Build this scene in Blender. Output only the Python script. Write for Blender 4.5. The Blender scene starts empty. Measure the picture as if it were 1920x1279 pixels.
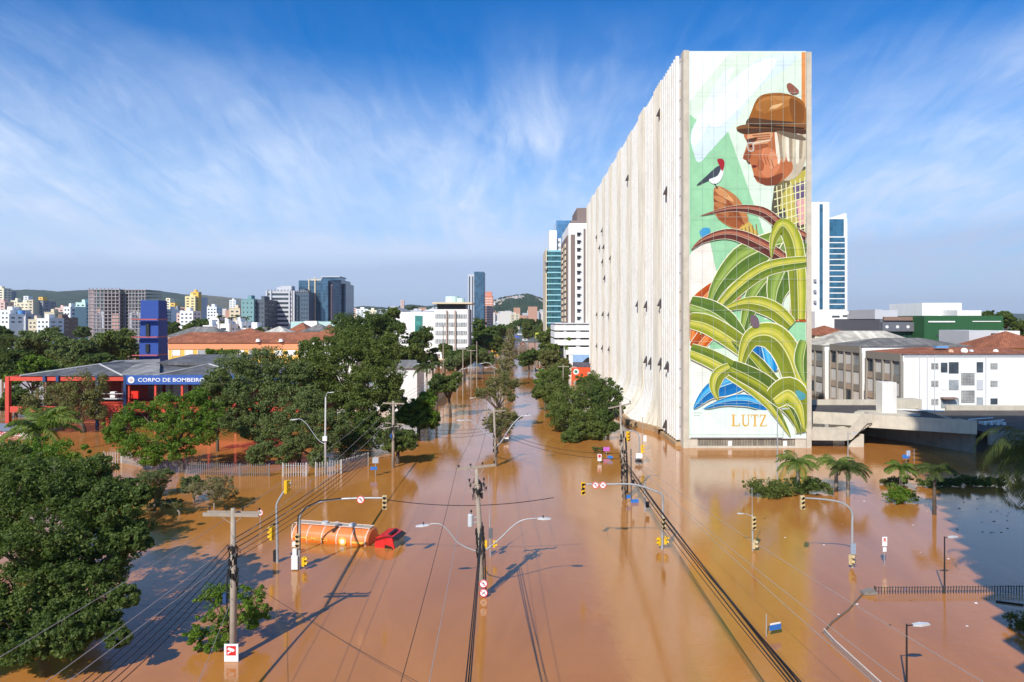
import bpy, bmesh, math, random
import numpy as np
from mathutils import Vector, Matrix
from mathutils.geometry import tessellate_polygon
S = bpy.context.scene
COL = S.collection
R = math.radians
F, HC, HY = 1280.0, 20.0, 600.0       # focal length in photo pixels, camera height (m), horizon row

# ---------------------------------------------------------------- camera
cam = bpy.data.cameras.new('camera'); camo = bpy.data.objects.new('camera', cam); COL.objects.link(camo)
cam.sensor_width = 36; cam.lens = 24; cam.clip_start = 0.1; cam.clip_end = 20000
cam.shift_y = -39.5/1920
camo.location = (0, 0, HC); camo.rotation_euler = (R(90), 0, 0)
S.camera = camo
# ---------------------------------------------------------------- sun and sky
SUN = Vector((-0.44*0.77, -0.898*0.77, 0.638)).normalized()
sl = bpy.data.lights.new('sun', 'SUN'); so = bpy.data.objects.new('sun', sl); COL.objects.link(so)
sl.energy = 4.9; sl.angle = R(0.5); sl.color = (1.0, 0.95, 0.86)
so.rotation_euler = SUN.to_track_quat('Z', 'Y').to_euler()
S.view_settings.view_transform = 'Standard'; S.view_settings.look = 'None'
S.view_settings.exposure = 0.15; S.view_settings.gamma = 1
W = bpy.data.worlds.new('World'); S.world = W; W.use_nodes = True
nt = W.node_tree; nt.nodes.clear()
def N(nt, t, **k):
    n = nt.nodes.new(t)
    for a, b in k.items():
        if a == 'ins':
            for i, v in b.items(): n.inputs[i].default_value = v
        else: setattr(n, a, b)
    return n
L = lambda nt, a, b: nt.links.new(a, b)
def ramp(nt, src, stops):
    r = nt.nodes.new('ShaderNodeValToRGB')
    while len(r.color_ramp.elements) < len(stops): r.color_ramp.elements.new(0.5)
    for e, (p, c) in zip(r.color_ramp.elements, stops):
        e.position = p; e.color = (c, c, c, 1) if not hasattr(c, '__len__') else (*c, 1)
    L(nt, src, r.inputs[0]); return r
def math_(nt, op, a, b=None, clamp=False):
    m = nt.nodes.new('ShaderNodeMath'); m.operation = op; m.use_clamp = clamp
    for i, v in enumerate((a, b)):
        if v is None: continue
        if isinstance(v, (int, float)): m.inputs[i].default_value = v
        else: L(nt, v, m.inputs[i])
    return m.outputs[0]
sky = N(nt, 'ShaderNodeTexSky', sky_type='NISHITA', sun_disc=False, sun_elevation=math.asin(SUN.z),
        sun_rotation=math.atan2(SUN.x, SUN.y) % (2*math.pi), altitude=50, air_density=1.0, dust_density=0.6, ozone_density=2.5)
hs0 = N(nt, 'ShaderNodeHueSaturation', ins={'Hue': 0.5, 'Saturation': 1.3, 'Value': 1.3}); L(nt, sky.outputs[0], hs0.inputs['Color'])
hs = N(nt, 'ShaderNodeMixRGB', blend_type='MULTIPLY', ins={'Fac': 1.0, 'Color2': (0.08, 0.72, 1.08, 1)}); L(nt, hs0.outputs[0], hs.inputs[1])
tc = N(nt, 'ShaderNodeTexCoord'); sep = N(nt, 'ShaderNodeSeparateXYZ'); L(nt, tc.outputs['Generated'], sep.inputs[0])
zc = math_(nt, 'MAXIMUM', sep.outputs[2], 0.015)
zc = math_(nt, 'ADD', zc, 0.30)
cu = math_(nt, 'DIVIDE', sep.outputs[0], zc); cv = math_(nt, 'DIVIDE', sep.outputs[1], zc)
cmb = N(nt, 'ShaderNodeCombineXYZ'); L(nt, cu, cmb.inputs[0]); L(nt, cv, cmb.inputs[1])
def cloud(rot, sc, scale, seed, lo, hi, detail=8, dist=0.6, rough=0.62):
    m = N(nt, 'ShaderNodeMapping'); m.inputs['Rotation'].default_value = (0, 0, rot); m.inputs['Scale'].default_value = sc
    m.inputs['Location'].default_value = (seed, seed*0.7, 0)
    L(nt, cmb.outputs[0], m.inputs[0])
    t = N(nt, 'ShaderNodeTexNoise', ins={'Scale': scale, 'Detail': detail, 'Roughness': rough, 'Distortion': dist}); L(nt, m.outputs[0], t.inputs[0])
    return ramp(nt, t.outputs[0], [(lo, 0.0), (hi, 1.0)]).outputs[0]
streak = cloud(R(58), (1.0, 0.42, 1), 2.6, 3.1, 0.36, 0.80, 10, 0.9, 0.6)
fine = cloud(R(-72), (1.0, 0.30, 1), 9.5, 7.7, 0.40, 0.85, 10, 1.4, 0.62)
veil = cloud(R(10), (0.6, 0.6, 1), 1.9, 9.2, 0.34, 0.64, 5, 0.5)
elev = sep.outputs[2]
bank = cloud(R(0), (0.35, 0.12, 1), 1.6, 1.3, 0.40, 0.60, 8, 0.3)   # flat cloud bank low over the horizon
bm_ = ramp(nt, elev, [(0.0, 0.0), (0.03, 0.6), (0.08, 0.5), (0.13, 0.0)]).outputs[0]
midb = ramp(nt, elev, [(0.0, 0.15), (0.08, 0.55), (0.17, 1.0), (0.28, 0.75), (0.36, 0.28), (0.43, 0.0)]).outputs[0]
a = math_(nt, 'MULTIPLY', streak, 0.60); b = math_(nt, 'MULTIPLY', fine, 0.42)
a = math_(nt, 'ADD', a, b); vv = math_(nt, 'ADD', math_(nt, 'MULTIPLY', veil, 1.0), 0.28)
a = math_(nt, 'MULTIPLY', a, vv); a = math_(nt, 'MULTIPLY', a, midb)
low = ramp(nt, elev, [(0.0, 0.92), (0.10, 0.74), (0.22, 0.36), (0.36, 0.0)]).outputs[0]
a = math_(nt, 'ADD', a, low); a = math_(nt, 'ADD', a, math_(nt, 'MULTIPLY', bank, bm_), True)
a = math_(nt, 'MULTIPLY', a, 0.92)
en = N(nt, 'ShaderNodeTexNoise', ins={'Scale': 2.2, 'Detail': 8, 'Roughness': 0.6}); emp = N(nt, 'ShaderNodeMapping'); emp.inputs['Scale'].default_value = (1, 1, 6); L(nt, tc.outputs['Generated'], emp.inputs[0]); L(nt, emp.outputs[0], en.inputs[0])
e2 = math_(nt, 'ADD', elev, math_(nt, 'MULTIPLY', math_(nt, 'SUBTRACT', en.outputs[0], 0.5), 0.035)); e2 = math_(nt, 'SUBTRACT', e2, math_(nt, 'MULTIPLY', sep.outputs[0], 0.035))
cc_ = ramp(nt, e2, [(0.0, (5.0/12, 5.8/12, 7.7/12)), (0.080, (4.8/12, 5.7/12, 7.9/12)), (0.104, (6.1/12, 7.0/12, 9.1/12)), (0.2, (6.8/12, 7.9/12, 9.9/12))])
cs_ = N(nt, 'ShaderNodeMixRGB', blend_type='MULTIPLY', ins={'Fac': 1.0, 'Color2': (12, 12, 12, 1)}); L(nt, cc_.outputs[0], cs_.inputs[1])
mixc = N(nt, 'ShaderNodeMixRGB'); L(nt, cs_.outputs[0], mixc.inputs[2]); L(nt, a, mixc.inputs[0]); L(nt, hs.outputs[0], mixc.inputs[1])
bg = N(nt, 'ShaderNodeBackground', ins={'Strength': 0.1}); L(nt, mixc.outputs[0], bg.inputs[0])
wo = N(nt, 'ShaderNodeOutputWorld'); L(nt, bg.outputs[0], wo.inputs[0])

# ---------------------------------------------------------------- helpers
def lin(c):
    return tuple((x/255/12.92 if x/255 <= 0.04045 else ((x/255+0.055)/1.055)**2.4) for x in c)
MATS = {}
def mat(name, col, rough=0.8, metal=0.0, var=0.12, scale=1.5, spec=0.3, dirt=0.0, dirtcol=(0.2, 0.17, 0.13), stretch=(1, 1, 1), bump=0.0):
    """plain surface with procedural tone variation and streaky wear"""
    if name in MATS: return MATS[name]
    m = bpy.data.materials.new(name); m.use_nodes = True; t = m.node_tree; p = t.nodes['Principled BSDF']
    co = N(t, 'ShaderNodeTexCoord'); mp = N(t, 'ShaderNodeMapping'); mp.inputs['Scale'].default_value = stretch; L(t, co.outputs['Object'], mp.inputs[0])
    n = N(t, 'ShaderNodeTexNoise', ins={'Scale': scale, 'Detail': 6, 'Roughness': 0.65}); L(t, mp.outputs[0], n.inputs[0])
    r = ramp(t, n.outputs[0], [(0.3, tuple(c*(1-var) for c in col)), (0.7, tuple(min(0.95, c*(1+var)) for c in col))])
    out = r.outputs[0]
    if dirt > 0:
        mp2 = N(t, 'ShaderNodeMapping'); mp2.inputs['Scale'].default_value = (1, 1, 0.12); L(t, co.outputs['Object'], mp2.inputs[0])
        n2 = N(t, 'ShaderNodeTexNoise', ins={'Scale': 1.1, 'Detail': 8, 'Roughness': 0.75}); L(t, mp2.outputs[0], n2.inputs[0])
        r2 = ramp(t, n2.outputs[0], [(0.5, 0.0), (0.75, dirt)])
        mx = N(t, 'ShaderNodeMixRGB', ins={'Color2': (*dirtcol, 1)}); L(t, r2.outputs[0], mx.inputs[0]); L(t, out, mx.inputs[1]); out = mx.outputs[0]
    L(t, out, p.inputs['Base Color'])
    p.inputs['Roughness'].default_value = rough; p.inputs['Metallic'].default_value = metal; p.inputs['Specular IOR Level'].default_value = spec
    if bump:
        bn = N(t, 'ShaderNodeBump', ins={'Strength': bump, 'Distance': 0.05}); L(t, n.outputs[0], bn.inputs['Height']); L(t, bn.outputs[0], p.inputs['Normal'])
    MATS[name] = m; return m
def flat(col, rough=0.6, name=None):
    name = name or 'paint_%d_%d_%d' % col
    return mat(name, tuple(0.85*x for x in lin(col)), rough, var=0.05, scale=3)
def glass(name, col, rough=0.08, cell=1.6, line=(0.25, 0.28, 0.3)):
    """curtain wall: panes with slight tone changes, mullion lines"""
    if name in MATS: return MATS[name]
    m = bpy.data.materials.new(name); m.use_nodes = True; t = m.node_tree; p = t.nodes['Principled BSDF']
    co = N(t, 'ShaderNodeTexCoord'); mp = N(t, 'ShaderNodeMapping'); mp.inputs['Rotation'].default_value = (R(90), 0, 0); L(t, co.outputs['Object'], mp.inputs[0])
    b = N(t, 'ShaderNodeTexBrick', offset=0.0, ins={'Color1': (*col, 1), 'Color2': (*[c*0.6 for c in col], 1), 'Mortar': (*line, 1), 'Scale': 1.0, 'Mortar Size': 0.05, 'Brick Width': cell, 'Row Height': cell*1.1})
    L(t, mp.outputs[0], b.inputs[0]); L(t, b.outputs[0], p.inputs['Base Color'])
    p.inputs['Roughness'].default_value = rough; p.inputs['Metallic'].default_value = 0.55; p.inputs['Specular IOR Level'].default_value = 0.6
    MATS[name] = m; return m
def tiles(name, col, sc=1.0, mort=None, bw=0.5, rh=0.4):
    if name in MATS: return MATS[name]
    m = bpy.data.materials.new(name); m.use_nodes = True; t = m.node_tree; p = t.nodes['Principled BSDF']
    co = N(t, 'ShaderNodeTexCoord'); mort = mort or tuple(c*0.45 for c in col)
    b = N(t, 'ShaderNodeTexBrick', ins={'Color1': (*[c*1.15 for c in col], 1), 'Color2': (*[c*0.7 for c in col], 1), 'Mortar': (*mort, 1), 'Scale': sc, 'Mortar Size': 0.05, 'Brick Width': bw, 'Row Height': rh})
    L(t, co.outputs['Object'], b.inputs[0])
    n = N(t, 'ShaderNodeTexNoise', ins={'Scale': 0.35, 'Detail': 7, 'Roughness': 0.7}); L(t, co.outputs['Object'], n.inputs[0])
    r = ramp(t, n.outputs[0], [(0.35, 0.55), (0.65, 1.1)]); mx = N(t, 'ShaderNodeMixRGB', blend_type='MULTIPLY', ins={'Fac': 1.0})
    L(t, b.outputs[0], mx.inputs[1]); L(t, r.outputs[0], mx.inputs[2]); L(t, mx.outputs[0], p.inputs['Base Color'])
    p.inputs['Roughness'].default_value = 0.85
    MATS[name] = m; return m

ORG = {}
def tag(o, label=None, cat=None, group=None, kind=None):
    if label: o['label'] = label
    if cat: o['category'] = cat
    if group: o['group'] = group
    if kind: o['kind'] = kind
    return o
def thing(name, loc, label, cat, group=None):
    o = bpy.data.objects.new(name, None); COL.objects.link(o); o.location = loc; o.empty_display_size = 0.3
    ORG[o.name] = Vector(loc); return tag(o, label, cat, group)
class MB:
    def __init__(s): s.v = []; s.f = []; s.mi = []; s.cur = 0
    def add(s, vs, fs):
        b = len(s.v); s.v += [tuple(v) for v in vs]; s.f += [tuple(i+b for i in f) for f in fs]; s.mi += [s.cur]*len(fs); return s
    def box(s, x0, x1, y0, y1, z0, z1):
        return s.add([(x0,y0,z0),(x1,y0,z0),(x1,y1,z0),(x0,y1,z0),(x0,y0,z1),(x1,y0,z1),(x1,y1,z1),(x0,y1,z1)],
                     [(0,3,2,1),(4,5,6,7),(0,1,5,4),(1,2,6,5),(2,3,7,6),(3,0,4,7)])
    def cbox(s, c, sx, sy, sz, rz=0.0):
        ca, sa = math.cos(rz), math.sin(rz); vs = []
        for dz in (-1, 1):
            for dx, dy in ((-1,-1),(1,-1),(1,1),(-1,1)):
                x, y = dx*sx/2, dy*sy/2; vs.append((c[0]+x*ca-y*sa, c[1]+x*sa+y*ca, c[2]+dz*sz/2))
        return s.add(vs, [(0,3,2,1),(4,5,6,7),(0,1,5,4),(1,2,6,5),(2,3,7,6),(3,0,4,7)])
    def tube(s, pts, rad, n=8, cap=True):
        pts = [Vector(p) for p in pts]; k = len(pts)
        rad = rad if hasattr(rad, '__len__') else [rad]*k
        vs = []; up = None
        for i, p in enumerate(pts):
            d = (pts[min(i+1, k-1)]-pts[max(i-1, 0)]).normalized()
            if up is None: up = Vector((1, 0, 0)) if abs(d.x) < 0.9 else Vector((0, 0, 1))
            a = (up-d*up.dot(d)).normalized(); up = a; b = d.cross(a)
            for j in range(n):
                t = 2*math.pi*j/n; vs.append(p+(a*math.cos(t)+b*math.sin(t))*rad[i])
        fs = [(i*n+j, i*n+(j+1) % n, (i+1)*n+(j+1) % n, (i+1)*n+j) for i in range(k-1) for j in range(n)]
        if cap: fs += [tuple(reversed(range(n))), tuple((k-1)*n+j for j in range(n))]
        return s.add(vs, fs)
    def cyl(s, p0, p1, r0, r1=None, n=12): return s.tube([p0, p1], [r0, r0 if r1 is None else r1], n)
    def disc(s, c, r, th=0.03, n=20, a=0.0):
        """round plate facing -Y (turned by a about Z)"""
        d = Vector((math.sin(a), -math.cos(a), 0)); c = Vector(c); return s.tube([c, c+d*th], r, n)
    def prism(s, poly, y0, y1):
        """polygon in XZ extruded in Y"""
        tri = tessellate_polygon([[Vector((x, z, 0)) for x, z in poly]]); n = len(poly)
        vs = [(x, y0, z) for x, z in poly]+[(x, y1, z) for x, z in poly]
        fs = [tuple(t) for t in tri]+[tuple(i+n for i in reversed(t)) for t in tri]+[(i, (i+1) % n, (i+1) % n+n, i+n) for i in range(n)]
        return s.add(vs, fs)
    def build(s, name, m, parent=None, smooth=False, label=None, loc=None, rot=0.0, **kw):
        if not s.v: return None
        org = Vector((0, 0, 0))
        if parent is not None: org = ORG.get(parent.name, org)
        elif loc is not None: org = Vector(loc)
        me = bpy.data.meshes.new(name)
        me.from_pydata([tuple(Vector(v)-org) for v in s.v], [], s.f); me.validate()
        for mm in (m if isinstance(m, (list, tuple)) else [m]): me.materials.append(mm)
        if len(me.polygons) == len(s.mi): me.polygons.foreach_set('material_index', s.mi)
        bm = bmesh.new(); bm.from_mesh(me); bmesh.ops.recalc_face_normals(bm, faces=bm.faces); bm.to_mesh(me); bm.free()
        if smooth: me.polygons.foreach_set('use_smooth', [True]*len(me.polygons))
        o = bpy.data.objects.new(name, me); COL.objects.link(o); ORG[o.name] = org
        if parent is not None: o.parent = parent
        else: o.location = org
        return tag(o, label, **kw)
def P(px, py, D): return Vector(((px-960)*D/F, D, HC-(py-HY)*D/F))
def GP(px, py, z=0.0):
    D = (HC-z)*F/(py-HY); return Vector(((px-960)*D/F, D, z))
def X(px, D): return (px-960)*D/F
def Z(py, D): return HC-(py-HY)*D/F
def copytree(o, parent=None):
    c = o.copy(); COL.objects.link(c); c.parent = parent; ORG[c.name] = ORG.get(o.name, Vector())
    for ch in [x for x in bpy.data.objects if x.parent == o]: copytree(ch, c)
    return c
def text(s, size, loc, m, parent, name='lettering', rz=0.0, ext=0.02, width=None, sp=1.0):
    cu = bpy.data.curves.new(name, 'FONT'); cu.body = s; cu.size = size; cu.extrude = ext; cu.align_x = 'CENTER'; cu.align_y = 'CENTER'; cu.offset = size*0.008
    cu.resolution_u = 3; cu.space_character = sp
    t = bpy.data.objects.new(name, cu); COL.objects.link(t); bpy.context.view_layer.update()
    me = bpy.data.meshes.new_from_object(t.evaluated_get(bpy.context.evaluated_depsgraph_get()))
    bpy.data.objects.remove(t)
    k = 1.0
    if width and len(me.vertices):
        xs = [v.co.x for v in me.vertices]; k = width/(max(xs)-min(xs))
    me.transform(Matrix.Rotation(rz, 4, 'Z') @ Matrix.Rotation(R(90), 4, 'X') @ Matrix.Diagonal((k, 1, 1, 1)))
    me.transform(Matrix.Translation(Vector(loc)-ORG.get(parent.name, Vector())))
    me.materials.clear(); me.materials.append(m)
    o = bpy.data.objects.new(name, me); COL.objects.link(o); o.parent = parent; return o
def smooth_pts(pts, n=5, closed=False):
    pts = [Vector(p) for p in pts]; k = len(pts); out = []
    rng = range(k) if closed else range(k-1)
    for i in rng:
        if closed: p0, p1, p2, p3 = pts[i-1], pts[i], pts[(i+1) % k], pts[(i+2) % k]
        else: p0, p1, p2, p3 = pts[max(i-1, 0)], pts[i], pts[i+1], pts[min(i+2, k-1)]
        for j in range(n):
            t = j/n
            out.append(0.5*((2*p1)+(p2-p0)*t+(2*p0-5*p1+4*p2-p3)*t*t+(3*p1-p0-3*p2+p3)*t**3))
    if not closed: out.append(pts[-1])
    return out

# common materials
CONC = mat('weathered_concrete', (0.54, 0.48, 0.385), 0.9, var=0.14, scale=0.6, dirt=0.3, dirtcol=(0.22, 0.17, 0.11), bump=0.2)
CONCD = mat('shaded_concrete', (0.25, 0.235, 0.21), 0.9, var=0.2, scale=0.7, dirt=0.5, dirtcol=(0.08, 0.075, 0.07))  # darker concrete copy with shade in its colour, for shaded beams and walls
WHITE = mat('white_plaster', (0.74, 0.735, 0.72), 0.8, var=0.05, dirt=0.25, dirtcol=(0.42, 0.40, 0.37))
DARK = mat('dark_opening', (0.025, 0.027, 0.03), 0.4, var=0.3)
BLACK = mat('black_metal', (0.02, 0.02, 0.022), 0.5)
POLEC = mat('pole_concrete', (0.34, 0.28, 0.22), 0.9, var=0.15, scale=2, dirt=0.4)
GALV = mat('galvanized_steel', (0.42, 0.43, 0.44), 0.45, 0.35, var=0.1)
YEL = mat('signal_yellow', (0.72, 0.42, 0.015), 0.5)
CABLE = mat('cable_black', (0.018, 0.017, 0.017), 0.6)
CABLEL = mat('bare_wire', (0.42, 0.37, 0.34), 0.5, 0.3)
RED = mat('sign_red', (0.62, 0.025, 0.02), 0.5)
SWHITE = mat('sign_white', (0.8, 0.8, 0.8), 0.5, var=0.03)
SBLUE = mat('sign_blue', (0.03, 0.16, 0.5), 0.5)
ORT = tiles('orange_roof_tiles', (0.46, 0.155, 0.07))
GRT = tiles('grey_roof_sheets', (0.23, 0.215, 0.20), bw=1.1, rh=6)
LENS = mat('dark_lens', (0.03, 0.02, 0.015), 0.2, spec=0.6)
# ---------------------------------------------------------------- water, ground, hills
def water_mat():
    m = bpy.data.materials.new('muddy_flood_water'); m.use_nodes = True; t = m.node_tree; p = t.nodes['Principled BSDF']
    co = N(t, 'ShaderNodeTexCoord')
    mp0 = N(t, 'ShaderNodeMapping'); mp0.inputs['Scale'].default_value = (1.0, 0.30, 1.0); mp0.inputs['Rotation'].default_value = (0, 0, R(-12)); L(t, co.outputs['Object'], mp0.inputs[0])
    n = N(t, 'ShaderNodeTexNoise', ins={'Scale': 0.09, 'Detail': 8, 'Roughness': 0.62, 'Distortion': 1.6}); L(t, mp0.outputs[0], n.inputs[0])
    r = ramp(t, n.outputs[0], [(0.3, (0.37, 0.142, 0.030)), (0.7, (0.50, 0.200, 0.046))]); L(t, r.outputs[0], p.inputs['Base Color'])
    p.inputs['Roughness'].default_value = 0.045; p.inputs['IOR'].default_value = 1.6; p.inputs['Specular IOR Level'].default_value = 0.5
    mp = N(t, 'ShaderNodeMapping'); mp.inputs['Scale'].default_value = (0.55, 1.0, 1.0); mp.inputs['Rotation'].default_value = (0, 0, R(18)); L(t, co.outputs['Object'], mp.inputs[0])
    n1 = N(t, 'ShaderNodeTexNoise', ins={'Scale': 1.6, 'Detail': 5, 'Roughness': 0.6, 'Distortion': 0.4}); L(t, mp.outputs[0], n1.inputs[0])
    n2 = N(t, 'ShaderNodeTexNoise', ins={'Scale': 0.11, 'Detail': 2}); L(t, co.outputs['Object'], n2.inputs[0])
    patch = ramp(t, n2.outputs[0], [(0.35, 0.45), (0.65, 1.0)])
    n3 = N(t, 'ShaderNodeTexNoise', ins={'Scale': 5.5, 'Detail': 3, 'Roughness': 0.6, 'Distortion': 0.3}); L(t, mp.outputs[0], n3.inputs[0])
    h = math_(t, 'MULTIPLY', math_(t, 'ADD', n1.outputs[0], math_(t, 'MULTIPLY', n3.outputs[0], 0.35)), patch.outputs[0])
    bn = N(t, 'ShaderNodeBump', ins={'Strength': 0.6, 'Distance': 0.03}); L(t, h, bn.inputs['Height']); L(t, bn.outputs[0], p.inputs['Normal'])
    return m
w = MB(); w.add([(-260,-80,0),(260,-80,0),(260,620,0),(-260,620,0)], [(0,1,2,3)])
w.build('water', water_mat(), kind='structure')
GROUND = mat('city_ground', (0.12, 0.125, 0.10), 0.95, var=0.35, scale=0.02)
g = MB(); g.add([(-9000,-600,-2.2),(9000,-600,-2.2),(9000,450,-2.2),(-9000,450,-2.2),(-9000,640,0.6),(9000,640,0.6),(-9000,12000,0.6),(9000,12000,0.6)],
                [(0,1,2,3),(3,2,5,4),(4,5,7,6)])
g.build('ground', GROUND, kind='structure')
def hill_mat(name, c1, c2, sc=0.012):
    m = bpy.data.materials.new(name); m.use_nodes = True; t = m.node_tree; p = t.nodes['Principled BSDF']
    co = N(t, 'ShaderNodeTexCoord'); n = N(t, 'ShaderNodeTexNoise', ins={'Scale': sc, 'Detail': 10, 'Roughness': 0.7}); L(t, co.outputs['Object'], n.inputs[0])
    L(t, ramp(t, n.outputs[0], [(0.38, c1), (0.62, c2)]).outputs[0], p.inputs['Base Color']); p.inputs['Roughness'].default_value = 1; p.inputs['Specular IOR Level'].default_value = 0
    return m
def hill(name, prof, D, depth, m, rough=4.0, seed=1, label=None):
    """ridge whose skyline follows prof [(px, py)], rising over `depth` metres in front of it"""
    rg = random.Random(seed); b = MB(); nx, ny = 160, 14
    xs = np.linspace(prof[0][0], prof[-1][0], nx); ys = np.interp(xs, [p[0] for p in prof], [p[1] for p in prof])
    vs = []
    for j in range(ny+6):
        for i in range(nx):
            top = Z(ys[i], D)
            if j < ny:
                t = j/(ny-1); y = D-depth*(1-t); z = 0.6+(top-0.6)*(t**0.8)*(1-0.12*math.sin(t*9+i*0.21)*(1-t))
            else:
                t = (j-ny+1)/6; y = D+depth*t; z = top*(1-t*t)
            vs.append((X(xs[i], D), y, z+rg.uniform(-1, 1)*rough*(0.3 if 0 < j < ny+5 else 0)))
    rows = ny+6
    b.add(vs, [(j*nx+i, j*nx+i+1, (j+1)*nx+i+1, (j+1)*nx+i) for j in range(rows-1) for i in range(nx-1)])
    return b.build(name, m, smooth=False, kind='structure', label=label)
HG = hill_mat('forested_hill', (0.030, 0.052, 0.034), (0.06, 0.085, 0.045))
HB = hill_mat('bare_hill', (0.09, 0.10, 0.06), (0.16, 0.14, 0.09), 0.006)
hill('hills', [(-160,552),(0,545),(60,543),(110,547),(165,544),(210,547),(260,543),(300,546),(330,556),(420,575),(520,592)], 4200, 1500, HG, 9, 2)
hill('hills', [(230,575),(270,556),(310,551),(380,553),(450,560),(520,568),(600,574),(700,580),(800,588),(860,596)], 4600, 1300, HB, 5, 3)
hill('hills', [(600,585),(680,574),(730,577),(770,571),(800,574),(850,569),(900,582),(960,590)], 3600, 1200, HG, 7, 4)
hill('hills', [(880,596),(905,578),(925,563),(945,556),(965,553),(990,550),(1005,555),(1022,561),(1060,572),(1120,590)], 2500, 900, HG, 5, 5)
hill('hills', [(1480,592),(1600,586),(1750,590),(1900,588),(2100,592)], 6500, 1500, HG, 6, 6)
rg = random.Random(8); b = MB()
for i in range(520):                                   # small houses scattered over the round hill
    px = rg.gauss(972, 26); py = 556+abs(rg.gauss(0, 1))*13
    if py > 590 or not 925 < px < 1024 or py < np.interp(px, (925,965,990,1020), (566,557,555,566)): continue
    t = rg.random(); D = 2480-(py-552)*14; s = rg.uniform(4, 8); c = P(px, py, D); b.cur = rg.choice([0,0,1,2])
    b.cbox((c.x, c.y-14, c.z+2), s, s, rg.uniform(3, 7), rg.uniform(0, 1.5))
HM = [flat((225,215,205)), flat((200,150,125)), flat((190,190,195))]
b.build('hillside_houses', HM, label='pale and reddish small houses covering the round hill behind the street end', cat='houses', kind='stuff')
b = MB()
for i in range(900):
    px = rg.uniform(-20, 500) if i < 600 else rg.uniform(640, 1030); py = rg.uniform(560, 590); D = rg.uniform(1500, 2600)
    c = P(px, py, D); s = rg.uniform(6, 16); b.cur = rg.choice([0,0,1,2,2])
    b.box(c.x-s, c.x+s, c.y, c.y+10, 0.5, max(5, HC+(HY-py)*1.2*rg.uniform(.1, .5)+rg.uniform(0, 18)))
b.build('far_town', HM, label='far off town of pale low blocks at the foot of the hills', cat='houses', kind='stuff')

# ---------------------------------------------------------------- the tall slab with the mural
DF = 106.7; XL = X(1281, DF)+0.0; XR = X(1521, DF); ZT = Z(96, DF)
LEAN = 15/1280                                        # the street runs slightly right of straight ahead
bld = thing('office_tower', ((XL+XR)/2, DF+70, 0), 'very tall concrete slab tower with a mural of a man in a hat', 'building')
b = MB(); b.box(XL+1.6, XR-0.1, DF+0.35, DF+0.9, 1.0, ZT-0.25)
b.box(XL+2.2, XR-0.4, DF+0.92, DF+143, 0.5, ZT-0.6)
b.build('core', CONC, bld)
b = MB(); b.box(XL+0.0, XL+0.85, DF-0.15, DF+1.6, -2, ZT+0.1); b.build('corner_pier', CONC, bld)
b = MB(); b.box(XR-0.75, XR, DF-0.15, DF+2.6, -2, ZT-0.15)
b.build('corner_pier', CONC, bld)
b = MB(); b.box(XL+0.9, XR-0.8, DF-0.02, DF+0.3, 1.55, ZT); b.build('mural_wall', mat('mural_ground', (0.62, 0.68, 0.60), 0.7, var=0.03), bld)
b = MB(); b.box(XL+2.3, XR-2.6, DF+0.05, DF+0.33, 0.3, 1.45)
b.build('base_grille', tiles('grille', (0.30, 0.26, 0.20), bw=0.4, rh=0.25), bld)
b = MB(); b.box(XL+0.9, XR-0.8, DF-0.12, DF+0.33, -2, 0.32); b.box(XL+0.87, XL+2.25, DF-0.05, DF+0.32, 0.33, 1.5); b.box(XR-2.55, XR-0.8, DF-0.05, DF+0.32, 0.33, 1.5); b.build('base_wall', CONC, bld)
for x in (XL+7.0, XL+15.6):
    m_ = MB(); m_.box(x, x+0.6, DF-0.1, DF+0.04, 0.3, 1.1); m_.build('base_post', WHITE, bld)
m_ = MB(); m_.box(XL+0.9, XR-0.8, DF-0.22, DF-0.03, 1.5, 1.62); m_.build('ledge', WHITE, bld)
# long side: bays of fins and panes between projecting fluted piers, flaring out near the water
def flare(d, z):
    k = max(0.0, min(1.0, (d-DF-15)/9.0))*max(0.0, min(1.0, (184-d)/16.0))
    e = max(0.0, 1-(z-0.9)/7.0)
    return 3.6*k*e**2.2+0.003*max(0, 40-z)*min(1, max(0, d-DF-10)/20)
ZS = [0.9, 1.3, 1.8, 2.4, 3.3, 4.4, 5.3, 6.3, 7.5, 9.4, 12, 18, 32, 52]
PANE = bpy.data.materials.new('pale_blinds'); PANE.use_nodes = True  # panes toned darker than the fins so the ribs show
t = PANE.node_tree; p = t.nodes['Principled BSDF']; co = N(t, 'ShaderNodeTexCoord'); sp_ = N(t, 'ShaderNodeSeparateXYZ'); L(t, co.outputs['Object'], sp_.inputs[0])
cb = N(t, 'ShaderNodeCombineXYZ'); L(t, sp_.outputs[1], cb.inputs[0]); L(t, sp_.outputs[2], cb.inputs[1])
bk = N(t, 'ShaderNodeTexBrick', offset=0.0, ins={'Color1': (0.62, 0.60, 0.62, 1), 'Color2': (0.46, 0.44, 0.45, 1), 'Mortar': (0.26, 0.23, 0.25, 1), 'Scale': 1.0, 'Mortar Size': 0.15, 'Brick Width': 1.43, 'Row Height': 3.05}); L(t, cb.outputs[0], bk.inputs[0])
nn = N(t, 'ShaderNodeTexNoise', ins={'Scale': 0.16, 'Detail': 2}); L(t, co.outputs['Object'], nn.inputs[0])
rr = ramp(t, nn.outputs[0], [(0.55, (1, 1, 1)), (0.72, (0.95, 0.78, 0.55))]); mx = N(t, 'ShaderNodeMixRGB', blend_type='MULTIPLY', ins={'Fac': 1.0}); L(t, bk.outputs[0], mx.inputs[1]); L(t, rr.outputs[0], mx.inputs[2])
L(t, mx.outputs[0], p.inputs['Base Color']); p.inputs['Roughness'].default_value = 0.5
FIN = mat('cream_fins', (0.78, 0.745, 0.69), 0.7, var=0.1, dirt=0.55, dirtcol=(0.42, 0.34, 0.25))
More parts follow.
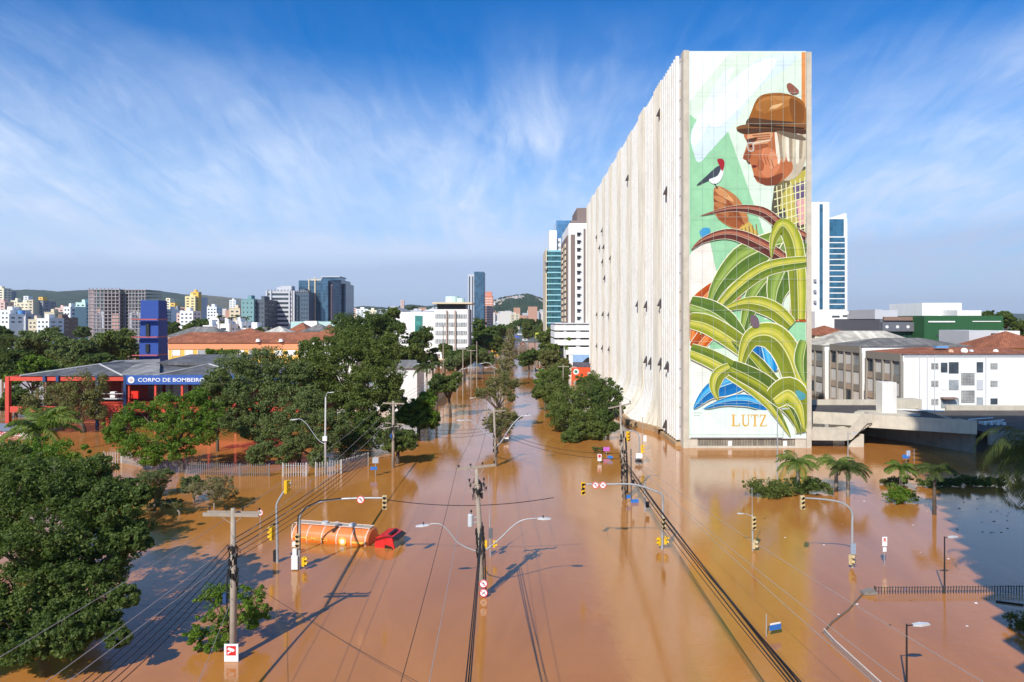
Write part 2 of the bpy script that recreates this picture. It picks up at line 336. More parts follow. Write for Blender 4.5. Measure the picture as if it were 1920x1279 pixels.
PIER = mat('fluted_pier_concrete', (0.68, 0.615, 0.505), 0.9, var=0.2, scale=0.5, dirt=0.6, dirtcol=(0.34, 0.26, 0.17), stretch=(1, 1, 0.15))
LIP = mat('mud_reflection_concrete', (0.40, 0.27, 0.15), 0.8, var=0.2, scale=0.4)  # brown reflection of the muddy water, painted into the concrete colour
XF = XL-0.1
def sheet(b, d0, d1, off, n, zs=ZS, th=0.5, top=0.0):
    """vertical skin following the flare; off(u) pushes it out towards the street"""
    vs = []; zz = zs+[ZT+top]
    for z in zz:
        for i in range(n+1):
            d = d0+(d1-d0)*i/n
            vs.append((XF+LEAN*(d-DF)-flare(d, z)-off(i/n), d, z))
    m = n+1; k = len(zz)
    fs = [(j*m+i, j*m+i+1, (j+1)*m+i+1, (j+1)*m+i) for j in range(k-1) for i in range(n)]
    b.add(vs, fs)
    bs = len(vs); vs2 = [(v[0]+th, v[1], v[2]) for v in vs]        # closing returns at the sides, top and bottom
    b.add(vs+vs2, [(j*m, (j+1)*m, bs+(j+1)*m, bs+j*m) for j in range(k-1)]+[(j*m+n, (j+1)*m+n, bs+(j+1)*m+n, bs+j*m+n) for j in range(k-1)]
          +[((k-1)*m+i, (k-1)*m+i+1, bs+(k-1)*m+i+1, bs+(k-1)*m+i) for i in range(n)]+[(i, i+1, bs+i+1, bs+i) for i in range(n)])
d = DF+1.7; bay = 0
DEND = 250.0
while d < DEND-8:
    w1 = 12.2 if bay == 0 else 10.0; w2 = 6.0
    z0 = [1.9] if d < 122 else [1.9]
    b = MB(); sheet(b, d, d+w1, lambda u: 0.0, 6, th=1.6, top=-0.5); pane = b.build('window_bay', PANE, bld, smooth=False)
    b = MB()
    nf = 8 if bay == 0 else 7
    for i in range(nf):
        c = d+w1*(i+0.5)/nf; sheet(b, c-0.24, c+0.24, lambda u: 0.55, 1, th=0.56, top=0.1)
    b.build('fins', FIN, bld)
    b = MB(); jit = 0.25*math.sin(bay*2.1)
    sheet(b, d+w1, d+w1+w2, lambda u: 0.5+jit*.3+0.16*math.cos(u*math.pi*8), 16, th=2.9, top=0.35+0.2*(bay % 2)); b.build('fluted_pier', PIER, bld)
    d += w1+w2; bay += 1
DEND = d
b = MB(); b.box(XF+0.2, XL+2.2, DF+1.61, 122.6, -2, 0.88); b.build('plinth', CONC, bld)
b = MB(); b.box(XF-0.75, XF+0.19, DF+1.61, 121, -2, 0.55); b.build('kerb_ledge', LIP, bld)
b = MB()
for i in range(40):
    d0 = 119+i*(178-119)/40; d1 = d0+(178-119)/40
    x0 = XF+LEAN*(d0-DF)-flare(d0, 0.9)-1.3; x1 = XF+LEAN*(d1-DF)-flare(d1, 0.9)-1.3
    b.add([(x0,d0,-2),(x1,d1,-2),(x1,d1,0.95),(x0,d0,0.95),(XL+3,d0,0.95),(XL+3,d1,0.95)], [(0,1,2,3),(3,2,5,4)])
b.build('flared_base', LIP, bld)
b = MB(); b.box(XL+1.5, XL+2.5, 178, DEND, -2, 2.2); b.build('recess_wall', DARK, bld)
for dd in np.arange(182, DEND, 16): 
    b = MB(); b.box(XF-1, XF+0.8, dd, dd+3, -2, 2.2); b.build('base_pier', CONC, bld)
AW = mat('open_window_dark', (0.07, 0.05, 0.045), 0.4)
for px, py in [(1241,210),(1255,357),(1177,333),(1215,571),(1198,569),(1243,567),(1127,489),(1116,588),(1128,588),(1140,588),(1215,674),(1224,677),(1244,678),(1257,685),(1254,795),(1126,431),(1129,462),(1121,463),(1131,520),(1116,647),(1127,651),(1141,653),(1115,443),(1143,482)]:
    dd = (XF-0.0)*F/(px-960); z = Z(py, dd); s = 0.45 if dd < 150 else 0.5
    xx = XF+LEAN*(dd-DF)-flare(dd, z)-0.56
    b = MB(); b.add([(xx,dd-s,z+.7),(xx,dd+s,z+.7),(xx-0.6,dd+s,z-0.7),(xx-0.6,dd-s,z-0.7),(xx+.1,dd-s,z-0.7),(xx+.1,dd+s,z-0.7)], [(0,1,2,3),(0,3,4),(1,5,2),(3,2,5,4)])
    b.build('open_window', AW, bld)

# mural: painted shapes, each layer a few millimetres proud of the last
PAL = []; PIDX = {}
def pal(c):
    if c not in PIDX:
        PIDX[c] = len(PAL); l = tuple(min(0.78, 0.80*x) for x in lin(c)); PAL.append(mat('mural_paint_%d_%d_%d' % c, l, 0.75, var=0.10, scale=0.55, spec=0.15))
    return PIDX[c]
mur = MB(); LAY = [0]
UX = lambda u: XL+0.9+(u-1290)/(1516-1290)*(XR-0.8-XL-0.9)
VZ = lambda v: ZT+(v-96)/(822-96)*(1.62-ZT)
def shp(pts, c, sm=True, closed=True):
    q = smooth_pts([(x, y) if False else (x, y, 0) for x, y in pts], 5, True) if sm else [Vector((x, y, 0)) for x, y in pts]
    q = [Vector((min(1515.5, max(1290.5, a.x)), min(821.5, max(96.5, a.y)), 0)) for a in q]
    LAY[0] += 1; y = DF-0.022-LAY[0]*0.0012
    mur.cur = pal(c); tri = tessellate_polygon([q])
    mur.add([(UX(a.x), y, VZ(a.y)) for a in q], [tuple(t) for t in tri])
def leaf(sp, w, body, dark, light, edge=(250,245,215), sides=(1,-1)):
    c = smooth_pts([(x, y, 0) for x, y in sp], 6); n = len(c)
    def side(k0, k1):
        A, B = [], []
        for i, a in enumerate(c):
            dd = (c[min(i+1, n-1)]-c[max(i-1, 0)]).normalized(); nr = Vector((-dd.y, dd.x, 0)); t = i/(n-1)
            ww = w*1.22*(1-t)**0.85*(0.75+1.0*min(1, t*2.0))
            A.append((a.x+nr.x*ww*k0, a.y+nr.y*ww*k0)); B.append((a.x+nr.x*ww*k1, a.y+nr.y*ww*k1))
        return A+B[::-1]
    mix = lambda p, q, t: tuple(int(a*(1-t)+b*t) for a, b in zip(p, q))
    shp(side(-1.08, 1.08), edge, False); shp(side(-1, 1), body, False)
    for k0, k1, cc in ((-1, -.08, mix(dark, body, .55)), (-.5, -.1, mix(dark, body, .25)), (.1, .62, mix(body, light, .55)), (.2, .42, light)): shp(side(k0, k1), cc, False)
    for k0 in (-.82, -.66, .74, .88): shp(side(k0, k0+.045), mix(body, dark, .55), False)
    shp(side(-.05, .03), mix(light, edge, .6), False)
shp([(1291,97),(1515,97),(1515,821),(1291,821)], (226,243,222), False)
shp([(1291,97),(1370,97),(1291,190)], (250,253,250), False)
shp([(1291,470),(1291,215),(1325,240),(1360,232),(1450,480),(1430,640),(1291,640)], (160,216,170), False)
shp([(1291,560),(1291,478),(1332,478),(1332,600),(1515,600),(1515,640),(1291,660)], (160,216,170), False)
shp([(1291,480),(1325,430),(1345,520),(1300,600),(1291,600)], (250,240,228), False)
shp([(1300,290),(1295,245),(1340,180),(1420,115),(1470,100),(1500,110),(1420,170),(1375,235),(1330,285),(1310,305)], (222,238,246))
shp([(1330,200),(1400,130),(1460,112),(1400,190),(1340,240)], (248,252,253))
shp([(1345,150),(1368,130),(1372,140),(1310,265),(1296,250)], (238,247,250))
shp([(1507,98),(1515,98),(1515,250),(1507,240)], (228,150,88), False)
shp([(1291,640),(1330,640),(1330,700),(1480,760),(1515,821),(1291,821)], (244,248,236), False)
shp([(1291,765),(1515,765),(1515,821),(1291,821)], (232,248,238), False)
# torso in a checked shirt
shp([(1455,345),(1485,325),(1515,312),(1515,470),(1490,490),(1452,470),(1448,400)], (92,86,70), False)
shp([(1470,350),(1500,325),(1515,318),(1515,400),(1488,430),(1462,420)], (196,182,84), False)
shp([(1490,348),(1515,338),(1515,400),(1497,408)], (110,92,132), False)
shp([(1498,378),(1515,372),(1515,420),(1502,424)], (232,170,172), False)
shp([(1455,352),(1480,330),(1486,345),(1463,372)], (120,108,70), False)
shp([(1452,400),(1475,390),(1480,440),(1455,455)], (74,78,78), False)
for k in range(7):
    shp([(1458+k*9,350-k*3),(1460+k*9,350-k*3),(1466+k*8,448),(1464+k*8,448)], (238,232,178), False)
    shp([(1454,360+k*14),(1515,342+k*14),(1515,344+k*14),(1454,362+k*14)], (238,232,178), False)
# head in profile, simple shapes
shp([(1432,252),(1500,245),(1515,262),(1515,300),(1500,330),(1470,338),(1440,300)], (205,190,165))
shp([(1400,250),(1470,246),(1474,262),(1480,285),(1490,318),(1462,345),(1438,347),(1420,340),(1412,318),(1406,303),(1394,298),(1398,283),(1402,268)], (190,112,70))
shp([(1404,252),(1450,248),(1440,270),(1412,272)], (222,160,116))
shp([(1432,280),(1456,284),(1466,310),(1450,332),(1430,325)], (216,134,92))
shp([(1414,330),(1440,335),(1470,325),(1462,345),(1436,348)], (132,70,46))
shp([(1400,283),(1410,288),(1406,300),(1395,298)], (150,84,54)); shp([(1412,310),(1422,312),(1414,316)], (110,48,40))
shp([(1402,262),(1420,259),(1419,265),(1404,268)], (92,60,48))
shp([(1402,270),(1447,262),(1448,264),(1404,273)], (232,214,190), False)
shp([(1466,280),(1476,276),(1480,292),(1472,306),(1465,296)], (212,142,104))
for k in range(9): shp([(1455+k*7,250),(1460+k*7,252),(1466+k*6,300-(k % 3)*9),(1460+k*6,304-(k % 2)*8)], [(240,232,210),(168,150,126),(222,206,176)][k % 3])
# hat
shp([(1405,240),(1412,205),(1425,182),(1450,175),(1485,178),(1513,196),(1513,242),(1460,238)], (158,98,42))
shp([(1418,205),(1430,186),(1460,180),(1495,190),(1480,200),(1440,210)], (186,124,64))
shp([(1426,206),(1470,194),(1456,204)], (230,186,130))
shp([(1404,240),(1406,222),(1450,226),(1513,232),(1513,243),(1450,238)], (92,62,42))
shp([(1381,240),(1400,234),(1450,236),(1515,232),(1515,252),(1470,246),(1430,247),(1402,252),(1388,249)], (138,92,54))
shp([(1384,243),(1440,241),(1515,244),(1515,252),(1450,248),(1400,252)], (84,56,40))
shp([(1424,196),(1440,188),(1452,192),(1436,214)], (172,112,54)); shp([(1450,180),(1486,182),(1470,190)], (196,138,78)); shp([(1484,186),(1510,200),(1508,230),(1490,226)], (134,82,38)); shp([(1407,234),(1450,236),(1512,240),(1512,243),(1450,240),(1407,238)], (60,40,30), False)
shp([(1412,274),(1438,270),(1440,276),(1414,282)], (160,92,58)); shp([(1446,286),(1458,290),(1460,308),(1448,318),(1442,304)], (230,152,108)); shp([(1424,300),(1434,306),(1432,320),(1422,316)], (168,94,58))
for k in range(4): shp([(1426+k*7,288+k*4),(1427.5+k*7,287+k*4),(1433+k*7,306+k*3),(1431+k*7,306+k*3)], (170,98,66), False)
for k in range(3): shp([(1412+k*3,254+k*4),(1446,252+k*4),(1446,253.2+k*4),(1412+k*3,255.4+k*4)], (158,90,56), False)
shp([(1401,270),(1413,268),(1415,283),(1405,284)], (206,196,186)); shp([(1403,272),(1411,270.5),(1412.5,281),(1406,282)], (176,108,76)); shp([(1406,274),(1411,273),(1411,277),(1407,277)], (60,40,36))
shp([(1458,246),(1490,250),(1512,258),(1512,264),(1480,258)], (120,104,86)); shp([(1400,300),(1408,306),(1404,308)], (110,60,42))
# hand and cuff
shp([(1337,358),(1345,350),(1362,356),(1384,372),(1400,398),(1404,420),(1390,432),(1366,425),(1345,410),(1337,392),(1340,376)], (196,128,78))
shp([(1337,362),(1352,366),(1372,382),(1392,410),(1386,428),(1360,420),(1342,402)], (164,92,54))
shp([(1346,352),(1360,360),(1376,378),(1366,376),(1350,366)], (228,172,116))
for k in range(3): shp([(1340+k*3,374+k*11),(1358+k*4,380+k*11),(1360+k*4,384+k*11),(1341+k*3,379+k*11)], (120,62,40))
shp([(1388,428),(1406,416),(1430,450),(1424,476),(1400,478),(1392,470)], (218,184,92), False)
for k in range(5): shp([(1390+k*7,430-k*2),(1392+k*7,429-k*2),(1402+k*6,474),(1400+k*6,474)], (150,116,56), False)
for k, (a0, b0) in enumerate(((1341,356),(1338,368),(1338,380),(1343,392))): shp([(a0,b0),(a0+14,b0+2),(a0+24,b0+11),(a0+20,b0+15),(a0+4,b0+9)], [(214,150,98),(202,136,86),(194,126,78),(184,114,68)][k])
for k in range(4): shp([(1362+k*5,378+k*4),(1364+k*5,377+k*4),(1388+k*3,416+k*2),(1386+k*3,417+k*2)], (146,80,48), False)
# bird, butterflies
shp([(1304,349),(1322,332),(1340,316),(1350,312),(1352,328),(1342,336),(1326,340)], (70,76,88))
shp([(1328,338),(1345,330),(1354,312),(1356,325),(1350,340),(1338,346)], (240,240,240))
shp([(1344,300),(1354,299),(1358,306),(1354,322),(1349,312)], (176,44,56))
shp([(1338,345),(1340,345),(1346,354),(1343,354)], (60,44,40), False)
shp([(1478,160),(1486,157),(1502,172),(1492,178),(1482,172)], (150,92,76))
shp([(1310,436),(1318,428),(1330,430),(1328,440),(1316,447)], (72,160,206))
# foliage
G1, G2, G3 = (168,176,52), (112,124,40), (214,206,92); H1, H2, H3 = (122,150,58), (74,104,44), (160,184,92)
O1, O2, O3 = (222,104,36), (160,66,26), (244,150,80); B1, B2, B3 = (30,146,214), (18,90,160), (96,190,236); M1, M2, M3 = (128,70,56), (84,44,42), (196,122,96)
leaf([(1515,445),(1470,425),(1430,398),(1375,392),(1310,406)], 8, M1, M2, M3)
shp([(1484,640),(1484,540),(1515,520),(1515,604),(1484,604)], (206,92,34), False)
leaf([(1291,640),(1300,585),(1330,545),(1370,515)], 13, O1, O2, O3)
leaf([(1300,655),(1330,620),(1365,575),(1400,540)], 13, O1, O2, O3)
leaf([(1515,600),(1505,565),(1480,520)], 15, O1, O2, O3)
leaf([(1322,600),(1345,540),(1390,490),(1450,462),(1500,452)][::-1], 21, H1, H2, H3)
leaf([(1505,465),(1450,515),(1410,570),(1390,640)], 19, H1, H2, H3)
leaf([(1500,450),(1478,500),(1458,550),(1456,600)], 22, H1, H2, H3)
leaf([(1515,535),(1480,495),(1430,462),(1370,440),(1320,450),(1293,470)], 10, M1, M2, M3)
leaf([(1500,600),(1498,520),(1490,455),(1470,424),(1452,450),(1448,488)], 14, G1, G2, G3)
leaf([(1515,492),(1440,505),(1380,545),(1330,600),(1310,630)], 11, G1, H2, G3)
leaf([(1486,612),(1450,582),(1400,570),(1345,586)], 13, G1, G2, G3)
leaf([(1291,572),(1340,590),(1385,630),(1420,690)], 17, H1, H2, H3)
leaf([(1291,602),(1330,612),(1390,650),(1440,700),(1470,770)], 15, G1, G2, G3)
leaf([(1410,695),(1380,715),(1330,735),(1297,768)], 17, B1, B2, B3)
leaf([(1440,700),(1430,655),(1425,640)], 20, B1, B2, B3)
leaf([(1440,764),(1400,752),(1360,754),(1315,768)], 9, B1, B2, B3)
leaf([(1480,760),(1440,710),(1400,665),(1370,640)], 13, G2, H2, G1)
leaf([(1515,810),(1500,730),(1478,665),(1448,632),(1412,634),(1394,665),(1386,710)], 21, G1, G2, G3)
leaf([(1515,640),(1508,680),(1512,720)], 14, H1, H2, H3)
leaf([(1291,658),(1340,678),(1400,715),(1450,765),(1485,821)], 14, G1, H2, G3)
leaf([(1368,690),(1345,705),(1338,730),(1346,752)], 10, G1, G2, G3)
leaf([(1370,690),(1430,720),(1480,765),(1504,815)], 15, G2, H2, G1)
leaf([(1450,750),(1480,733),(1505,760),(1511,808)], 20, G1, G2, G3)
shp([(1494,733),(1510,738),(1512,748),(1500,750)], (84,160,170))
shp([(1408,592),(1420,596),(1424,612),(1414,616),(1407,606)], (120,100,110))
shp([(1291,770),(1440,770),(1468,806),(1468,821),(1291,821)], (232,248,238), False)
shp([(1298,774),(1314,774),(1314,776),(1298,776)], (190,210,190), False); shp([(1298,779),(1310,779),(1310,781),(1298,781)], (190,210,190), False)
OR_ = (226,178,84)
def bars(bs):
    for q in bs: shp(q, OR_, False)
def rc(x0, y0, x1, y1): return [(x0,y0),(x1,y0),(x1,y1),(x0,y1)]
bars([rc(1372,778,1376,800), rc(1370,778,1379,779.6), rc(1370,798,1386,800.2), rc(1384.4,794,1386.2,800)])
bars([rc(1391,778,1394,794), rc(1388.5,778,1397,779.6), rc(1402,778,1404,794), rc(1400,778,1406.5,779.6), [(1391,793),(1394,793),(1396,797.5),(1400,797.5),(1402,793),(1404,793),(1402.5,798.5),(1399,800.4),(1395,800.4),(1392,798)]])
bars([rc(1408,778,1422,779.8), rc(1408,779,1409.4,783.5), rc(1420.6,779,1422,783.5), rc(1413.5,779,1417,799), rc(1411,798.6,1419.5,800.2)])
bars([rc(1425,778,1437,779.8), rc(1425,779,1426.4,783), [(1433.5,779.5),(1437,779.5),(1428,798.4),(1424.4,798.4)], rc(1424.4,798.3,1437.6,800.2), rc(1436.2,794.5,1437.6,799)])
for i in range(10): shp(rc(1290.8+i*22.3, 97, 1291.15+i*22.3, 821), (196,212,194), False)
for i in range(13): shp(rc(1291, 117+i*58.2, 1515, 117.4+i*58.2), (186,196,182), False)
mur.build('mural_painting', PAL, bld)
# ---------------------------------------------------------------- buildings
WGL = mat('window_glass', (0.05, 0.065, 0.08), 0.12, var=0.5, scale=0.4, spec=0.7)
WBL = mat('window_with_blind', (0.30, 0.32, 0.33), 0.3, var=0.5, scale=0.5)
def wins(parent, face, x0, x1, y0, y1, z0, z1, floors, cols, m, wf=0.6, hf=0.5, proud=0.06, vary=None):
    """windows on the front (-y) or side (constant x) face; one part each, sharing a mesh"""
    fh = (z1-z0)/floors; org = ORG[parent.name]
    if face == 'f': cw = (x1-x0)/cols; sx, sy = cw*wf, proud*2
    else: cw = (y1-y0)/cols; sx, sy = proud*2, cw*wf
    b = MB(); b.cbox((0, 0, 0), sx, sy, fh*hf); first = b.build('window', m, None, loc=(0, 0, 0)); first.parent = parent; k = 0
    for i in range(floors):
        for j in range(cols):
            z = z0+fh*(i+0.52)
            loc = (x0+cw*(j+0.5), y0, z) if face == 'f' else (x0, y0+cw*(j+0.5), z)
            o = first if k == 0 else first.copy()
            if k: COL.objects.link(o); o.parent = parent
            o.location = Vector(loc)-org; k += 1
BN = 0
def block(px0, px1, pyt, D, depth, wm, floors=5, cols=4, side=2, wm2=None, label='', name='apartment_block', cat='building', group=None, wf=0.55, hf=0.45, top=True, ribbon=False, z0=0.0, band=None, wb=None):
    x0, x1, zt = X(px0, D), X(px1, D), Z(pyt, D); b = MB(); g0 = -2.0 if D < 640 else 0.3
    t = thing(name, ((x0+x1)/2, D+depth/2, max(0, g0)), label, cat, group)
    b.box(x0, x1, D, D+depth, g0, zt); b.build('wall', wm, t)
    zb = wb if wb is not None else max(0.8, zt-floors*3.3)
    wm2 = wm2 or WGL
    if floors: 
        wins(t, 'f', x0+.3, x1-.3, D, D, zb, zt-0.8, floors, 1 if ribbon else cols, wm2, 0.97 if ribbon else wf, hf)
        if side:
            sx = x1 if px1 < 960 else x0
            wins(t, 's', sx, sx, D+.3, D+depth-.3, zb, zt-0.8, floors, 1 if ribbon else side, wm2, 0.95 if ribbon else wf, hf)
    if top:
        b = MB(); b.box(x0-.15, x1+.15, D-.15, D+depth+.15, zt+.002, zt+.5); b.build('parapet', wm, t)
        b = MB(); w_ = (x1-x0); b.box(x0+w_*.3, x0+w_*.6, D+depth*.3, D+depth*.7, zt+.51, zt+3.2); b.build('water_tank_room', wm, t)
    return t
def paint(r, g, b_): return mat('wall_%d_%d_%d' % (r, g, b_), tuple(0.95*x for x in lin((r, g, b_))), 0.85, var=0.05, scale=0.2, dirt=0.22, dirtcol=(0.4, 0.38, 0.35))
cream, white, pink, grey, mint, lgrey, brown, beige, ochre, teal = paint(238,226,196), paint(238,236,232), paint(226,190,176), paint(150,150,156), paint(205,232,222), paint(196,196,200), paint(140,112,98), paint(214,198,170), paint(238,190,92), paint(120,158,160)
# far left town, read off from left to right; shaded ones have shade in their paint
T = [
 (-14,7,541,900,14,cream,9,2,'tall cream tower cut by the left picture edge'),(8,17,546,950,14,grey,9,2,'narrow grey tower behind the cream tower at the left edge'),
 (-10,9,566,760,14,pink,6,2,'pinkish block below the cream tower at the left edge'),(8,22,573,850,16,grey,6,2,'grey block between the pinkish block and the long cream block'),
 (20,33,564,820,14,cream,7,2,'narrow cream block with a raised corner, left of the long cream block'),(30,54,568,780,16,cream,6,3,'long cream block with dark ribbon windows under a raised tank room'),
 (53,62,562,760,16,beige,7,1,'plain sunlit cream flank beside a shaded grey block'),(62,81,565,770,22,grey,7,3,'shaded grey block topped by a yellow tank room'),
 (72,80,557,775,8,ochre,1,1,'small yellow tank tower above the shaded grey block'),(44,53,555,1100,10,white,3,1,'small white rooftop block behind the long cream block'),
 (-6,25,582,560,20,white,3,4,'low white building with a black window band at the left edge'),(1,17,590,470,14,white,2,2,'low white wing in front of the black window band building'),
 (24,48,590,520,16,lgrey,3,2,'grey building with vertical dark fins under a blue water tank'),(53,69,600,500,12,beige,2,2,'low beige house right of the blue water tank'),
 (69,92,598,480,16,white,3,3,'low white apartment house with small square windows'),(83,102,586,620,16,beige,4,3,'beige stepped block with a low turret'),
 (92,118,597,520,18,brown,3,3,'shaded brownish block behind the low white apartment house'),(103,119,578,700,16,pink,6,2,'pale pink block left of the pale mint tower'),
 (119,132,576,560,14,white,7,2,'white half of the twin pale tower left of the unfinished block'),(133,141,575,565,14,mint,7,1,'mint half of the twin pale tower left of the unfinished block'),
 (142,160,568,640,16,mint,6,2,'pale mint tower with a square tank room next to the unfinished block'),
 (311,319,559,900,12,cream,6,1,'slim cream tower right of the blue training tower'),(319,328,568,880,12,ochre,5,1,'small ochre block beside the slim cream tower'),
 (312,322,581,640,14,white,4,2,'low white block just right of the blue training tower'),(323,334,579,760,14,grey,4,2,'grey shaded block behind the low white block'),
 (347,366,556,800,16,paint(240,218,160),8,2,'tall yellow and white tower with a square yellow tank room'),(365,374,557,810,22,lgrey,8,1,'pale grey flank of the tall yellow tower'),
 (358,372,548,805,8,ochre,1,1,'square yellow tank room crowning the tall yellow tower'),(376,382,558,1000,10,grey,6,1,'bluish slim tower behind the yellow tower'),
 (331,344,588,600,12,pink,3,2,'pink flank house left of the white twin window house'),(337,362,584,560,14,white,4,3,'white house with a purple roof line below the yellow tower'),
 (383,394,577,900,12,cream,4,1,'cream stepped tower right of the yellow tower'),(388,406,576,700,14,white,4,3,'white stepped apartment block in front of the bare hill'),
 (430,442,563,1300,12,white,5,2,'small white tower standing alone against the bare hill'),(430,450,579,560,16,beige,4,2,'beige low tower left of the teal office block'),
 (381,398,612,330,12,white,1,2,'low white shed in front of the dark round tree'),(408,430,609,320,14,white,1,1,'plain white box house right of the dark round tree'),
 (431,453,605,330,14,white,2,2,'white two storey house behind the palms'),(395,410,596,480,12,white,1,2,'low white house among the trees right of the yellow tower'),
 (455,490,617,330,14,white,1,4,'long low white wall building left of the grey slab block'),
 (646,668,578,1100,14,pink,4,3,'pinkish low town block behind the dark tree top'),(668,690,580,1000,14,white,4,3,'white low town block behind the dark tree top'),
 (690,706,582,900,14,cream,3,2,'cream town block right of the telecom tower'),(751,757,563,1500,10,pink,5,1,'slim red brick church like tower on the skyline'),
 (770,790,583,900,16,lgrey,2,3,'grey shed roofed house above the white shopping hall'),
 (928,938,606,1000,14,white,4,2,'white block at the foot of the round hill, beside the pink tower'),(938,946,608,950,12,cream,3,2,'cream block at the foot of the round hill'),
 (957,974,589,1400,16,beige,5,2,'beige block with a central chimney at the foot of the round hill'),(992,1009,595,1700,16,white,2,4,'long low white hall on the flank of the round hill'),
 (926,934,604,900,12,lgrey,4,1,'light grey narrow block directly right of the pink tower'),
]
for i, (a0, a1, pt, D, dp, wm, fl, cl, lab) in enumerate(T):
    block(a0, a1, pt, D, dp, wm, fl, cl, 2 if (a1-a0) > 12 else 0, None, lab, group='blocks of the far town', top=(a1-a0) > 9, hf=0.4, wf=0.5)
b = MB(); c = P(40, 586, 515); b.cyl((c.x, c.y, c.z-2.5), (c.x, c.y, c.z+1.5), 2.3, n=16); b.build('water_tank', mat('blue_tank', (0.12, 0.3, 0.62), 0.5), None, loc=(c.x, c.y, c.z-2.5), label='round blue water tank on a grey building at the far left', cat='tank')

# unfinished concrete frame block
D = 600; x0, x1, x2 = X(166, D), X(223, D), X(266, D); zt = Z(543, D); t = thing('unfinished_building', ((x0+x2)/2, D+12, 0), 'unfinished tower block of bare floors and columns without walls', 'building')
UF = mat('raw_concrete', (0.36, 0.31, 0.31), 0.9, var=0.2, scale=0.3)
nfl = 15; fh = zt/nfl
for k in range(nfl+1):
    b = MB(); z = k*fh; b.box(x0, x1, D, D+34, z-.35, z+.25); b.box(x1+.003, x2, D+7, D+34, z-.35, z+.25); b.build('floor_slab', UF, t)
b = MB()
for i in range(9):
    xx = x0+(x1-x0)*i/8; b.box(xx-.35, xx+.35, D+.4, D+1.1, 0, zt+1.5)
for i in range(7): xx = x1+(x2-x1)*(i+.5)/7; b.box(xx-.35, xx+.35, D+7.4, D+8.1, 0, zt+.5)
for i in range(5): b.box(x1-.7, x1-.05, D+1.5+i*6.5, D+2.2+i*6.5, 0, zt+1)
b.build('column', UF, t, kind='stuff')
b = MB(); b.box(x0+10, x1-3, D+6, D+20, 0, zt-2); b.box(x0+.6, x0+5, D+.5, D+1, 0, zt-.5); b.build('core_wall', mat('bare_brick_infill', (0.34, 0.24, 0.24), 0.9, var=0.25, scale=0.3), t)
b = MB(); b.box(x1-7, x1-.8, D+.6, D+1, 5, zt*.55); b.build('brick_infill', mat('brick_infill', (0.5, 0.28, 0.22), 0.9), t)
# teal office
block(452,476,562,470,16,teal,6,3,3,None,'teal grey office block with scattered square windows','office_building',wf=.3,hf=.3)
block(476,496,563,474,26,mat('slate', (0.10,0.12,0.15),0.6),7,3,4,WGL,'dark slate wing behind the teal office block','office_building')
# grey slab with louvres
D = 500; t = block(499,548,546,D,20,lgrey,12,1,0,WGL,'grey and white office slab with horizontal louvre bands and roof gadgets','office_building',ribbon=True,hf=.5)
x0, x1 = X(499, D), X(548, D)
for xx in (x0, x0+3, x1-2.5, x1+0.8):
    b = MB(); b.box(xx, xx+1.1, D-.9, D-.1, -1, Z(545, D)); b.build('pier', lgrey, t)
b = MB(); b.box(X(525, D), X(545, D), D+2, D+10, Z(546, D)+.52, Z(536, D)); b.build('roof_box', lgrey, t)
for i in range(8): 
    b = MB(); xx = x0+1+i*2.4; b.box(xx, xx+1.0, D-.5, D+.5, Z(546, D)+.6, Z(543, D)); b.build('roof_fin', grey, t)
t = block(548,579,549,504,24,mat('slab_dark', (0.10,0.13,0.17),0.4),12,6,0,glass('slab_glass',(0.08,0.13,0.18)),'dark louvred wing to the right of the grey slab','office_building',wf=.7,hf=.6)
for i in range(9): 
    b = MB(); xx = X(549, 504)+i*1.3; b.box(xx, xx+.7, 503.4, 504.4, Z(549, 504)+.6, Z(545, 504)); b.build('roof_fin', grey, t)
# blue glass office
GB = glass('blue_curtain_wall', (0.10, 0.19, 0.28), 0.06, 2.2, (0.25,0.33,0.4)); GB2 = glass('dark_curtain_wall', (0.045, 0.07, 0.12), 0.08, 2.2, (0.12,0.16,0.22))
D = 520; t = thing('glass_office_building', (X(600, D), D+20, 0), 'broad blue glass office building with two cream stripes and a raised top', 'building')
b = MB(); b.box(X(560,D), X(615,D), D, D+30, 0, Z(526,D)); b.build('facade', GB, t)
b = MB(); b.box(X(615,D)+.01, X(637,D), D+5, D+34, 0, Z(524,D)); b.build('facade', GB2, t)
b = MB(); b.box(X(637,D)+.01, X(643,D), D+9, D+36, 0, Z(531,D)); b.build('facade', GB2, t)
b = MB(); b.box(X(600,D), X(632,D), D+6, D+26, Z(526,D)+.01, Z(519,D)); b.build('top_storey', GB, t)
b = MB(); b.box(X(598,D), X(634,D), D+5, D+27, Z(519,D)+.01, Z(518,D)+.3); b.build('roof_plate', lgrey, t)
for a in (578.5, 590):
    b = MB(); b.box(X(a,D), X(a+2,D), D-.8, D-.02, 0, Z(522 if a > 580 else 526,D)+1); b.build('stripe', beige, t)
b = MB(); b.box(X(580,D), X(600,D), D+3, D+12, Z(526,D)+.01, Z(523,D)); b.build('parapet', beige, t)
b = MB(); b.box(X(617,D), X(620,D), D+4.4, D+4.98, 20, Z(533,D)); b.build('stripe', pink, t)
block(545,632,603,430,20,mat('pale_teal_wall',(0.42,0.60,0.58),0.7),0,1,0,None,'low pale teal and white hall in front of the blue glass building','hall',top=False)
block(571,594,602,428,8,white,0,1,0,None,'white middle piece of the low pale teal hall','hall',top=False)
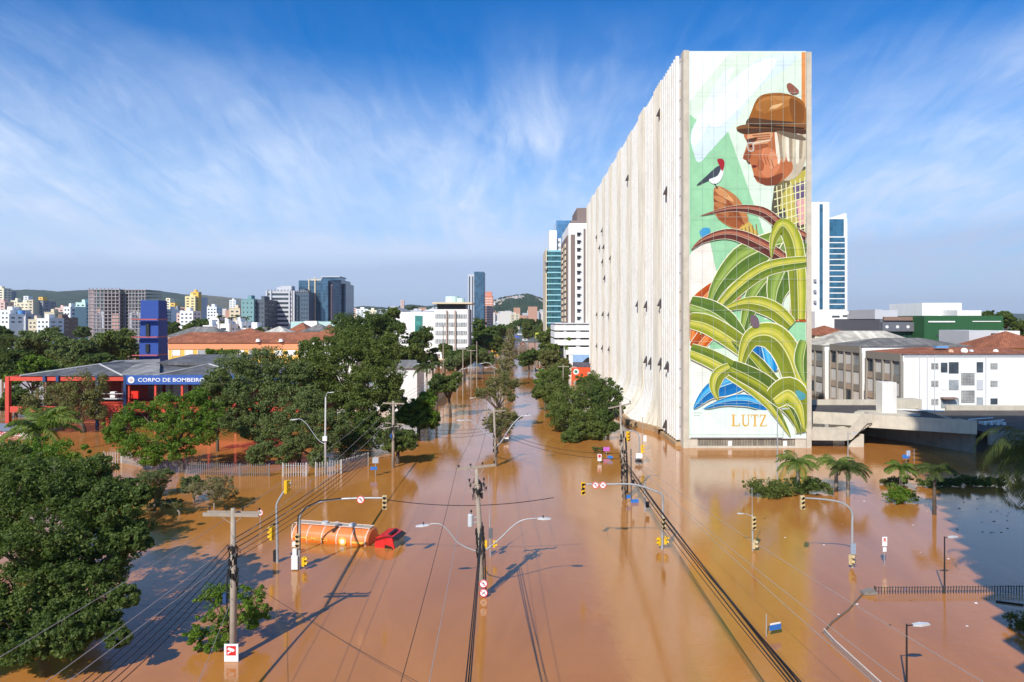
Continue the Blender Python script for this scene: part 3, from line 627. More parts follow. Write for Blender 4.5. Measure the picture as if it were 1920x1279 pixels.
# telecom tower
D = 2500; c = X(657, D); t = thing('telecom_tower', (c, D, 2), 'slender white telecom tower with antenna platforms on the skyline', 'tower')
b = MB(); b.tube([(c, D, 1), (c, D, Z(543, D))], [7, 4], 12); b.build('shaft', SWHITE, t)
b = MB(); b.cyl((c, D, Z(543, D)), (c, D, Z(533, D)), 3.2, 2.5); b.cyl((c, D, Z(541, D)), (c, D, Z(540, D)), 7, 7); b.cyl((c, D, Z(537, D)), (c, D, Z(536, D)), 9, 9); b.build('antenna_platform', grey, t)
b = MB(); b.cyl((c, D, Z(533, D)), (c, D, Z(529, D)), 1.6, .8); b.build('mast', grey, t)
# mall
D = 430; t = block(742,818,585,D,60,white,0,1,0,None,'long white shopping hall with a green glass strip','hall',top=False)
b = MB(); b.box(X(778,D), X(792,D), D-.4, D-.02, 0, Z(592,D)); b.build('window', glass('green_strip', (0.12,0.5,0.42), 0.1, 2.5), t)
b = MB(); b.prism([(X(735,D+10), Z(585,D)+.3), (X(741,D+10), Z(576,D)), (X(756,D+10), Z(584.5,D)+.3)], D+10, D+50); b.build('gable_roof', grey, t)
b = MB(); b.prism([(X(790,D+10), Z(585,D)+.3), (X(812,D+10), Z(577,D)), (X(820,D+10), Z(584.5,D)+.3)], D+10, D+50); b.build('gable_roof', lgrey, t)
# white seven storey block with two ladder like strips
D = 290; x0, x1 = X(814, D), X(877, D); zt = Z(570, D); t = thing('apartment_block', ((x0+x1)/2, D+8, 0), 'white seven storey block on stilts with a flat overhanging roof and two brown vertical strips', 'building', None)
b = MB(); b.box(x0, x1, D, D+18, Z(664,D), Z(580,D)); b.build('wall', white, t)
b = MB(); b.box(x1+.01, x1+.6, D+.2, D+17.6, Z(664,D), Z(580,D)); b.build('side_wall', grey, t)  # grey instead of white puts this side's shade into its colour
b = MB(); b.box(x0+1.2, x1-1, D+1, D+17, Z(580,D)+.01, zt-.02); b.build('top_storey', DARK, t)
b = MB(); b.box(x0-.6, x1+2, D-1.5, D+19, zt, zt+.7); b.build('roof', beige, t)
for i in range(5):
    za = Z(664-15.6*i-4, D); b = MB(); b.box(x0+.5, x1-.4, D-.06, D+.05, za, za+1.9); f = b.build('window', WBL, t)
    b = MB()
    for q in range(13): xx = x0+.9+q*(x1-x0-1.8)/12; b.box(xx-.06, xx+.06, D-.12, D-.065, za, za+1.9)
    b.build('frame', white, f)
for px in (837.5, 853.5):
    b = MB(); b.box(X(px,D)-.3, X(px,D)+.3, D-.9, D-.13, 0.5, Z(582,D)); b.build('vertical_strip', mat('brown_strip', (0.42,0.33,0.27),0.8), t)
for px in (815, 825, 838, 853, 866):
    b = MB(); b.box(X(px,D), X(px,D)+.7, D+.2, D+1, -2, Z(664,D)-.01); b.build('stilt', white, t)
b = MB(); b.box(x0-3, x1+4, D-2.5, D+17, Z(673,D)-.4, Z(673,D)+.2); b.build('canopy', beige, t)
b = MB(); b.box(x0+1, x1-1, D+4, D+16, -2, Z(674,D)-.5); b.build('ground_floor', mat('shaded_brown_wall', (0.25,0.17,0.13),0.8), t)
b = MB(); b.cyl((X(845,D), D+8, zt+.7), (X(845,D), D+8, zt+3.4), 3.0); b.cyl((X(860,D), D+8, zt+.7), (X(860,D), D+8, zt+2.6), 2.0); b.build('roof_tank', mint, t)
# glass tower and pink tower at the end of the street
D = 700; t = thing('glass_tower', (X(893,D), D+12, 0), 'slim blue glass tower with a grey stair shaft at the end of the street', 'building')
b = MB(); b.box(X(889,D), X(907.5,D), D, D+24, 0, Z(509.5,D)); b.build('facade', GB, t)
b = MB(); b.box(X(877,D), X(889,D)-.02, D+3, D+26, 0, Z(514,D)); b.build('stair_shaft', lgrey, t)
for a in (879, 885): 
    b = MB(); b.box(X(a,D), X(a+2,D), D+2.8, D+2.98, 5, Z(518,D)); b.build('window', GB2, t)
b = MB(); b.box(X(907.5,D)+.02, X(909,D), D+.3, D+23.6, 0, Z(511,D)); b.build('side_wall', GB2, t)
block(910,924,556,760,18,paint(214,142,116),16,5,0,white,'tall pink apartment tower right of the glass tower','apartment_tower',hf=.35,wf=.6)
block(912,922,547,764,10,paint(214,142,116),0,1,0,None,'stepped pink roof room above the tall pink apartment tower','roof_room',top=False)

# right of the street, behind the slab
D = 330; t = thing('teal_tower', (X(1040,D), D+20, 0), 'curved teal glass tower with pale floor bands right of the street', 'building')
x0, x1 = X(1027, D), X(1072, D); zt = Z(472, D)
b = MB(); b.box(x0, x1, D, D+34, -2, zt); b.build('wall', glass('teal_panes', (0.09,0.27,0.31), 0.07, 1.5, (0.2,0.4,0.42)), t)
nf = 20
for i in range(nf):
    b = MB(); z = zt-2-i*(zt+1)/nf; b.box(x0-.35, x1+.3, D-.35, D+34, z-.3, z+.3); b.build('floor_band', paint(150,200,205), t)
b = MB(); b.box(x0-.9, x0-.36, D+1, D+30, -2, zt+1.5); b.build('edge_fin', beige, t)
for z in (zt-5.5, zt-8.8): 
    b = MB(); b.box(x0-1.6, x0-.91, D-.5, D+2, z, z+1.0); b.build('bracket', grey, t)
b = MB(); b.box(X(1027,D), X(1060,D), D+2, D+20, zt+.01, zt+1.0); b.build('parapet', paint(150,200,205), t)
block(1030,1044,432,400,14,white,0,1,0,None,'windowless white shaft tower above the teal glass tower','shaft_tower',top=False)
block(1045,1052,447,402,14,white,5,2,0,None,'narrow white tower piece next to the windowless white shaft','shaft_tower',top=False)
t = block(1043,1076,413.5,440,24,glass('sky_blue_glass',(0.16,0.36,0.58),0.05,2.4,(0.2,0.4,0.6)),0,1,0,None,'bright blue glass tower top rising behind the white towers','glass_tower',top=False)
D = 262; t = thing('residential_tower', (X(1085,D), D+15, 0), 'white residential tower with brown vertical strips and small shaded balconies', 'building')
BR = mat('brown_tower_wall', (0.22,0.165,0.145), 0.8, var=0.08)
xa, xb = X(1066, D), X(1112, D)
b = MB(); b.box(xa, xb, D, D+34, 16.5, Z(421,D)); b.build('wall', white, t)
b = MB(); b.box(X(1070,D), X(1078,D), D-.2, D-.02, 17, Z(440,D)); b.build('brown_strip', BR, t)
b = MB(); b.box(X(1094,D), X(1097.5,D), D-.2, D-.02, 17, Z(429,D)); b.build('brown_strip', BR, t)
for i in range(12):
    z = Z(437+i*14.3, D); b = MB(); b.box(X(1082,D), X(1088,D), D-.15, D-.02, z-1.3, z); f = b.build('window', WGL, t)
    b = MB(); b.box(X(1081,D), X(1089,D), D-.9, D-.16, z+.05, z+.25); b.build('sunshade', lgrey, f)
b = MB(); b.box(X(1066,D)-.5, X(1066,D)-.02, D+.5, 296, 8, Z(441,D)); b.build('brown_side', BR, t)
for i in range(14):
    z = Z(462+i*11.5, D+8); b = MB(); b.box(X(1066,D)-.9, X(1066,D)-.52, D+6, D+14, z-.7, z+.9); b.build('balcony', beige, t); b = MB(); b.box(X(1066,D)-.85, X(1066,D)-.52, D+22, D+28, z-.7, z+.7); b.build('balcony', beige, t)
b = MB(); b.box(X(1084,D), xb, D+5, D+26, Z(421,D)+.01, Z(386,D)); b.build('roof_block', BR, t)
b = MB(); b.box(X(1073,D), X(1084,D)-.02, D+5, D+24, Z(421,D)+.01, Z(410,D)); b.build('roof_block', BR, t)
b = MB(); b.box(X(1068,D), xb, D+1, D+4.9, Z(421,D)+.01, Z(418,D)); b.build('parapet', white, t)
# car park podium
D = 245; t = thing('parking_podium', (X(1070,D), D+20, 0), 'white open parking deck with dark slots below the residential tower', 'building')
x0, x1 = X(1042, D), X(1112, D)
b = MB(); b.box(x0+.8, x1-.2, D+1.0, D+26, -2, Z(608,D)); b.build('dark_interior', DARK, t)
for (ya, yb_) in ((610,619.5),(622.5,633.5),(637,647.5),(651,665)):
    b = MB(); b.box(x0 if ya < 640 else X(1062,D), x1, D-.2, D+.2, Z(yb_,D), Z(ya,D)); b.box(x0-.4, x0-.01, D-.2, D+25, Z(yb_,D), Z(ya,D)); b.build('white_band', white, t)
for pxa, pxb in ((1045,1048),(1057,1062),(1080,1088),(1105,1111)):
    b = MB(); b.box(X(pxa,D), X(pxb,D), D+.22, D+.9, -2, Z(609,D)); b.build('column', lgrey if pxa > 1050 else brown, t)
b = MB(); b.box(x0-.2, x1, D-.25, D+26, Z(608,D)+.01, Z(606.5,D)+.2); b.build('roof', lgrey, t)
b = MB(); b.box(X(1066,D-1), X(1112,D-1), D-3, D-1.2, -2, Z(665.5,D)); b.build('lower_wall', white, t)
D = 238; bb = thing('billboard', (X(1090,D), D, 3), 'billboard with a blue sky and dark landscape above the orange wall', 'billboard')
b = MB(); b.box(X(1074,D), X(1105,D), D, D+.4, Z(679,D), Z(665,D)); b.build('sky_panel', flat((150,185,225)), bb)
b = MB(); b.box(X(1074,D), X(1105,D), D, D+.4, Z(688,D), Z(679,D)-.01); b.build('land_panel', mat('billboard_land',(0.10,0.10,0.13),0.6,var=.5,scale=.4), bb)
b = MB(); b.prism([(X(1092,D), Z(679,D)), (X(1105,D), Z(679,D)), (X(1105,D), Z(670,D)), (X(1100,D), Z(671,D))], D-.06, D-.01); b.build('dark_tree_shape', DARK, bb)
b = MB(); b.box(X(1071,D), X(1106,D), D-1, D-.6, -1, Z(688.5,D)); wl = b.build('orange_wall', flat((226,92,50)), None, loc=(X(1088,D), D-1, -1), label='orange hoarding wall with a round pale mark beside the street trees', cat='wall')
b = MB(); c = P(1080, 697, D-1.1); b.disc(c, 1.0); b.build('round_mark', SWHITE, wl)
b = MB(); b.disc((c.x, c.y-.05, c.z), .55); b.build('inner_mark', flat((60,140,110)), wl)

# ---------------------------------------------------------------- right side buildings
D = 300; t = thing('white_tower', (X(1560,D), D+15, 0), 'white tower with a tall blue slot and stacked blue window bands', 'building')
b = MB(); b.box(X(1500,D), X(1555,D), D, D+26, -2, Z(379,D)); b.build('shaft', white, t)
BG = glass('blue_band_glass', (0.07,0.22,0.33), 0.08, 1.8, (0.1,0.25,0.35))
b = MB(); b.box(X(1536.5,D), X(1542.5,D), D-.15, D-.02, Z(580,D), Z(383,D)); b.build('window', BG, t)
b = MB(); b.box(X(1555,D)+.02, X(1595,D), D+3, D+26, -2, Z(409,D)); b.build('wing', white, t)
b = MB(); b.prism([(X(1555,D)+.05, Z(409,D)+.01), (X(1589,D), Z(399,D)), (X(1589,D), Z(409,D)+.01)], D+3.5, D+20); b.box(X(1589,D)+.01, X(1594,D), D+3.2, D+20, Z(409,D)+.01, Z(398,D)); b.build('sloped_crown', white, t)
b = MB(); b.box(X(1556,D), X(1588,D), D+2.8, D+2.97, Z(441,D), Z(409,D)); b.build('window', BG, t)
for i in range(13):
    z = Z(444+i*10.6, D); b = MB(); b.box(X(1556,D), X(1590,D), D+2.8, D+2.97, Z(444+i*10.6+8,D), z); b.build('window', BG, t)
for i in range(3):
    b = MB(); c = P(1528, 526+i*20, D-.6); b.cbox(c, 1.0, .8, 1.2); b.build('air_conditioner', grey, t)
block(1528,1630,584,240,30,white,0,1,0,None,'long white low building at the foot of the white tower','office_building',top=False)
for i, (a0, a1, yy) in enumerate(((1560,1574,592),(1580,1592,591),(1600,1620,598),(1586,1594,612),(1601,1608,612),(1612,1619,612))):
    b = MB(); D = 239.9; b.box(X(a0,D), X(a1,D), D-.15, D-.02, Z(yy+2.6,D), Z(yy,D)); b.build('window', WGL if yy < 605 else SBLUE, bpy.data.objects['office_building.003'] if False else t)
t = block(1630,1655,588,225,30,lgrey,2,1,0,WGL,'light grey office block with dark glass bands next to the green building','office_building',top=False,ribbon=True,wb=8)
D = 200; t = thing('steel_clad_building', (X(1690,D), D+15, 0), 'grey metal clad building with a brown slatted balcony and four round lamps', 'building')
MG = mat('metal_cladding', (0.19,0.19,0.21), 0.5, .3, var=0.05, stretch=(4,1,1))
b = MB(); b.box(X(1655,D), X(1732,D), D+1.5, D+30, -2, Z(598,D)); b.build('wall', MG, t)
b = MB(); b.box(X(1655,D), X(1732,D)-.01, D, D+1.3, Z(621.5,D), Z(604,D)); b.build('balcony_front', MG, t)
b = MB(); b.box(X(1660,D), X(1732,D), D+.6, D+1.48, Z(601,D), Z(594,D)); b.build('slatted_pergola', brown, t)
b = MB(); b.box(X(1654,D), X(1668,D), D+4, D+20, Z(598,D)+.01, Z(580,D)); b.box(X(1668,D)+.02, X(1712,D), D+8, D+20, Z(598,D)+.01, Z(581,D)); b.build('roof_block', lgrey, t)
b = MB(); b.box(X(1665,D), X(1731,D), D+1.3, D+1.48, Z(634,D), Z(623,D)); b.build('window', glass('green_glass',(0.05,0.16,0.12)), t)
for i in range(4):
    b = MB(); b.disc(P(1663+i*19.7, 613, D), 0.45, .1); b.build('round_lamp', SWHITE, t)
GRN = mat('green_cladding', (0.028,0.105,0.04), 0.6, 0, var=0.12, scale=1.0, stretch=(3,1,.05))
D = 195; t = thing('green_building', (X(1806,D), D+15, 0), 'large dark green metal clad hall with white roof strips', 'building')
b = MB(); b.box(X(1733,D), X(1881,D), D, D+40, -2, Z(592,D)); b.build('wall', GRN, t)
for a0, a1, y0, y1 in ((1740,1790,602,604.5),(1823,1876,602,603.5)):
    b = MB(); b.box(X(a0,D), X(a1,D), D-.2, D-.02, Z(y1,D), Z(y0,D)); b.build('white_strip', white, t)
b = MB(); b.box(X(1770,D), X(1784,D), D-.5, D-.02, Z(639,D), Z(637.5,D)); b.box(X(1770,D), X(1784,D), D-.8, D-.02, Z(625,D), Z(624,D)); b.build('sill', pink, t)
b = MB(); b.box(X(1771,D), X(1782,D), D-.3, D-.02, Z(637,D), Z(627,D)); b.build('window', teal, t)
for a, y in ((1801,627),(1813,625),(1755,627)):
    b = MB(); b.box(X(a,D), X(a+4,D), D-.12, D-.02, Z(y+4,D), Z(y,D)); b.build('window', WGL, t)
t = block(1729,1803,568,230,20,white,0,1,0,None,'white upper building with a blue grey flank behind the green hall','office_building',top=False)
text('HUMANIAS', 1.5, (X(1782,230), 229.9, Z(584,230)), mat('grey_letters',(0.12,0.12,0.13),.6), t, width=5.6)
block(1795,1840,582,222,20,white,0,1,0,None,'low white roof strip right of the white upper building','office_building',top=False)
t = block(1817,1848,620,170,12,lgrey,0,1,0,None,'small grey rendered house with a dark louvred window in front of the green hall','house',top=False)
b = MB(); D = 170; b.box(X(1858,D)+.0, X(1872,D), D-.1, D+.0, Z(640,D), Z(625,D)); b.build('louvred_window', DARK, t)
b = MB(); b.box(X(1848,D)+.02, X(1873,D)-.02, D+.02, D+12, -2, Z(620,D)); b.build('grey_wing', lgrey, t)
b = MB(); b.box(X(1873,D), X(1911,D), D-.2, D+12, -2, Z(620.5,D)); b.build('white_wing', white, t)

def hiproof(b, x0, x1, y0, y1, z, h, ov=0.4, ridge='x'):
    x0 -= ov; x1 += ov; y0 -= ov; y1 += ov
    if ridge == 'x':
        e = min((x1-x0)*.49, (y1-y0)/2); r0, r1 = (x0+e, (y0+y1)/2, z+h), (x1-e, (y0+y1)/2, z+h)
        b.add([(x0,y0,z),(x1,y0,z),(x1,y1,z),(x0,y1,z),r0,r1], [(0,1,5,4),(1,2,5),(2,3,4,5),(3,0,4),(3,2,1,0)])
    else:
        e = min((y1-y0)*.49, (x1-x0)/2); r0, r1 = ((x0+x1)/2, y0+e, z+h), ((x0+x1)/2, y1-e, z+h)
        b.add([(x0,y0,z),(x1,y0,z),(x1,y1,z),(x0,y1,z),r0,r1], [(0,1,4),(1,2,5,4),(2,3,5),(3,0,4,5),(3,2,1,0)])
def apart(pxc, D, pye, dside, wid, bays, roofm, roofh, label, frontm=white, sidem=None, fl=3):
    """three storey block: plain end wall to the front, framed window bays along its left side"""
    x0 = X(pxc, D); x1 = x0+wid; zt = Z(pye, D); t = thing('apartment_house', (x0+wid/2, D+dside/2, 0), label, 'building', 'three storey blocks behind the concrete deck')
    b = MB(); b.box(x0, x1, D, D+dside, -2, zt); b.build('wall', frontm, t)
    fr = sidem or paint(150,143,134)
    b = MB(); b.box(x0-.5, x0-.02, D-.02, D+dside, zt-1.4, zt+.02); b.build('eaves_band', fr, t)
    bw = dside/bays; fh = (zt-1.4)/fl
    for i in range(bays+1):
        b = MB(); y = D+i*bw; b.box(x0-.55, x0-.02, y-.22, y+.22, -2, zt-1.42); b.build('pier', fr, t)
    for k in range(fl):
        for i in range(bays):
            y = D+i*bw; z = zt-1.5-(k+1)*fh
            b = MB(); b.box(x0-.12, x0-.02, y+.3, y+bw-.3, z+fh*.38, z+fh*.97); w_ = b.build('window', [WBL, paint(206,204,206), paint(226,224,222), WGL][(i*5+k*3) % 4 if (i+k) % 3 == 0 else 2], t)
            b = MB(); b.box(x0-.25, x0-.02, y+.24, y+bw-.24, z+fh*.05, z+fh*.33); b.build('spandrel', [fr, paint(190,170,152)][(i+2*k) % 2], t)
    b = MB(); hiproof(b, x0, x1, D, D+dside, zt+.03, roofh, .35, 'x' if wid > dside else 'y'); b.build('roof', roofm, t)
    return t, x0, x1, zt
CRT = tiles('cream_roof_sheets', (0.62,0.57,0.48), bw=1.2, rh=5, mort=(0.5,0.45,0.38))
tA, ax0, ax1, az = apart(1693, 128, 664, 12.6, 29, 4, ORT, 1.0, 'nearest white three storey block with a brown tiled roof and barred windows')
D = 127.98
WB = tiles('barred_window', (0.20,0.20,0.19), mort=(0.5,0.49,0.47), bw=0.28, rh=0.28)
def fwin(a0, a1, y0, y1, m, name='window', pr=.08):
    b = MB(); b.box(X(a0,D), X(a1,D), D-pr, D-.005, Z(y1,D), Z(y0,D)); return b.build(name, m, tA)
WBv = bpy.data.materials['barred_window']
for nd in WBv.node_tree.nodes:
    if nd.type == 'TEX_BRICK':
        mp_ = N(WBv.node_tree, 'ShaderNodeMapping'); mp_.inputs['Rotation'].default_value = (R(90), 0, 0)
        cc = [n_ for n_ in WBv.node_tree.nodes if n_.type == 'TEX_COORD'][0]; L(WBv.node_tree, cc.outputs['Object'], mp_.inputs[0]); L(WBv.node_tree, mp_.outputs[0], nd.inputs[0]); nd.offset = 0
for y in (681, 714, 748): fwin(1746, 1759, y, y+11, WB)
for y in (681, 714, 747): fwin(1857, 1870, y, y+11, WB if y < 740 else WGL)
fwin(1802, 1827, 699, 722, WB, 'barred_screen'); fwin(1802, 1827, 732, 755, WB, 'barred_screen')
for a0, a1, y0, y1, m in ((1764,1776,680,698,WGL),(1779,1797,679,700,WGL),(1764,1776,714,731,white),(1779,1797,712,731,WBL),(1764,1798,747,765,WBL),(1831,1843,679,698,WGL),(1831,1843,712,731,lgrey),(1831,1843,745,762,WBL)):
    fwin(a0, a1, y0, y1, m)
fwin(1763, 1788, 744.5, 747.5, brown, 'awning', 1.2)
fwin(1800, 1846, 761, 765, DARK, 'low_opening')
for a in (1724, 1738, 1752, 1848): 
    b = MB(); b.box(X(a,D)-.05, X(a,D)+.05, D-.15, D-.01, Z(768,D), Z(664.5,D)+.02); b.build('downpipe', lgrey, tA)
b = MB(); b.box(X(1849,D)+.1, X(1850,D)+12, D-.9, D-.01, 4, az-.1) if False else None
b = MB(); b.box(X(1695,D), ax1, D-.12, D-.01, Z(669,D), Z(667,D)); b.build('string_course', lgrey, tA)
def dish(px, py, D_, r, lab, m=SWHITE):
    c = P(px, py, D_); t_ = thing('satellite_dish', (c.x, c.y, c.z-r), lab, 'satellite dish', 'satellite dishes on the tiled roofs')
    b = MB(); d = Vector((-.35, -.8, .45)).normalized(); a = d.cross(Vector((0,0,1))).normalized(); u = a.cross(d); vs = [c]; 
    for rr in (.5, 1): vs += [c+(a*math.cos(q*math.pi/8)+u*math.sin(q*math.pi/8))*r*rr+d*(.28*r*rr*rr) for q in range(16)]
    b.add(vs, [(0, 1+i, 1+(i+1) % 16) for i in range(16)]+[(1+i, 17+i, 17+(i+1) % 16, 1+(i+1) % 16) for i in range(16)]); b.build('bowl', m, t_)
    b = MB(); b.cyl(c-Vector((0,-.1,r+.5)), c, .04); b.build('stem', GALV, t_); b = MB(); b.cyl(c, c+d*r*.9, .02); b.build('feed_arm', GALV, t_)
dish(1808,658,129.5,.55,'large white satellite dish on the brown tiled roof, tallest of the row')
dish(1783,659,129.5,.42,'rusty orange satellite dish left of the large white one', mat('rusty_dish',(0.55,0.36,0.24),.7))
dish(1821,659,130,.42,'grey tilted satellite dish just right of the large white one', GALV)
dish(1867,659,130,.42,'small white satellite dish alone toward the right end of the tiled roof')
b = MB(); b.box(X(1756,131), X(1779,131), 131, 132.2, az+1.0, az+1.35); b.build('roof_panel', flat((110,165,215)), None, loc=(X(1767,131), 131, az+1), label='light blue sheet lying on the tiled roof ridge', cat='sheet')
apart(1616, 149, 650, 14.2, 24, 4, GRT, 1.7, 'grey roofed three storey block behind the nearest white one, second from the right')
apart(1546, 173, 648, 14, 26, 3, CRT, 3.6, 'cream roofed three storey block beside the mural tower, third from the right')
for (pa, pb, pe, D_, h_, lab) in ((1528,1606,629,186,2.6,'orange tiled roofed house just behind the cream roofed block'),(1872,1990,653,142,3.4,'house with a bright orange hipped roof at the right picture edge')):
    t = thing('tiled_house', (X((pa+pb)/2,D_), D_+7, 0), lab, 'house'); b = MB(); b.box(X(pa,D_), X(pb,D_), D_, D_+14, -2, Z(pe,D_)); b.build('wall', ochre if pa > 1800 else cream, t)
    b = MB(); hiproof(b, X(pa,D_), X(pb,D_), D_, D_+14, Z(pe,D_)+.03, h_); b.build('roof', ORT, t)

# concrete deck with stair
t = thing('concrete_deck', (60, 118, 0), 'raised concrete deck on piers with a dark roofing surface and thick edge beams', 'deck')
DECKT = mat('dark_roofing', (0.085,0.075,0.07), 0.9, var=0.3, scale=0.5)
zT = 5.1
pA = P(1617, 777, 108); pB = P(1832, 777, 101)        # front edge ends
pA.z = pB.z = zT
x_l = XR+.15
top = [(x_l, 127, zT-.9), (x_l, 112.0, zT-.9), (pA.x+.2, pA.y+.3, zT-.9), (pB.x, pB.y+.3, zT-.9), (pB.x+.6, 107, zT-.9), (X(1705,125), 126.5, zT-.9)]
b = MB(); n_ = len(top); b.add([(a, c, z) for a, c, z in top]+[(a, c, z-.5) for a, c, z in top], [tuple(range(n_)), tuple(range(n_, 2*n_))]+[(i, (i+1) % n_, (i+1) % n_+n_, i+n_) for i in range(n_)]); b.build('deck_surface', DECKT, t)
def beam(p, q, z0, z1, th, name='edge_beam', m=CONC, par=None):
    p, q = Vector(p), Vector(q); d = (q-p); d.z = 0; d.normalize(); nn_ = Vector((-d.y, d.x, 0))*th
    b = MB(); vs = [(a.x, a.y, z) for z in (z0, z1) for a in (p, q, q+nn_, p+nn_)]; b.add(vs, [(0,3,2,1),(4,5,6,7),(0,1,5,4),(1,2,6,5),(2,3,7,6),(3,0,4,7)]); return b.build(name, m, par or t)
beam((pA.x, pA.y, 0), (pB.x, pB.y, 0), 3.05, zT, .3)
beam((x_l, 111.7, 0), (pA.x-.02, pA.y+.02, 0), 3.2, zT+.02, .3)
beam((X(1690,127), 127.1, 0), (x_l, 127.1, 0), 3.2, zT+.1, .3)
beam((pB.x+.61, 107, 0), (X(1705,125)+.2, 126.4, 0), 3.1, zT-.7, .3)
for (x, y, w_, d_) in ((X(1590,118),118,1.0,1.2),(X(1722,119),119,.7,1.5),(X(1800,112),112,1,1.5)):
    b = MB(); b.box(x, x+w_, y, y+d_, -2, 3.6); b.build('pier', CONC, t)
b = MB(); b.box(X(1607,119.5), X(1702,119.5), 119.6, 120, -2, 3.6); b.build('rear_wall', tiles('stained_panels',(0.30,0.28,0.25),bw=2.6,rh=9), t)
b = MB(); b.box(X(1702,119.5)+.02, pB.x, 122, 122.4, -2, 3.6); b.build('rear_wall', DARK, t)  # black sheet stands in for the dark space under the deck
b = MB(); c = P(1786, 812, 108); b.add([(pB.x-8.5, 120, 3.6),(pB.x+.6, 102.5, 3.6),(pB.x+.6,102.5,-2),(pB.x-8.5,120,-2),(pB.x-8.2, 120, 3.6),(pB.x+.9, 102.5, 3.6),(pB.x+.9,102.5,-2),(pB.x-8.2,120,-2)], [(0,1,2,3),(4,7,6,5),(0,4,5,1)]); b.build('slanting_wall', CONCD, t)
b = MB(); c = P(1661, 765, 115); b.box(c.x-1.15, c.x+1.25, 114, 116, zT-.88, Z(716,115)); b.build('chimney_block', mat('whitewashed_block',(0.78,0.74,0.68),.8,var=.06,dirt=.3), t)
b = MB(); b.box(c.x-3.6, c.x+4.0, 112, 117.5, zT-.89, zT-.62); b.build('chimney_base', CONC, t)
b = MB(); c = P(1696, 752, 122); b.box(c.x-2, c.x+2.5, 121, 123.5, zT-.88, zT+.8); b.build('low_upstand', CONC, t)
for k in range(2):
    q = P(1712+k*10, 760+k*3, 118); b = MB(); b.tube([(q.x-2.5, q.y+1, zT-.7), (q.x+3.5, q.y-1.5, zT-.7)], .12, 6); b.build('roof_pipe', WHITE, t)
# stair with landing
s = thing('concrete_stair', (X(1570,108), 108, 0), 'stepped concrete stair with thick parapets rising from the water to the deck', 'stairs')
xl0, xl1, xs1 = x_l-.2, X(1583,108), pA.x+1.0
b = MB(); b.prism([(xl0,1.15),(xl0,2.9),(xl1-1,2.75),(xl1+.4,3.0),(xs1-1.3,5.35),(xs1,5.3),(xs1,3.9),(xs1-.8,3.8),(xl1+.6,1.25),(xl1-.4,1.1)], 106.9, 107.2); b.build('outer_parapet', CONC, s)
b = MB(); b.prism([(xl0,1.15),(xl0,2.9),(xl1-1,2.75),(xl1+.4,3.0),(xs1-1.3,5.35),(xs1,5.3),(xs1,3.9),(xs1-.8,3.8),(xl1+.6,1.25),(xl1-.4,1.1)], 109.3, 109.6); b.build('inner_parapet', CONC, s)
b = MB(); b.box(xl0, xl1, 107.22, 109.28, 1.3, 1.6)
for i in range(12):
    x = xl1+(xs1-xl1)*i/12; b.box(x+.01, x+(xs1-xl1)/12, 107.22, 109.28, 1.2+i*.21, 1.6+i*.21+.1)
b.build('steps', CONC, s)
b = MB(); b.box(xl1+2.2, xl1+2.8, 107.4, 109.2, -2, 2.0); b.build('support', CONC, s)
b = MB(); b.prism([(xl1-.4,-1.2),(xl1+2.19,-1.2),(xl1+2.19,1.75),(xl1+.9,.9)], 107.3, 107.6) ; b.build('lower_flight', CONC, s)
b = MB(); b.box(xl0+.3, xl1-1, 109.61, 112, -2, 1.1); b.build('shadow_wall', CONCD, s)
# second deck on the right
t = thing('low_deck', (75, 112, 0), 'second lower concrete deck in shade at the right picture edge', 'deck')
q0 = P(1826, 803, 101); q1 = P(1990, 803, 101)
b = MB(); b.add([(a, c, z) for z in (2.9, 3.3) for a, c in ((pB.x+1.75,101.3),(pB.x+40,101.3),(pB.x+40,126),(X(1730,126),126),(pB.x+1.75,108))], [(0,1,2,3,4),(5,6,7,8,9)]+[(i,(i+1)%5,(i+1)%5+5,i+5) for i in range(5)]); b.build('deck_surface', DECKT, t)
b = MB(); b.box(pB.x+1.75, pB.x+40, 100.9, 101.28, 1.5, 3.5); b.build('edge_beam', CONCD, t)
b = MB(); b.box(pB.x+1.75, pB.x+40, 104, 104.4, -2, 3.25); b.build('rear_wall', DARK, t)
b = MB(); b.box(X(1775,127), pB.x+46, 127.0, 127.3, 2, 4.1); b.build('rear_parapet', CONC, t)
for k in range(4):
    q = P(1846+k*12, 780, 108); b = MB(); b.box(q.x, q.x+.35, q.y, q.y+1.4, 3.35, 3.8); b.build('rooftop_rail', WHITE, t)
b = MB(); q = P(1840, 783, 108); b.tube([(q.x,q.y,3.8),(q.x+5,q.y+2,3.9)], .1, 6); b.tube([(q.x,q.y+3,3.8),(q.x+5,q.y+4.5,3.9)], .1, 6); b.build('rooftop_pipe', WHITE, t)

# ---------------------------------------------------------------- fire station, training tower, barracks
FR = mat('fire_red', (0.62, 0.075, 0.045), 0.6, var=0.1, dirt=.2, dirtcol=(.35,.12,.08)); FB = mat('fire_blue', (0.035, 0.10, 0.36), 0.6, var=0.08)
FN = mat('fire_navy', (0.03, 0.06, 0.16), 0.5); D = 128
s_ = D/F; t = thing('fire_station', (X(240,D), D+8, 0), 'red framed two storey fire station with a blue fascia sign and grey hipped roofs', 'building')
fx = lambda p: X(p, D); fz = lambda q: Z(q, D)
b = MB(); b.box(fx(40), fx(560), D+6.2, D+28, -2, fz(708)); b.build('rear_wall', mat('dark_red_wall',(0.16,0.03,0.025),.7), t)
b = MB(); b.box(fx(12), fx(19), D-.35, D+.35, -2, fz(706)); b.build('corner_post', FR, t)
b = MB(); b.box(fx(19)+.01, fx(236), D-.2, D+.2, fz(714), fz(706)); b.build('fascia', FR, t)
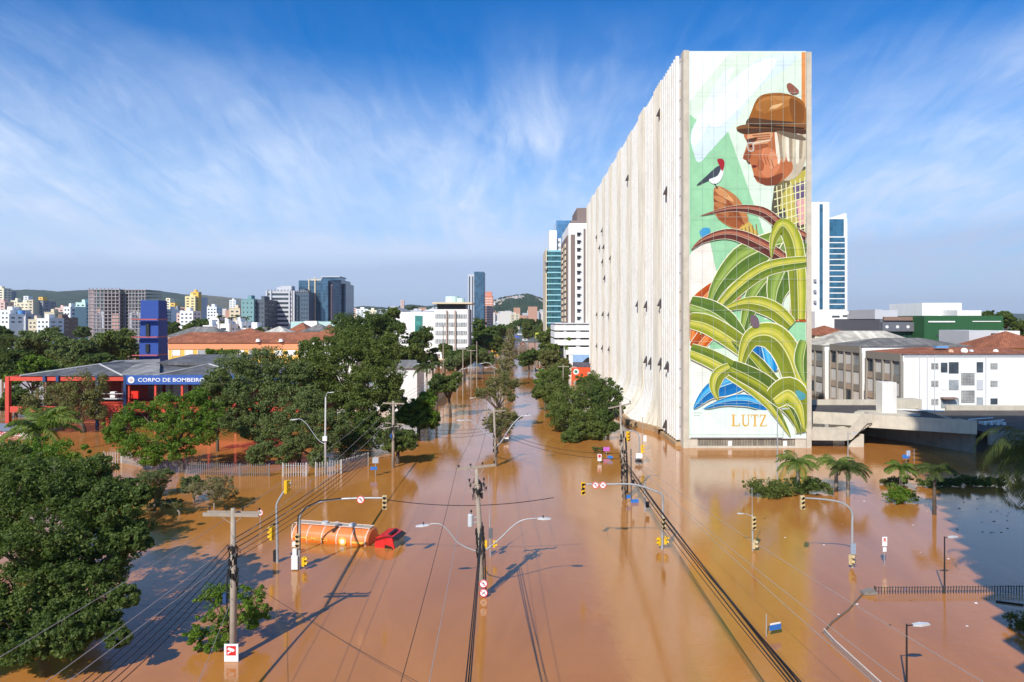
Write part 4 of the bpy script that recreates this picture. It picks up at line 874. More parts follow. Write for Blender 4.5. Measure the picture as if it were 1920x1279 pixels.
b = MB(); b.box(fx(19)+.01, fx(560), D-.2, D+.2, fz(773), fz(762)); b.box(fx(150), fx(560), D-.3, D+6, fz(762)+.01, fz(759)); b.build('floor_beam', FR, t)
b = MB(); b.box(fx(12), fx(19), D+.36, D+26, fz(714), fz(706)); b.build('side_fascia', FR, t)
sg = MB(); sg.box(fx(237), fx(560), D-.5, D+.2, fz(720.5), fz(703.5)); sg = sg.build('fascia_sign', FB, t)
text('CORPO DE BOMBEIROS', 1.0, (fx(326.5), D-.52, fz(712.3)), SWHITE, sg, width=fx(390)-fx(260))
for px in (83.5, 108, 182, 234):
    b = MB(); b.box(fx(px), fx(px+5), D-.55, D-.22, -2 if px > 150 else fz(716), fz(704)); b.build('blue_post', FN, t)
for px in (240, 290, 340, 390, 440, 490, 540):
    b = MB(); b.box(fx(px), fx(px+3.5), D-.15, D+.2, -2, fz(721)); b.build('red_post', FR, t)
b = MB(); b.box(fx(47), fx(49), D+5.5, D+6, -2, fz(714)); b.box(fx(196), fx(202), D+5.5, D+6.1, fz(758), fz(722)); b.build('inner_post', mat('dusty_wall',(0.3,0.2,0.2),.8), t)
b = MB(); b.box(fx(150), fx(236), D+.0, D+.1, fz(739), fz(737.7)); b.box(fx(150), fx(236), D, D+.1, fz(749), fz(746.5)); b.build('balcony_rail', lgrey, t)
b = MB(); b.disc((fx(249), D-.53, fz(712)), .62, .05); em = b.build('round_emblem', SWHITE, sg)
b = MB(); b.disc((fx(249), D-.6, fz(712)), .30, .03); b.build('emblem_centre', flat((215,190,180)), em) if False else b.build('emblem_centre', flat((215,190,180)), sg)
b = MB(); b.box(fx(246), fx(259), D-.05, D+.3, fz(748), fz(733.5)); b.build('red_panel', flat((235,50,30)), t)
for a0, a1 in ((262,289),(295,339),(345,388)):
    b = MB(); b.box(fx(a0), fx(a1), D+3, D+3.2, fz(748), fz(722)); w_ = b.build('window', WGL, t)
b = MB(); b.box(fx(205), fx(214), D+.2, D+1, fz(746), fz(735)); b.build('white_cabinet', white, t)
for a in (190, 202, 215):
    b = MB(); b.box(fx(a), fx(a)+.12, D+1, D+1.12, -2, fz(774)); b.build('gate_post', lgrey, t)
b = MB(); b.box(fx(160), fx(180), D+6.0, D+6.18, 0.2, 3.6); b.build('garage_door', FR, t)
RG = tiles('grey_roof_sheets_dark', (0.15,0.145,0.15), bw=1.1, rh=7); RF = mat('ridge_flashing', (0.45,0.43,0.42), .7)
def froof(a0, a1, apx, apy, ym):
    z0 = fz(706.5)+.15; b = MB(); ax, az_ = X(apx, D+9), Z(apy, D+9)
    rx = X(apx+60, D+20)
    b.add([(fx(a0),D-.4,z0),(fx(a1),D-.4,z0),(ax,D+9,az_),(fx(a1)+12,D+26,z0),(rx,D+17,az_+.1),(fx(a0),D+26,z0)], [(0,1,2),(1,3,4,2),(0,2,5),(2,4,3,5)]); o = b.build('roof', RG, t)
    b = MB(); b.tube([(fx(a0),D-.4,z0+.1),(ax,D+9,az_+.12),(fx(a1),D-.4,z0+.1)], .18, 6); b.tube([(ax,D+9,az_+.12),(rx,D+17,az_+.2)], .18, 6); b.build('ridge_cap', RF, o)
froof(40, 232, 187, 684, 0); froof(290, 470, 392, 684, 0)
b = MB(); z0 = fz(706.5)+.3; b.add([(fx(232),D-.2,z0),(fx(300),D-.2,z0),(X(300,D+14),D+14,Z(683,D+14)),(X(190,D+16),D+16,Z(684,D+16)),(X(300,D+28),D+28,Z(673,D+28)),(X(215,D+28),D+28,Z(676,D+28))], [(0,1,2,3),(3,2,4,5)]); b.build('roof', tiles('grey_roof_sheets_light',(0.33,0.31,0.29),bw=1.1,rh=7), t)
D2 = 146; b = MB(); b.box(X(302,D2), X(452,D2), D2, D2+10, 2, Z(684,D2)+.3); b.build('upper_wall', cream, t)
b = MB(); b.add([(X(296,D2),D2-1,Z(680,D2)),(X(455,D2),D2-1,Z(680,D2)),(X(452,D2),D2+12,Z(667,D2+6)),(X(306,D2),D2+12,Z(667,D2+6)),(X(296,D2),D2-1,Z(680,D2)-.5),(X(455,D2),D2-1,Z(680,D2)-.5)], [(0,1,2,3),(0,1,5,4)]); b.build('upper_roof', RG, t)
# training tower
D = 162; t = thing('training_tower', (X(285,D), D+3, 0), 'blue tapering training tower with thin red ledges behind the fire station', 'tower')
zt = Z(563, D); z0 = 0; sd = 6.0
def tw(b, za, zb):
    def ring(z):
        e = (zt-z)*0.018; a, c = X(264,D)-e, X(297,D)+e*.3; return [(a, D-e, z), (c, D-e, z), (X(313,D+sd)+e, D+sd+e*.5, z), (a+1.0, D+sd+1, z)]
    b.add(ring(za)+ring(zb), [(0,1,5,4),(1,2,6,5),(2,3,7,6),(3,0,4,7),(0,3,2,1),(4,5,6,7)])
TB = mat('tower_blue', (0.028, 0.070, 0.29), 0.7, var=0.08, dirt=.2, dirtcol=(.03,.05,.15)); TR = flat((190,95,95))
lv = [zt, Z(599,D), Z(632,D), Z(666,D), -2]
for i in range(4):
    b = MB(); tw(b, lv[i+1]+.15, lv[i]-(.15 if i else 0)); b.build('storey', TB, t)
for i in range(1, 4):
    b = MB(); z = lv[i]; b.box(X(251+i,D), X(301,D), D-1.6, D-.65, z-.1, z+.12); b.build('ledge', TR, t)
    b = MB(); tw(b, z-.145, z+.145); b.build('ledge_core', TR, t)
for y0, y1 in ((607,631),(645,661)):
    b = MB(); zz = Z((y0+y1)/2, D); e = (zt-zz)*.018; b.box(X(275,D), X(281.5,D), D-e-.35, D-e-.0, Z(y1,D), Z(y0,D)); b.build('window', DARK, t)
# barracks
D = 215; t = thing('barracks', (X(480,D), D+8, 0), 'long low yellow building with a salmon frieze and orange tiled roof', 'building')
b = MB(); b.box(X(316,D), X(640,D), D, D+16, -2, Z(655,D)); b.build('wall', ochre, t)
b = MB(); b.box(X(316,D)-.05, X(641,D), D-.2, D+16, Z(655,D)+.01, Z(643,D)); b.build('frieze', flat((240,160,115)), t)
b = MB(); hiproof(b, X(300,D+4), X(650,D+4), D, D+16, Z(643,D)+.03, 3.2, .6); b.build('roof', ORT, t)
for k, px in enumerate(range(324, 636, 24)):
    b = MB(); b.box(X(px,D), X(px+14,D), D-.12, D-.02, Z(667,D), Z(656.5,D)); w_ = b.build('window', [white, white, WBL, WGL][k % 4], t)
    b = MB(); b.box(X(px-1.5,D), X(px-.2,D), D-.2, D-.02, Z(670,D), Z(655.5,D)); b.build('pilaster', cream, t)
for k, px in enumerate((484, 527)):
    b = MB(); c = P(px, 641, D-.5); b.cyl(c, c+Vector((0, 0, .9)), .8, .5); b.build('roof_vent', white, t)
for (pa, pb, pe, D_, h_, m, lab) in ((312,420,631,250,3.5,GRT,'grey roofed low hall left of the orange roofs'),(420,490,630,262,3.0,ORT,'small orange roofed house behind the yellow barracks, left one'),(485,540,628,256,3.2,CRT,'pale roofed house between the orange roofs behind the barracks'),
        (538,576,622,270,3.6,ORT,'orange hipped roof behind the barracks, in the middle'),(566,612,622,262,3.0,GRT,'pale grey hipped roof behind the barracks'),(596,622,621,275,2.6,ORT,'small orange hipped roof at the right end behind the barracks'),(560,668,640,205,3.8,ORT,'house with an orange pyramid roof right of the barracks')):
    t = thing('tiled_house', (X((pa+pb)/2,D_), D_+7, 0), lab, 'house', 'low roofs behind the barracks'); b = MB(); b.box(X(pa,D_), X(pb,D_), D_, D_+14, -2, Z(pe,D_)); b.build('wall', white, t)
    b = MB(); hiproof(b, X(pa,D_), X(pb,D_), D_, D_+14, Z(pe,D_)+.03, h_, .5); b.build('roof', m, t)
# white house behind the left street trees
D = 150; t = thing('white_house', (X(760,D), D+5, 0), 'low white house with a grey tiled roof between the street trees on the left', 'house')
b = MB(); b.box(X(700,D), X(782,D), D, D+12, -2, Z(688,D)); b.build('wall', WHITE, t)
b = MB(); b.add([(X(698,D),D-.5,Z(687,D)),(X(784,D),D-.5,Z(687,D)),(X(781,D+8),D+8,Z(675,D+8)),(X(698,D+8),D+8,Z(675,D+8)),(X(784,D),D-.5,Z(687,D)-.4),(X(698,D),D-.5,Z(687,D)-.4)], [(0,1,2,3),(0,1,4,5)]); b.build('roof', GRT, t)
D = 160; t = thing('street_wall', (X(830,D), D, 0), 'pale rendered garden wall standing in the water left of the street', 'wall')
b = MB(); b.add([(X(795,150),150,-2),(X(872,238),238,-2),(X(872,238),238,3.2),(X(795,150),150,3.0),(X(795,150)+.3,150,-2),(X(872,238)+.3,238,-2),(X(872,238)+.3,238,3.2),(X(795,150)+.3,150,3.0)], [(0,1,2,3),(4,5,6,7),(3,2,6,7),(0,3,7,4)]); b.build('wall_panel', beige, t)
# low blue grey shed at the far left, with lettering
D = 118; t = thing('shop_shed', (X(20,D), D+4, 0), 'low shed with blue grey roof and white lettered fascia at the left edge', 'building')
b = MB(); b.box(X(-60,D), X(58,D), D, D+9, -2, Z(809,D)); b.build('fascia', flat((225,215,212)), t)
b = MB(); b.add([(X(-60,D),D-.2,Z(808,D)),(X(58,D),D-.2,Z(808,D)),(X(54,D+9),D+9,Z(794,D+9)),(X(-60,D+9),D+9,Z(794,D+9))], [(0,1,2,3)]); b.build('roof', flat((140,150,165)), t)
text('obelco', 1.0, (X(14,D), D-.04, Z(812,D)), flat((200,60,60)), t, width=4.2)
# tall flats behind the camera whose stepped balconies throw the toothed shadow on the water
def caster():
    d = Vector((SUN.x, SUN.y, 0)).normalized(); e = GP(1781, 1003); y = 22.0
    x = e.x+(y-e.y)*d.x/d.y
    t = thing('balcony_flats', (x+14, y-8, 0), 'tall block of flats with stepped balconies, outside the view to the right', 'building')
    b = MB(); b.box(x+2.6, x+30, y-16, y, -2, 93); b.build('wall', cream, t)
    for i in range(30):
        b = MB(); b.add([(x+2.58,y-4,i*3+1.1),(x+2.58,y,i*3+1.1),(x,y-.1,i*3+1.1),(x,y-4,i*3+1.1),(x+2.58,y-4,i*3+2.9),(x+2.58,y,i*3+2.9)], [(0,1,2,3),(3,2,5,4),(1,5,2),(0,3,4)]); b.build('balcony', white, t)
    wins(t, 's', x+2.59, x+2.59, y-15, y-4, 2, 92, 28, 3, WGL)
caster()
# ---------------------------------------------------------------- vegetation
def leafmat(name, stops, trans=0.42):
    m = bpy.data.materials.new(name); m.use_nodes = True; t = m.node_tree; t.nodes.clear()
    gm = N(t, 'ShaderNodeNewGeometry'); co = N(t, 'ShaderNodeTexCoord')
    n = N(t, 'ShaderNodeTexNoise', ins={'Scale': 0.45, 'Detail': 2}); L(t, co.outputs['Object'], n.inputs[0])
    a = math_(t, 'MULTIPLY', gm.outputs['Random Per Island'], 0.55); b_ = math_(t, 'MULTIPLY', n.outputs[0], 0.9)
    a = math_(t, 'SUBTRACT', math_(t, 'ADD', a, b_), 0.2, True)
    r = ramp(t, a, [(i/(len(stops)-1), c) for i, c in enumerate(stops)])
    d = N(t, 'ShaderNodeBsdfPrincipled', ins={'Roughness': 0.55, 'Specular IOR Level': 0.25}); L(t, r.outputs[0], d.inputs['Base Color'])
    tr = N(t, 'ShaderNodeBsdfTranslucent'); g2 = N(t, 'ShaderNodeMixRGB', blend_type='MULTIPLY', ins={'Fac': 1.0, 'Color2': (1.15, 1.3, 0.5, 1)}); L(t, r.outputs[0], g2.inputs[1]); L(t, g2.outputs[0], tr.inputs[0])
    mx = N(t, 'ShaderNodeMixShader', ins={0: trans}); L(t, d.outputs[0], mx.inputs[1]); L(t, tr.outputs[0], mx.inputs[2])
    o = N(t, 'ShaderNodeOutputMaterial'); L(t, mx.outputs[0], o.inputs[0]); return m
LM = {'dark': leafmat('leaf_dark', [(0.03,0.06,0.012), (0.09,0.135,0.028), (0.20,0.24,0.06)]),
      'mid': leafmat('leaf_mid', [(0.06,0.095,0.02), (0.13,0.17,0.035), (0.23,0.25,0.065)]),
      'bright': leafmat('leaf_bright', [(0.060,0.117,0.013), (0.128,0.221,0.021), (0.225,0.290,0.037)]),
      'olive': leafmat('leaf_olive', [(0.090,0.103,0.034), (0.180,0.179,0.058), (0.285,0.248,0.089)]),
      'sage': leafmat('leaf_sage', [(0.08,0.115,0.035), (0.15,0.19,0.06), (0.23,0.26,0.095)]),
      'dry': leafmat('leaf_dry', [(0.135,0.117,0.053), (0.255,0.221,0.100), (0.375,0.317,0.158)]),
      'palm': leafmat('leaf_palm', [(0.075,0.138,0.021), (0.150,0.221,0.037), (0.255,0.276,0.074)]),
      'palmdark': leafmat('leaf_palm_dark', [(0.038,0.062,0.016), (0.075,0.103,0.026), (0.135,0.166,0.042)])}
BARK = mat('bark', (0.115, 0.085, 0.062), 0.95, var=0.3, scale=3, stretch=(1, 1, 0.3)); BARKL = mat('pale_bark', (0.30, 0.25, 0.20), 0.95, var=0.2, scale=3)
def unit(rng, n):
    v = rng.normal(size=(n, 3)); return v/np.linalg.norm(v, axis=1)[:, None]
def leaves(C, Rr, per, size, rng, flat_=0.75, up=0.35, inner=0.25):
    """C clump centres, Rr clump radii -> quads scattered through each clump"""
    k = len(C); n = k*per
    u = unit(rng, n); rad = rng.uniform(inner, 1, n)**0.6
    c = np.repeat(C, per, 0); r = np.repeat(Rr, per)[:, None]
    pos = c+u*rad[:, None]*r*np.array([1, 1, flat_])
    nr = u*0.8+unit(rng, n)*0.8+np.array([0, 0, up]); nr /= np.linalg.norm(nr, axis=1)[:, None]
    a = np.cross(nr, unit(rng, n)); a /= np.linalg.norm(a, axis=1)[:, None]+1e-9; b = np.cross(nr, a)
    s = size*rng.uniform(0.55, 1.25, n)[:, None]
    return np.stack([pos-a*s, pos-b*s*.55, pos+a*s, pos+b*s*.55], 1)
def quads_obj(name, Q, m, parent, **kw):
    n = len(Q); org = np.array(ORG[parent.name]) if parent is not None else np.zeros(3)
    me = bpy.data.meshes.new(name); me.vertices.add(n*4); me.loops.add(n*4); me.polygons.add(n)
    me.vertices.foreach_set('co', (Q.reshape(-1, 3)-org).astype(np.float32).ravel()); me.loops.foreach_set('vertex_index', np.arange(n*4, dtype=np.int32))
    me.polygons.foreach_set('loop_start', np.arange(0, n*4, 4, dtype=np.int32)); me.polygons.foreach_set('loop_total', np.full(n, 4, dtype=np.int32))
    me.update(calc_edges=True); me.materials.append(m); o = bpy.data.objects.new(name, me); COL.objects.link(o); o.parent = parent; ORG[o.name] = Vector(org)
    for a, b in kw.items(): o[a] = b
    return o
TREEN = 0
def tree(base, lobes, kind, label, group=None, leaf=0.22, dens=1.0, clump=0.34, per=34, trunk_r=0.3, cat='tree', name='tree', bare=0.0, bark=None, limbs=True, fill=2.2, stalk=True):
    """base (x,y,z); lobes [(x,y,z,r)] in world metres; leaf-sized faces in clumps around each lobe, limbs to the lobes"""
    global TREEN; TREEN += 1; leaf *= .70; per = int(per*1.75); rng = np.random.default_rng(100+TREEN); t = thing(name, base, label, cat, group)
    Cs, Rs = [], []
    for (x, y, z, r) in lobes:
        k = max(4, int(fill*6*dens*(1/clump)**2*0.25))
        u = unit(rng, k); rad = rng.uniform(0.4, 1.0, k)**.7*rng.choice([1, 1, 1, 1.18], k)
        c = np.array([x, y, z])+u*rad[:, None]*r*np.array([1, 1, 0.8]); Cs.append(c); Rs.append(rng.uniform(0.45, 1.4, k)*r*clump)
    for (x, y, z, r) in lobes:
        k = 3; u = unit(rng, k); u[:, 2] = np.abs(u[:, 2])*.7; Cs.append(np.array([x, y, z])+u*r*rng.uniform(1.05, 1.32, (k, 1))); Rs.append(rng.uniform(.25, .6, k)*r*clump)
    C, Rr = np.concatenate(Cs), np.concatenate(Rs)
    keep = C[:, 2] > 0.05; C, Rr = C[keep], Rr[keep]
    Q = leaves(C, Rr, per, leaf, rng); Q = Q[Q[:, :, 2].min(1) > 0.02]
    quads_obj('crown', Q, LM[kind], t)
    b = MB(); bx, by, bz = base; cx = np.mean([l[0] for l in lobes]); cy = np.mean([l[1] for l in lobes]); cz = np.mean([l[2] for l in lobes])
    f = Vector((bx*.55+cx*.45, by*.55+cy*.45, max(0.8, bz+(cz-bz)*.5)))
    if stalk: b.tube([(bx, by, -1.5), ((bx*2+f.x)/3, (by*2+f.y)/3, f.z*.4), f], [trunk_r*1.15, trunk_r, trunk_r*.75], 8)
    if limbs:
        for (x, y, z, r) in lobes:
            q = Vector((x, y, z)); mid = f.lerp(q, .5)+Vector(rng.uniform(-.1, .1, 3))*r; b.tube([f, mid, q], [trunk_r*.6, trunk_r*.38, trunk_r*.14], 6)
            for _ in range(4 if bare == 0 else int(8*bare)):
                e = q+Vector(unit(rng, 1)[0])*r*(.8 if bare == 0 else 1.15); e.z = max(e.z, .3); s0 = mid.lerp(q, rng.uniform(.1, .9)); b.tube([s0, s0.lerp(e, .5)+Vector((0, 0, r*.1)), e], [trunk_r*.22, trunk_r*.14, trunk_r*.05], 5)
    b.build('trunk', bark or BARK, t, smooth=True); return t
def auto(pxc, pyt, pyb, w, D, n=7, seed=0, rr=0.45, dd=0.7, taper=0.2):
    """lobes filling a crown seen at photo columns pxc+-w, rows pyt..pyb, standing at distance D"""
    rg = random.Random(seed*7+int(pxc)); W_ = w*D/F; zt, zb = Z(pyt, D), max(0.3, Z(pyb, D)); H_ = (zt-zb)/2; zc = (zt+zb)/2; xc = X(pxc, D); out = []
    r0 = min(W_, H_)*rr+0.25*abs(W_-H_)*rr
    out.append((xc, D, zc, r0*1.2))
    for i in range(n):
        a = 2*math.pi*(i+rg.random()*.6)/n; e = rg.uniform(-.8, .95); k = math.sqrt(max(0, 1-e*e*(.8)))
        out.append((xc+math.cos(a)*k*max(0, W_-r0)*rg.uniform(.8, 1.05), D+math.sin(a)*k*max(.5, W_-r0)*dd, zc+e*max(0, H_-r0*.8), r0*rg.uniform(.75, 1.15)))
    return out
def T_(px, pt, pb, w, D, kind, label, group=None, n=8, leaf=None, seed=1, basepx=None, per=34, dens=1.0, clump=.34, **k):
    lf = leaf or min(0.9, max(0.16, D*0.0026)); bx = X(basepx if basepx is not None else px, D)
    return tree((bx, D, 0), auto(px, pt, pb, w, D, n, seed), kind, label, group, lf, dens, clump, per, **k)
LT = lambda L_: [(P(px, py, D).x, D, P(px, py, D).z, r) for px, py, D, r in L_]
# big foreground trees, left
tree((X(75,43),43,0), LT([(60,905,45,2.2),(20,880,47,2.0),(110,900,44,2.0),(0,950,42,2.2),(150,930,44,1.9),(200,960,43,1.9),(235,1000,43,1.5),(225,925,45,1.2),(170,1010,42,2.1),(200,1060,42,1.6),(95,990,41,2.4),(30,1040,40,2.2),(110,1080,40,2.0),(170,1110,40,1.8),(60,1140,39,1.7),(190,1160,39,1.1),(145,1175,38,1.2),(0,1130,39,1.6),(262,930,44,.8),(258,1012,42,.8),(232,1120,39,.8),(222,1195,38,.6),(185,880,46,1.1),(20,1200,37.5,1.5),(80,1195,37.5,1.3),(130,1200,37.5,1.0),(-50,1180,37.5,1.8),(-50,1000,41,2.6),(-60,900,46,2.6),(130,1150,39,1.3)]),
     'dark', 'huge dark green tree filling the lower left corner of the picture', leaf=0.15, per=62, clump=.27, trunk_r=.33, dens=1.15)
tree((X(40,56),56,0), LT([(50,870,56,2.6),(100,865,56,2.2),(5,880,57,2.4),(120,905,55,1.8),(70,915,54,2.3),(20,930,54,2.2),(-40,890,57,2.6)]), 'bright', 'bright green tree just behind the huge dark tree at the lower left', leaf=0.17, per=60, clump=.30, trunk_r=.3, dens=1.4)
T_(170, 905, 960, 40, 52, 'olive', 'thin olive bush between the huge dark tree and the flooded shrubs', n=5, leaf=.13, dens=.6, trunk_r=.1, bare=1)
# near small tree by the pole
tree((X(432,42.5),42.5,0), LT([(395,1120,42.5,.75),(430,1105,43,.7),(470,1115,43,.75),(490,1145,43,.6),(455,1150,42,.7),(400,1160,42,.8),(370,1190,41.5,.6),(420,1195,41.5,.7),(385,1210,41.3,.5),(475,1165,42.5,.5)]), 'bright', 'small bright tree standing in the water around the near left pole', leaf=0.13, per=34, clump=.42, trunk_r=.08, dens=.8)
# trees round the fire station
tree((X(345,90),90,0), LT([(235,800,90,2.1),(265,775,91,2.0),(320,760,91,2.3),(355,790,90,2.4),(380,810,90,2.0),(300,815,89,2.5),(250,835,89,1.9),(340,840,89,2.0),(395,770,92,1.6),(215,815,90,1.4),(370,745,92,1.5),(285,855,88,1.5)]), 'bright', 'bright green spreading tree in front of the fire station', leaf=0.20, per=48, clump=.32, trunk_r=.35, dens=1.3)
tree((X(162,122),122,0), LT([(165,722,122,3.2),(120,740,122,3.0),(80,745,122,2.8),(60,765,121,1.8),(150,760,121,3.2),(110,775,121,2.4),(180,745,122,2.2),(185,775,121,1.8),(70,790,121,1.6)]), 'olive', 'dull olive thin crowned tree in front of the red fire station frame', leaf=0.26, per=38, clump=.33, trunk_r=.35, dens=1.1)
T_(408, 730, 830, 28, 104, 'dry', 'brownish half bare tree between the fire station and the feathery trees', n=5, dens=.8, trunk_r=.25, bare=1.2)
tree((X(490,104),104,0), LT([(440,700,104,3.6),(490,690,105,3.8),(530,700,106,3.6),(420,735,103,3.0),(470,745,103,3.6),(520,750,103,3.4),(440,785,102,2.6),(405,715,104,2.0),(560,710,106,3.2),(480,800,101,2.6)]), 'sage', 'wide grey green tree to the right of the fire sign', 'large trees beside the fire station', leaf=0.24, per=52, clump=.27, trunk_r=.45, dens=1.5)
tree((X(650,108),108,0), LT([(610,665,110,3.6),(660,650,111,3.6),(700,670,110,3.6),(640,700,108,4.0),(690,720,107,4.0),(720,700,109,3.0),(590,700,109,3.4),(720,650,112,2.6),(670,760,106,3.4),(725,740,107,2.4),(610,745,107,3.2),(580,660,112,2.4),(690,790,105,2.2)]), 'mid', 'tallest yellowish green tree in the middle of the clump left of the street', 'large trees beside the fire station', leaf=0.24, per=56, clump=.26, trunk_r=.5, dens=1.6)
tree((X(560,95),95,0), LT([(560,775,96,2.4),(600,790,95,2.2),(520,800,95,2.0),(560,820,94,2.4),(610,830,94,1.8),(500,840,94,1.8),(540,850,93,1.8),(595,860,93,1.3),(480,855,94,1.4),(640,800,96,1.8),(580,745,98,2.2)]), 'sage', 'feathery blue green tree hanging over the picket fence', 'large trees beside the fire station', leaf=0.20, per=50, clump=.30, trunk_r=.3, dens=1.4)
tree((X(660,97),97,0), LT([(650,830,99,1.8),(690,820,101,2.2),(720,800,104,2.4),(660,790,103,2.6)]), 'dark', 'dark tree in the shadow behind the tall street lamp', leaf=0.22, per=46, clump=.3, trunk_r=.3, dens=1.3)
T_(745, 795, 868, 42, 95, 'mid', 'round low tree just behind the crossarm pole left of the street', n=7, per=44)
T_(785, 722, 812, 52, 118, 'bright', 'bright round tree reaching over the water left of the street', n=10, per=46, dens=1.3, seed=3)
T_(735, 700, 790, 30, 122, 'dark', 'dark tree filling the gap beside the low white house', n=6, per=40)
T_(840, 695, 738, 35, 140, 'mid', 'leaning tree reaching right over the water with a dark trunk', n=6, per=38, basepx=845)
T_(818, 700, 745, 20, 138, 'dark', 'small dark tree beside the leaning tree', n=5, per=30)
T_(690, 578, 690, 78, 188, 'dark', 'very broad dark tree rising behind the middle clump', n=12, leaf=.42, per=48, dens=1.4, seed=5)
T_(735, 572, 640, 26, 200, 'mid', 'treetop with spiky shoots above the broad dark tree', n=6, leaf=.42, per=36)
T_(790, 612, 700, 30, 205, 'dark', 'tall dark tree against the white shopping hall', n=8, leaf=.42, per=40)
T_(765, 640, 705, 35, 185, 'mid', 'tree below the tall dark tree near the white hall', n=7, leaf=.42, per=40)
T_(812, 650, 690, 14, 210, 'mid', 'small tree at the left foot of the white seven storey block', n=4, leaf=.4)
T_(650, 625, 680, 30, 165, 'mid', 'olive green tree beside the orange pyramid roof', n=6, leaf=.38)
# left background park trees
BGT = [(70,612,700,62,190,'sage','large grey green tree at the far left behind the shop shed'),(140,625,705,48,180,'sage','second grey green tree left of the training tower'),(215,612,690,50,190,'mid','green domed tree directly left of the blue training tower'),
 (20,640,720,40,150,'dark','dark tree at the left edge behind the red frame'),(60,665,735,60,150,'bright','low bright green tree along the fire station roof'),(130,680,730,50,152,'mid','low green tree touching the grey station roof'),(190,650,700,45,175,'dark','dark tree just left of the tower foot'),
 (5,612,660,26,230,'dark','small dark tree at the very left edge'),(30,720,790,36,140,'dark','dark tree seen through the red frame'),
 (315,600,624,16,330,'dark','small dark tree just right of the blue tower'),(330,603,622,14,340,'mid','little green tree right of the blue tower'),(375,596,622,30,340,'dark','dark round tree below the yellow tower'),(352,602,620,12,335,'mid','little tree beside the dark round tree'),
 (415,654,668,30,205,'bright','low bush in front of the yellow barracks'),(420,600,612,10,400,'olive','small olive tree near the white box house'),(490,612,626,14,320,'mid','small tree at the foot of the grey slab'),(500,609,620,9,340,'dark','tiny dark tree at the foot of the teal office block'),(155,608,625,18,400,'dark','dark tree at the foot of the pale mint tower'),(95,609,622,25,420,'mid','tree strip in front of the far left town'),
 (525,616,624,10,330,'mid','tiny tree at the right foot of the grey slab'),(770,572,583,14,1100,'dark','dark treetop on the skyline above the white hall'),(810,577,584,10,1150,'dark','small treetop on the skyline above the white hall'),(690,577,586,20,1200,'dark','dark treetop on the skyline beside the telecom tower'),(720,579,587,22,1250,'dark','long dark treetop on the skyline'),(640,600,625,14,380,'mid','tree at the right foot of the blue glass building'),(1870,583,622,38,225,'dark','dark tree behind the green hall at the right'),(1905,592,640,22,215,'mid','green tree at the right picture edge beside the green hall'),(1843,588,612,8,230,'dark','narrow dark treetop left of the big right tree')]
for i, (px, pt, pb, w, D, kd, lab) in enumerate(BGT): T_(px, pt, pb+(14 if 300 <= D < 1000 else 0), w, D, kd, lab, 'background trees', n=8 if w > 25 else 5, seed=i, per=38 if w > 25 else 24, dens=1.2 if w > 40 else .9)
# street trees, left bank and right bank, to the end of the street
ST = [(870,640,690,40,250,'dark','dark tree on the left bank in front of the white block'),(860,655,700,30,225,'sage','grey green tree on the left bank behind the poles'),(835,640,668,14,262,'mid','small tree against the stilts of the white block'),(905,650,690,24,250,'sage','grey green tree at the left bank beside the poles'),
 (905,596,660,30,330,'dark','tall dark tree right of the white seven storey block'),(930,625,668,24,310,'mid','bright tree at the left bank farther down the street'),(930,603,640,24,420,'dark','dark tree down the left bank'),(945,606,636,20,520,'mid','small tree down the left bank'),(955,608,628,16,640,'sage','far tree at the left end of the street'),
 (1035,690,755,42,168,'bright','bright round tree on the right bank'),(1028,640,690,26,240,'mid','tree on the right bank beyond the boat'),(992,648,702,22,262,'dark','low dark tree leaning over the water beyond the boat'),(1060,625,700,36,250,'bright','yellow green tree beside the parking deck'),(1035,612,660,30,300,'mid','tree in front of the teal glass tower'),(1032,655,700,20,215,'olive','olive tree behind the right bank poles'),
 (1050,672,705,26,210,'olive','dull low tree by the orange wall'),(1003,598,622,26,560,'dark','dark tree at the far right bank'),(985,596,616,22,700,'dark','dark tree at the end of the street'),(1018,606,640,14,420,'mid','far tree right of the street end'),(968,600,614,16,900,'mid','tiny tree in the gap at the street end'),
 (990,600,640,14,480,'mid','small tree at the right side of the street end'),(958,603,622,12,760,'dark','dark tree at the left side of the street end'),(1022,705,765,24,150,'mid','green tree filling the right bank below the bright round tree'),(1048,735,790,24,134,'sage','grey green tree between the bright round tree and the dense clump')]
for i, (px, pt, pb, w, D, kd, lab) in enumerate(ST): T_(px, pt, pb, w, D, kd, lab, 'street trees', n=7, seed=i+40, per=36, dens=1.1)
tree((X(1095,122),122,0), LT([(1065,755,128,3.4),(1100,745,132,3.2),(1055,780,122,2.8),(1100,785,120,3.0),(1085,810,114,2.0),(1030,712,156,2.6),(1048,700,160,2.6),(1120,805,114,2.0),(1130,775,120,2.6),(1045,735,140,3.0),(1105,720,145,3.0),(1070,820,112,1.5)]), 'mid', 'long dense clump of green trees beside the flared tower base', leaf=0.24, per=54, clump=.28, trunk_r=.35, dens=1.6)
tree((X(1140,118),118,0), LT([(1130,725,122,2.2),(1145,745,120,2.2),(1120,745,121,2.0),(1155,765,118,1.4),(1135,780,118,1.6),(1150,800,114,1.0)]), 'dark', 'dark broad leaved tree standing right against the flared tower base', leaf=0.26, per=44, clump=.3, trunk_r=.25, dens=1.3)
T_(1110, 700, 760, 30, 150, 'olive', 'grey green tree behind the dense clump beside the tower', n=6, per=40)
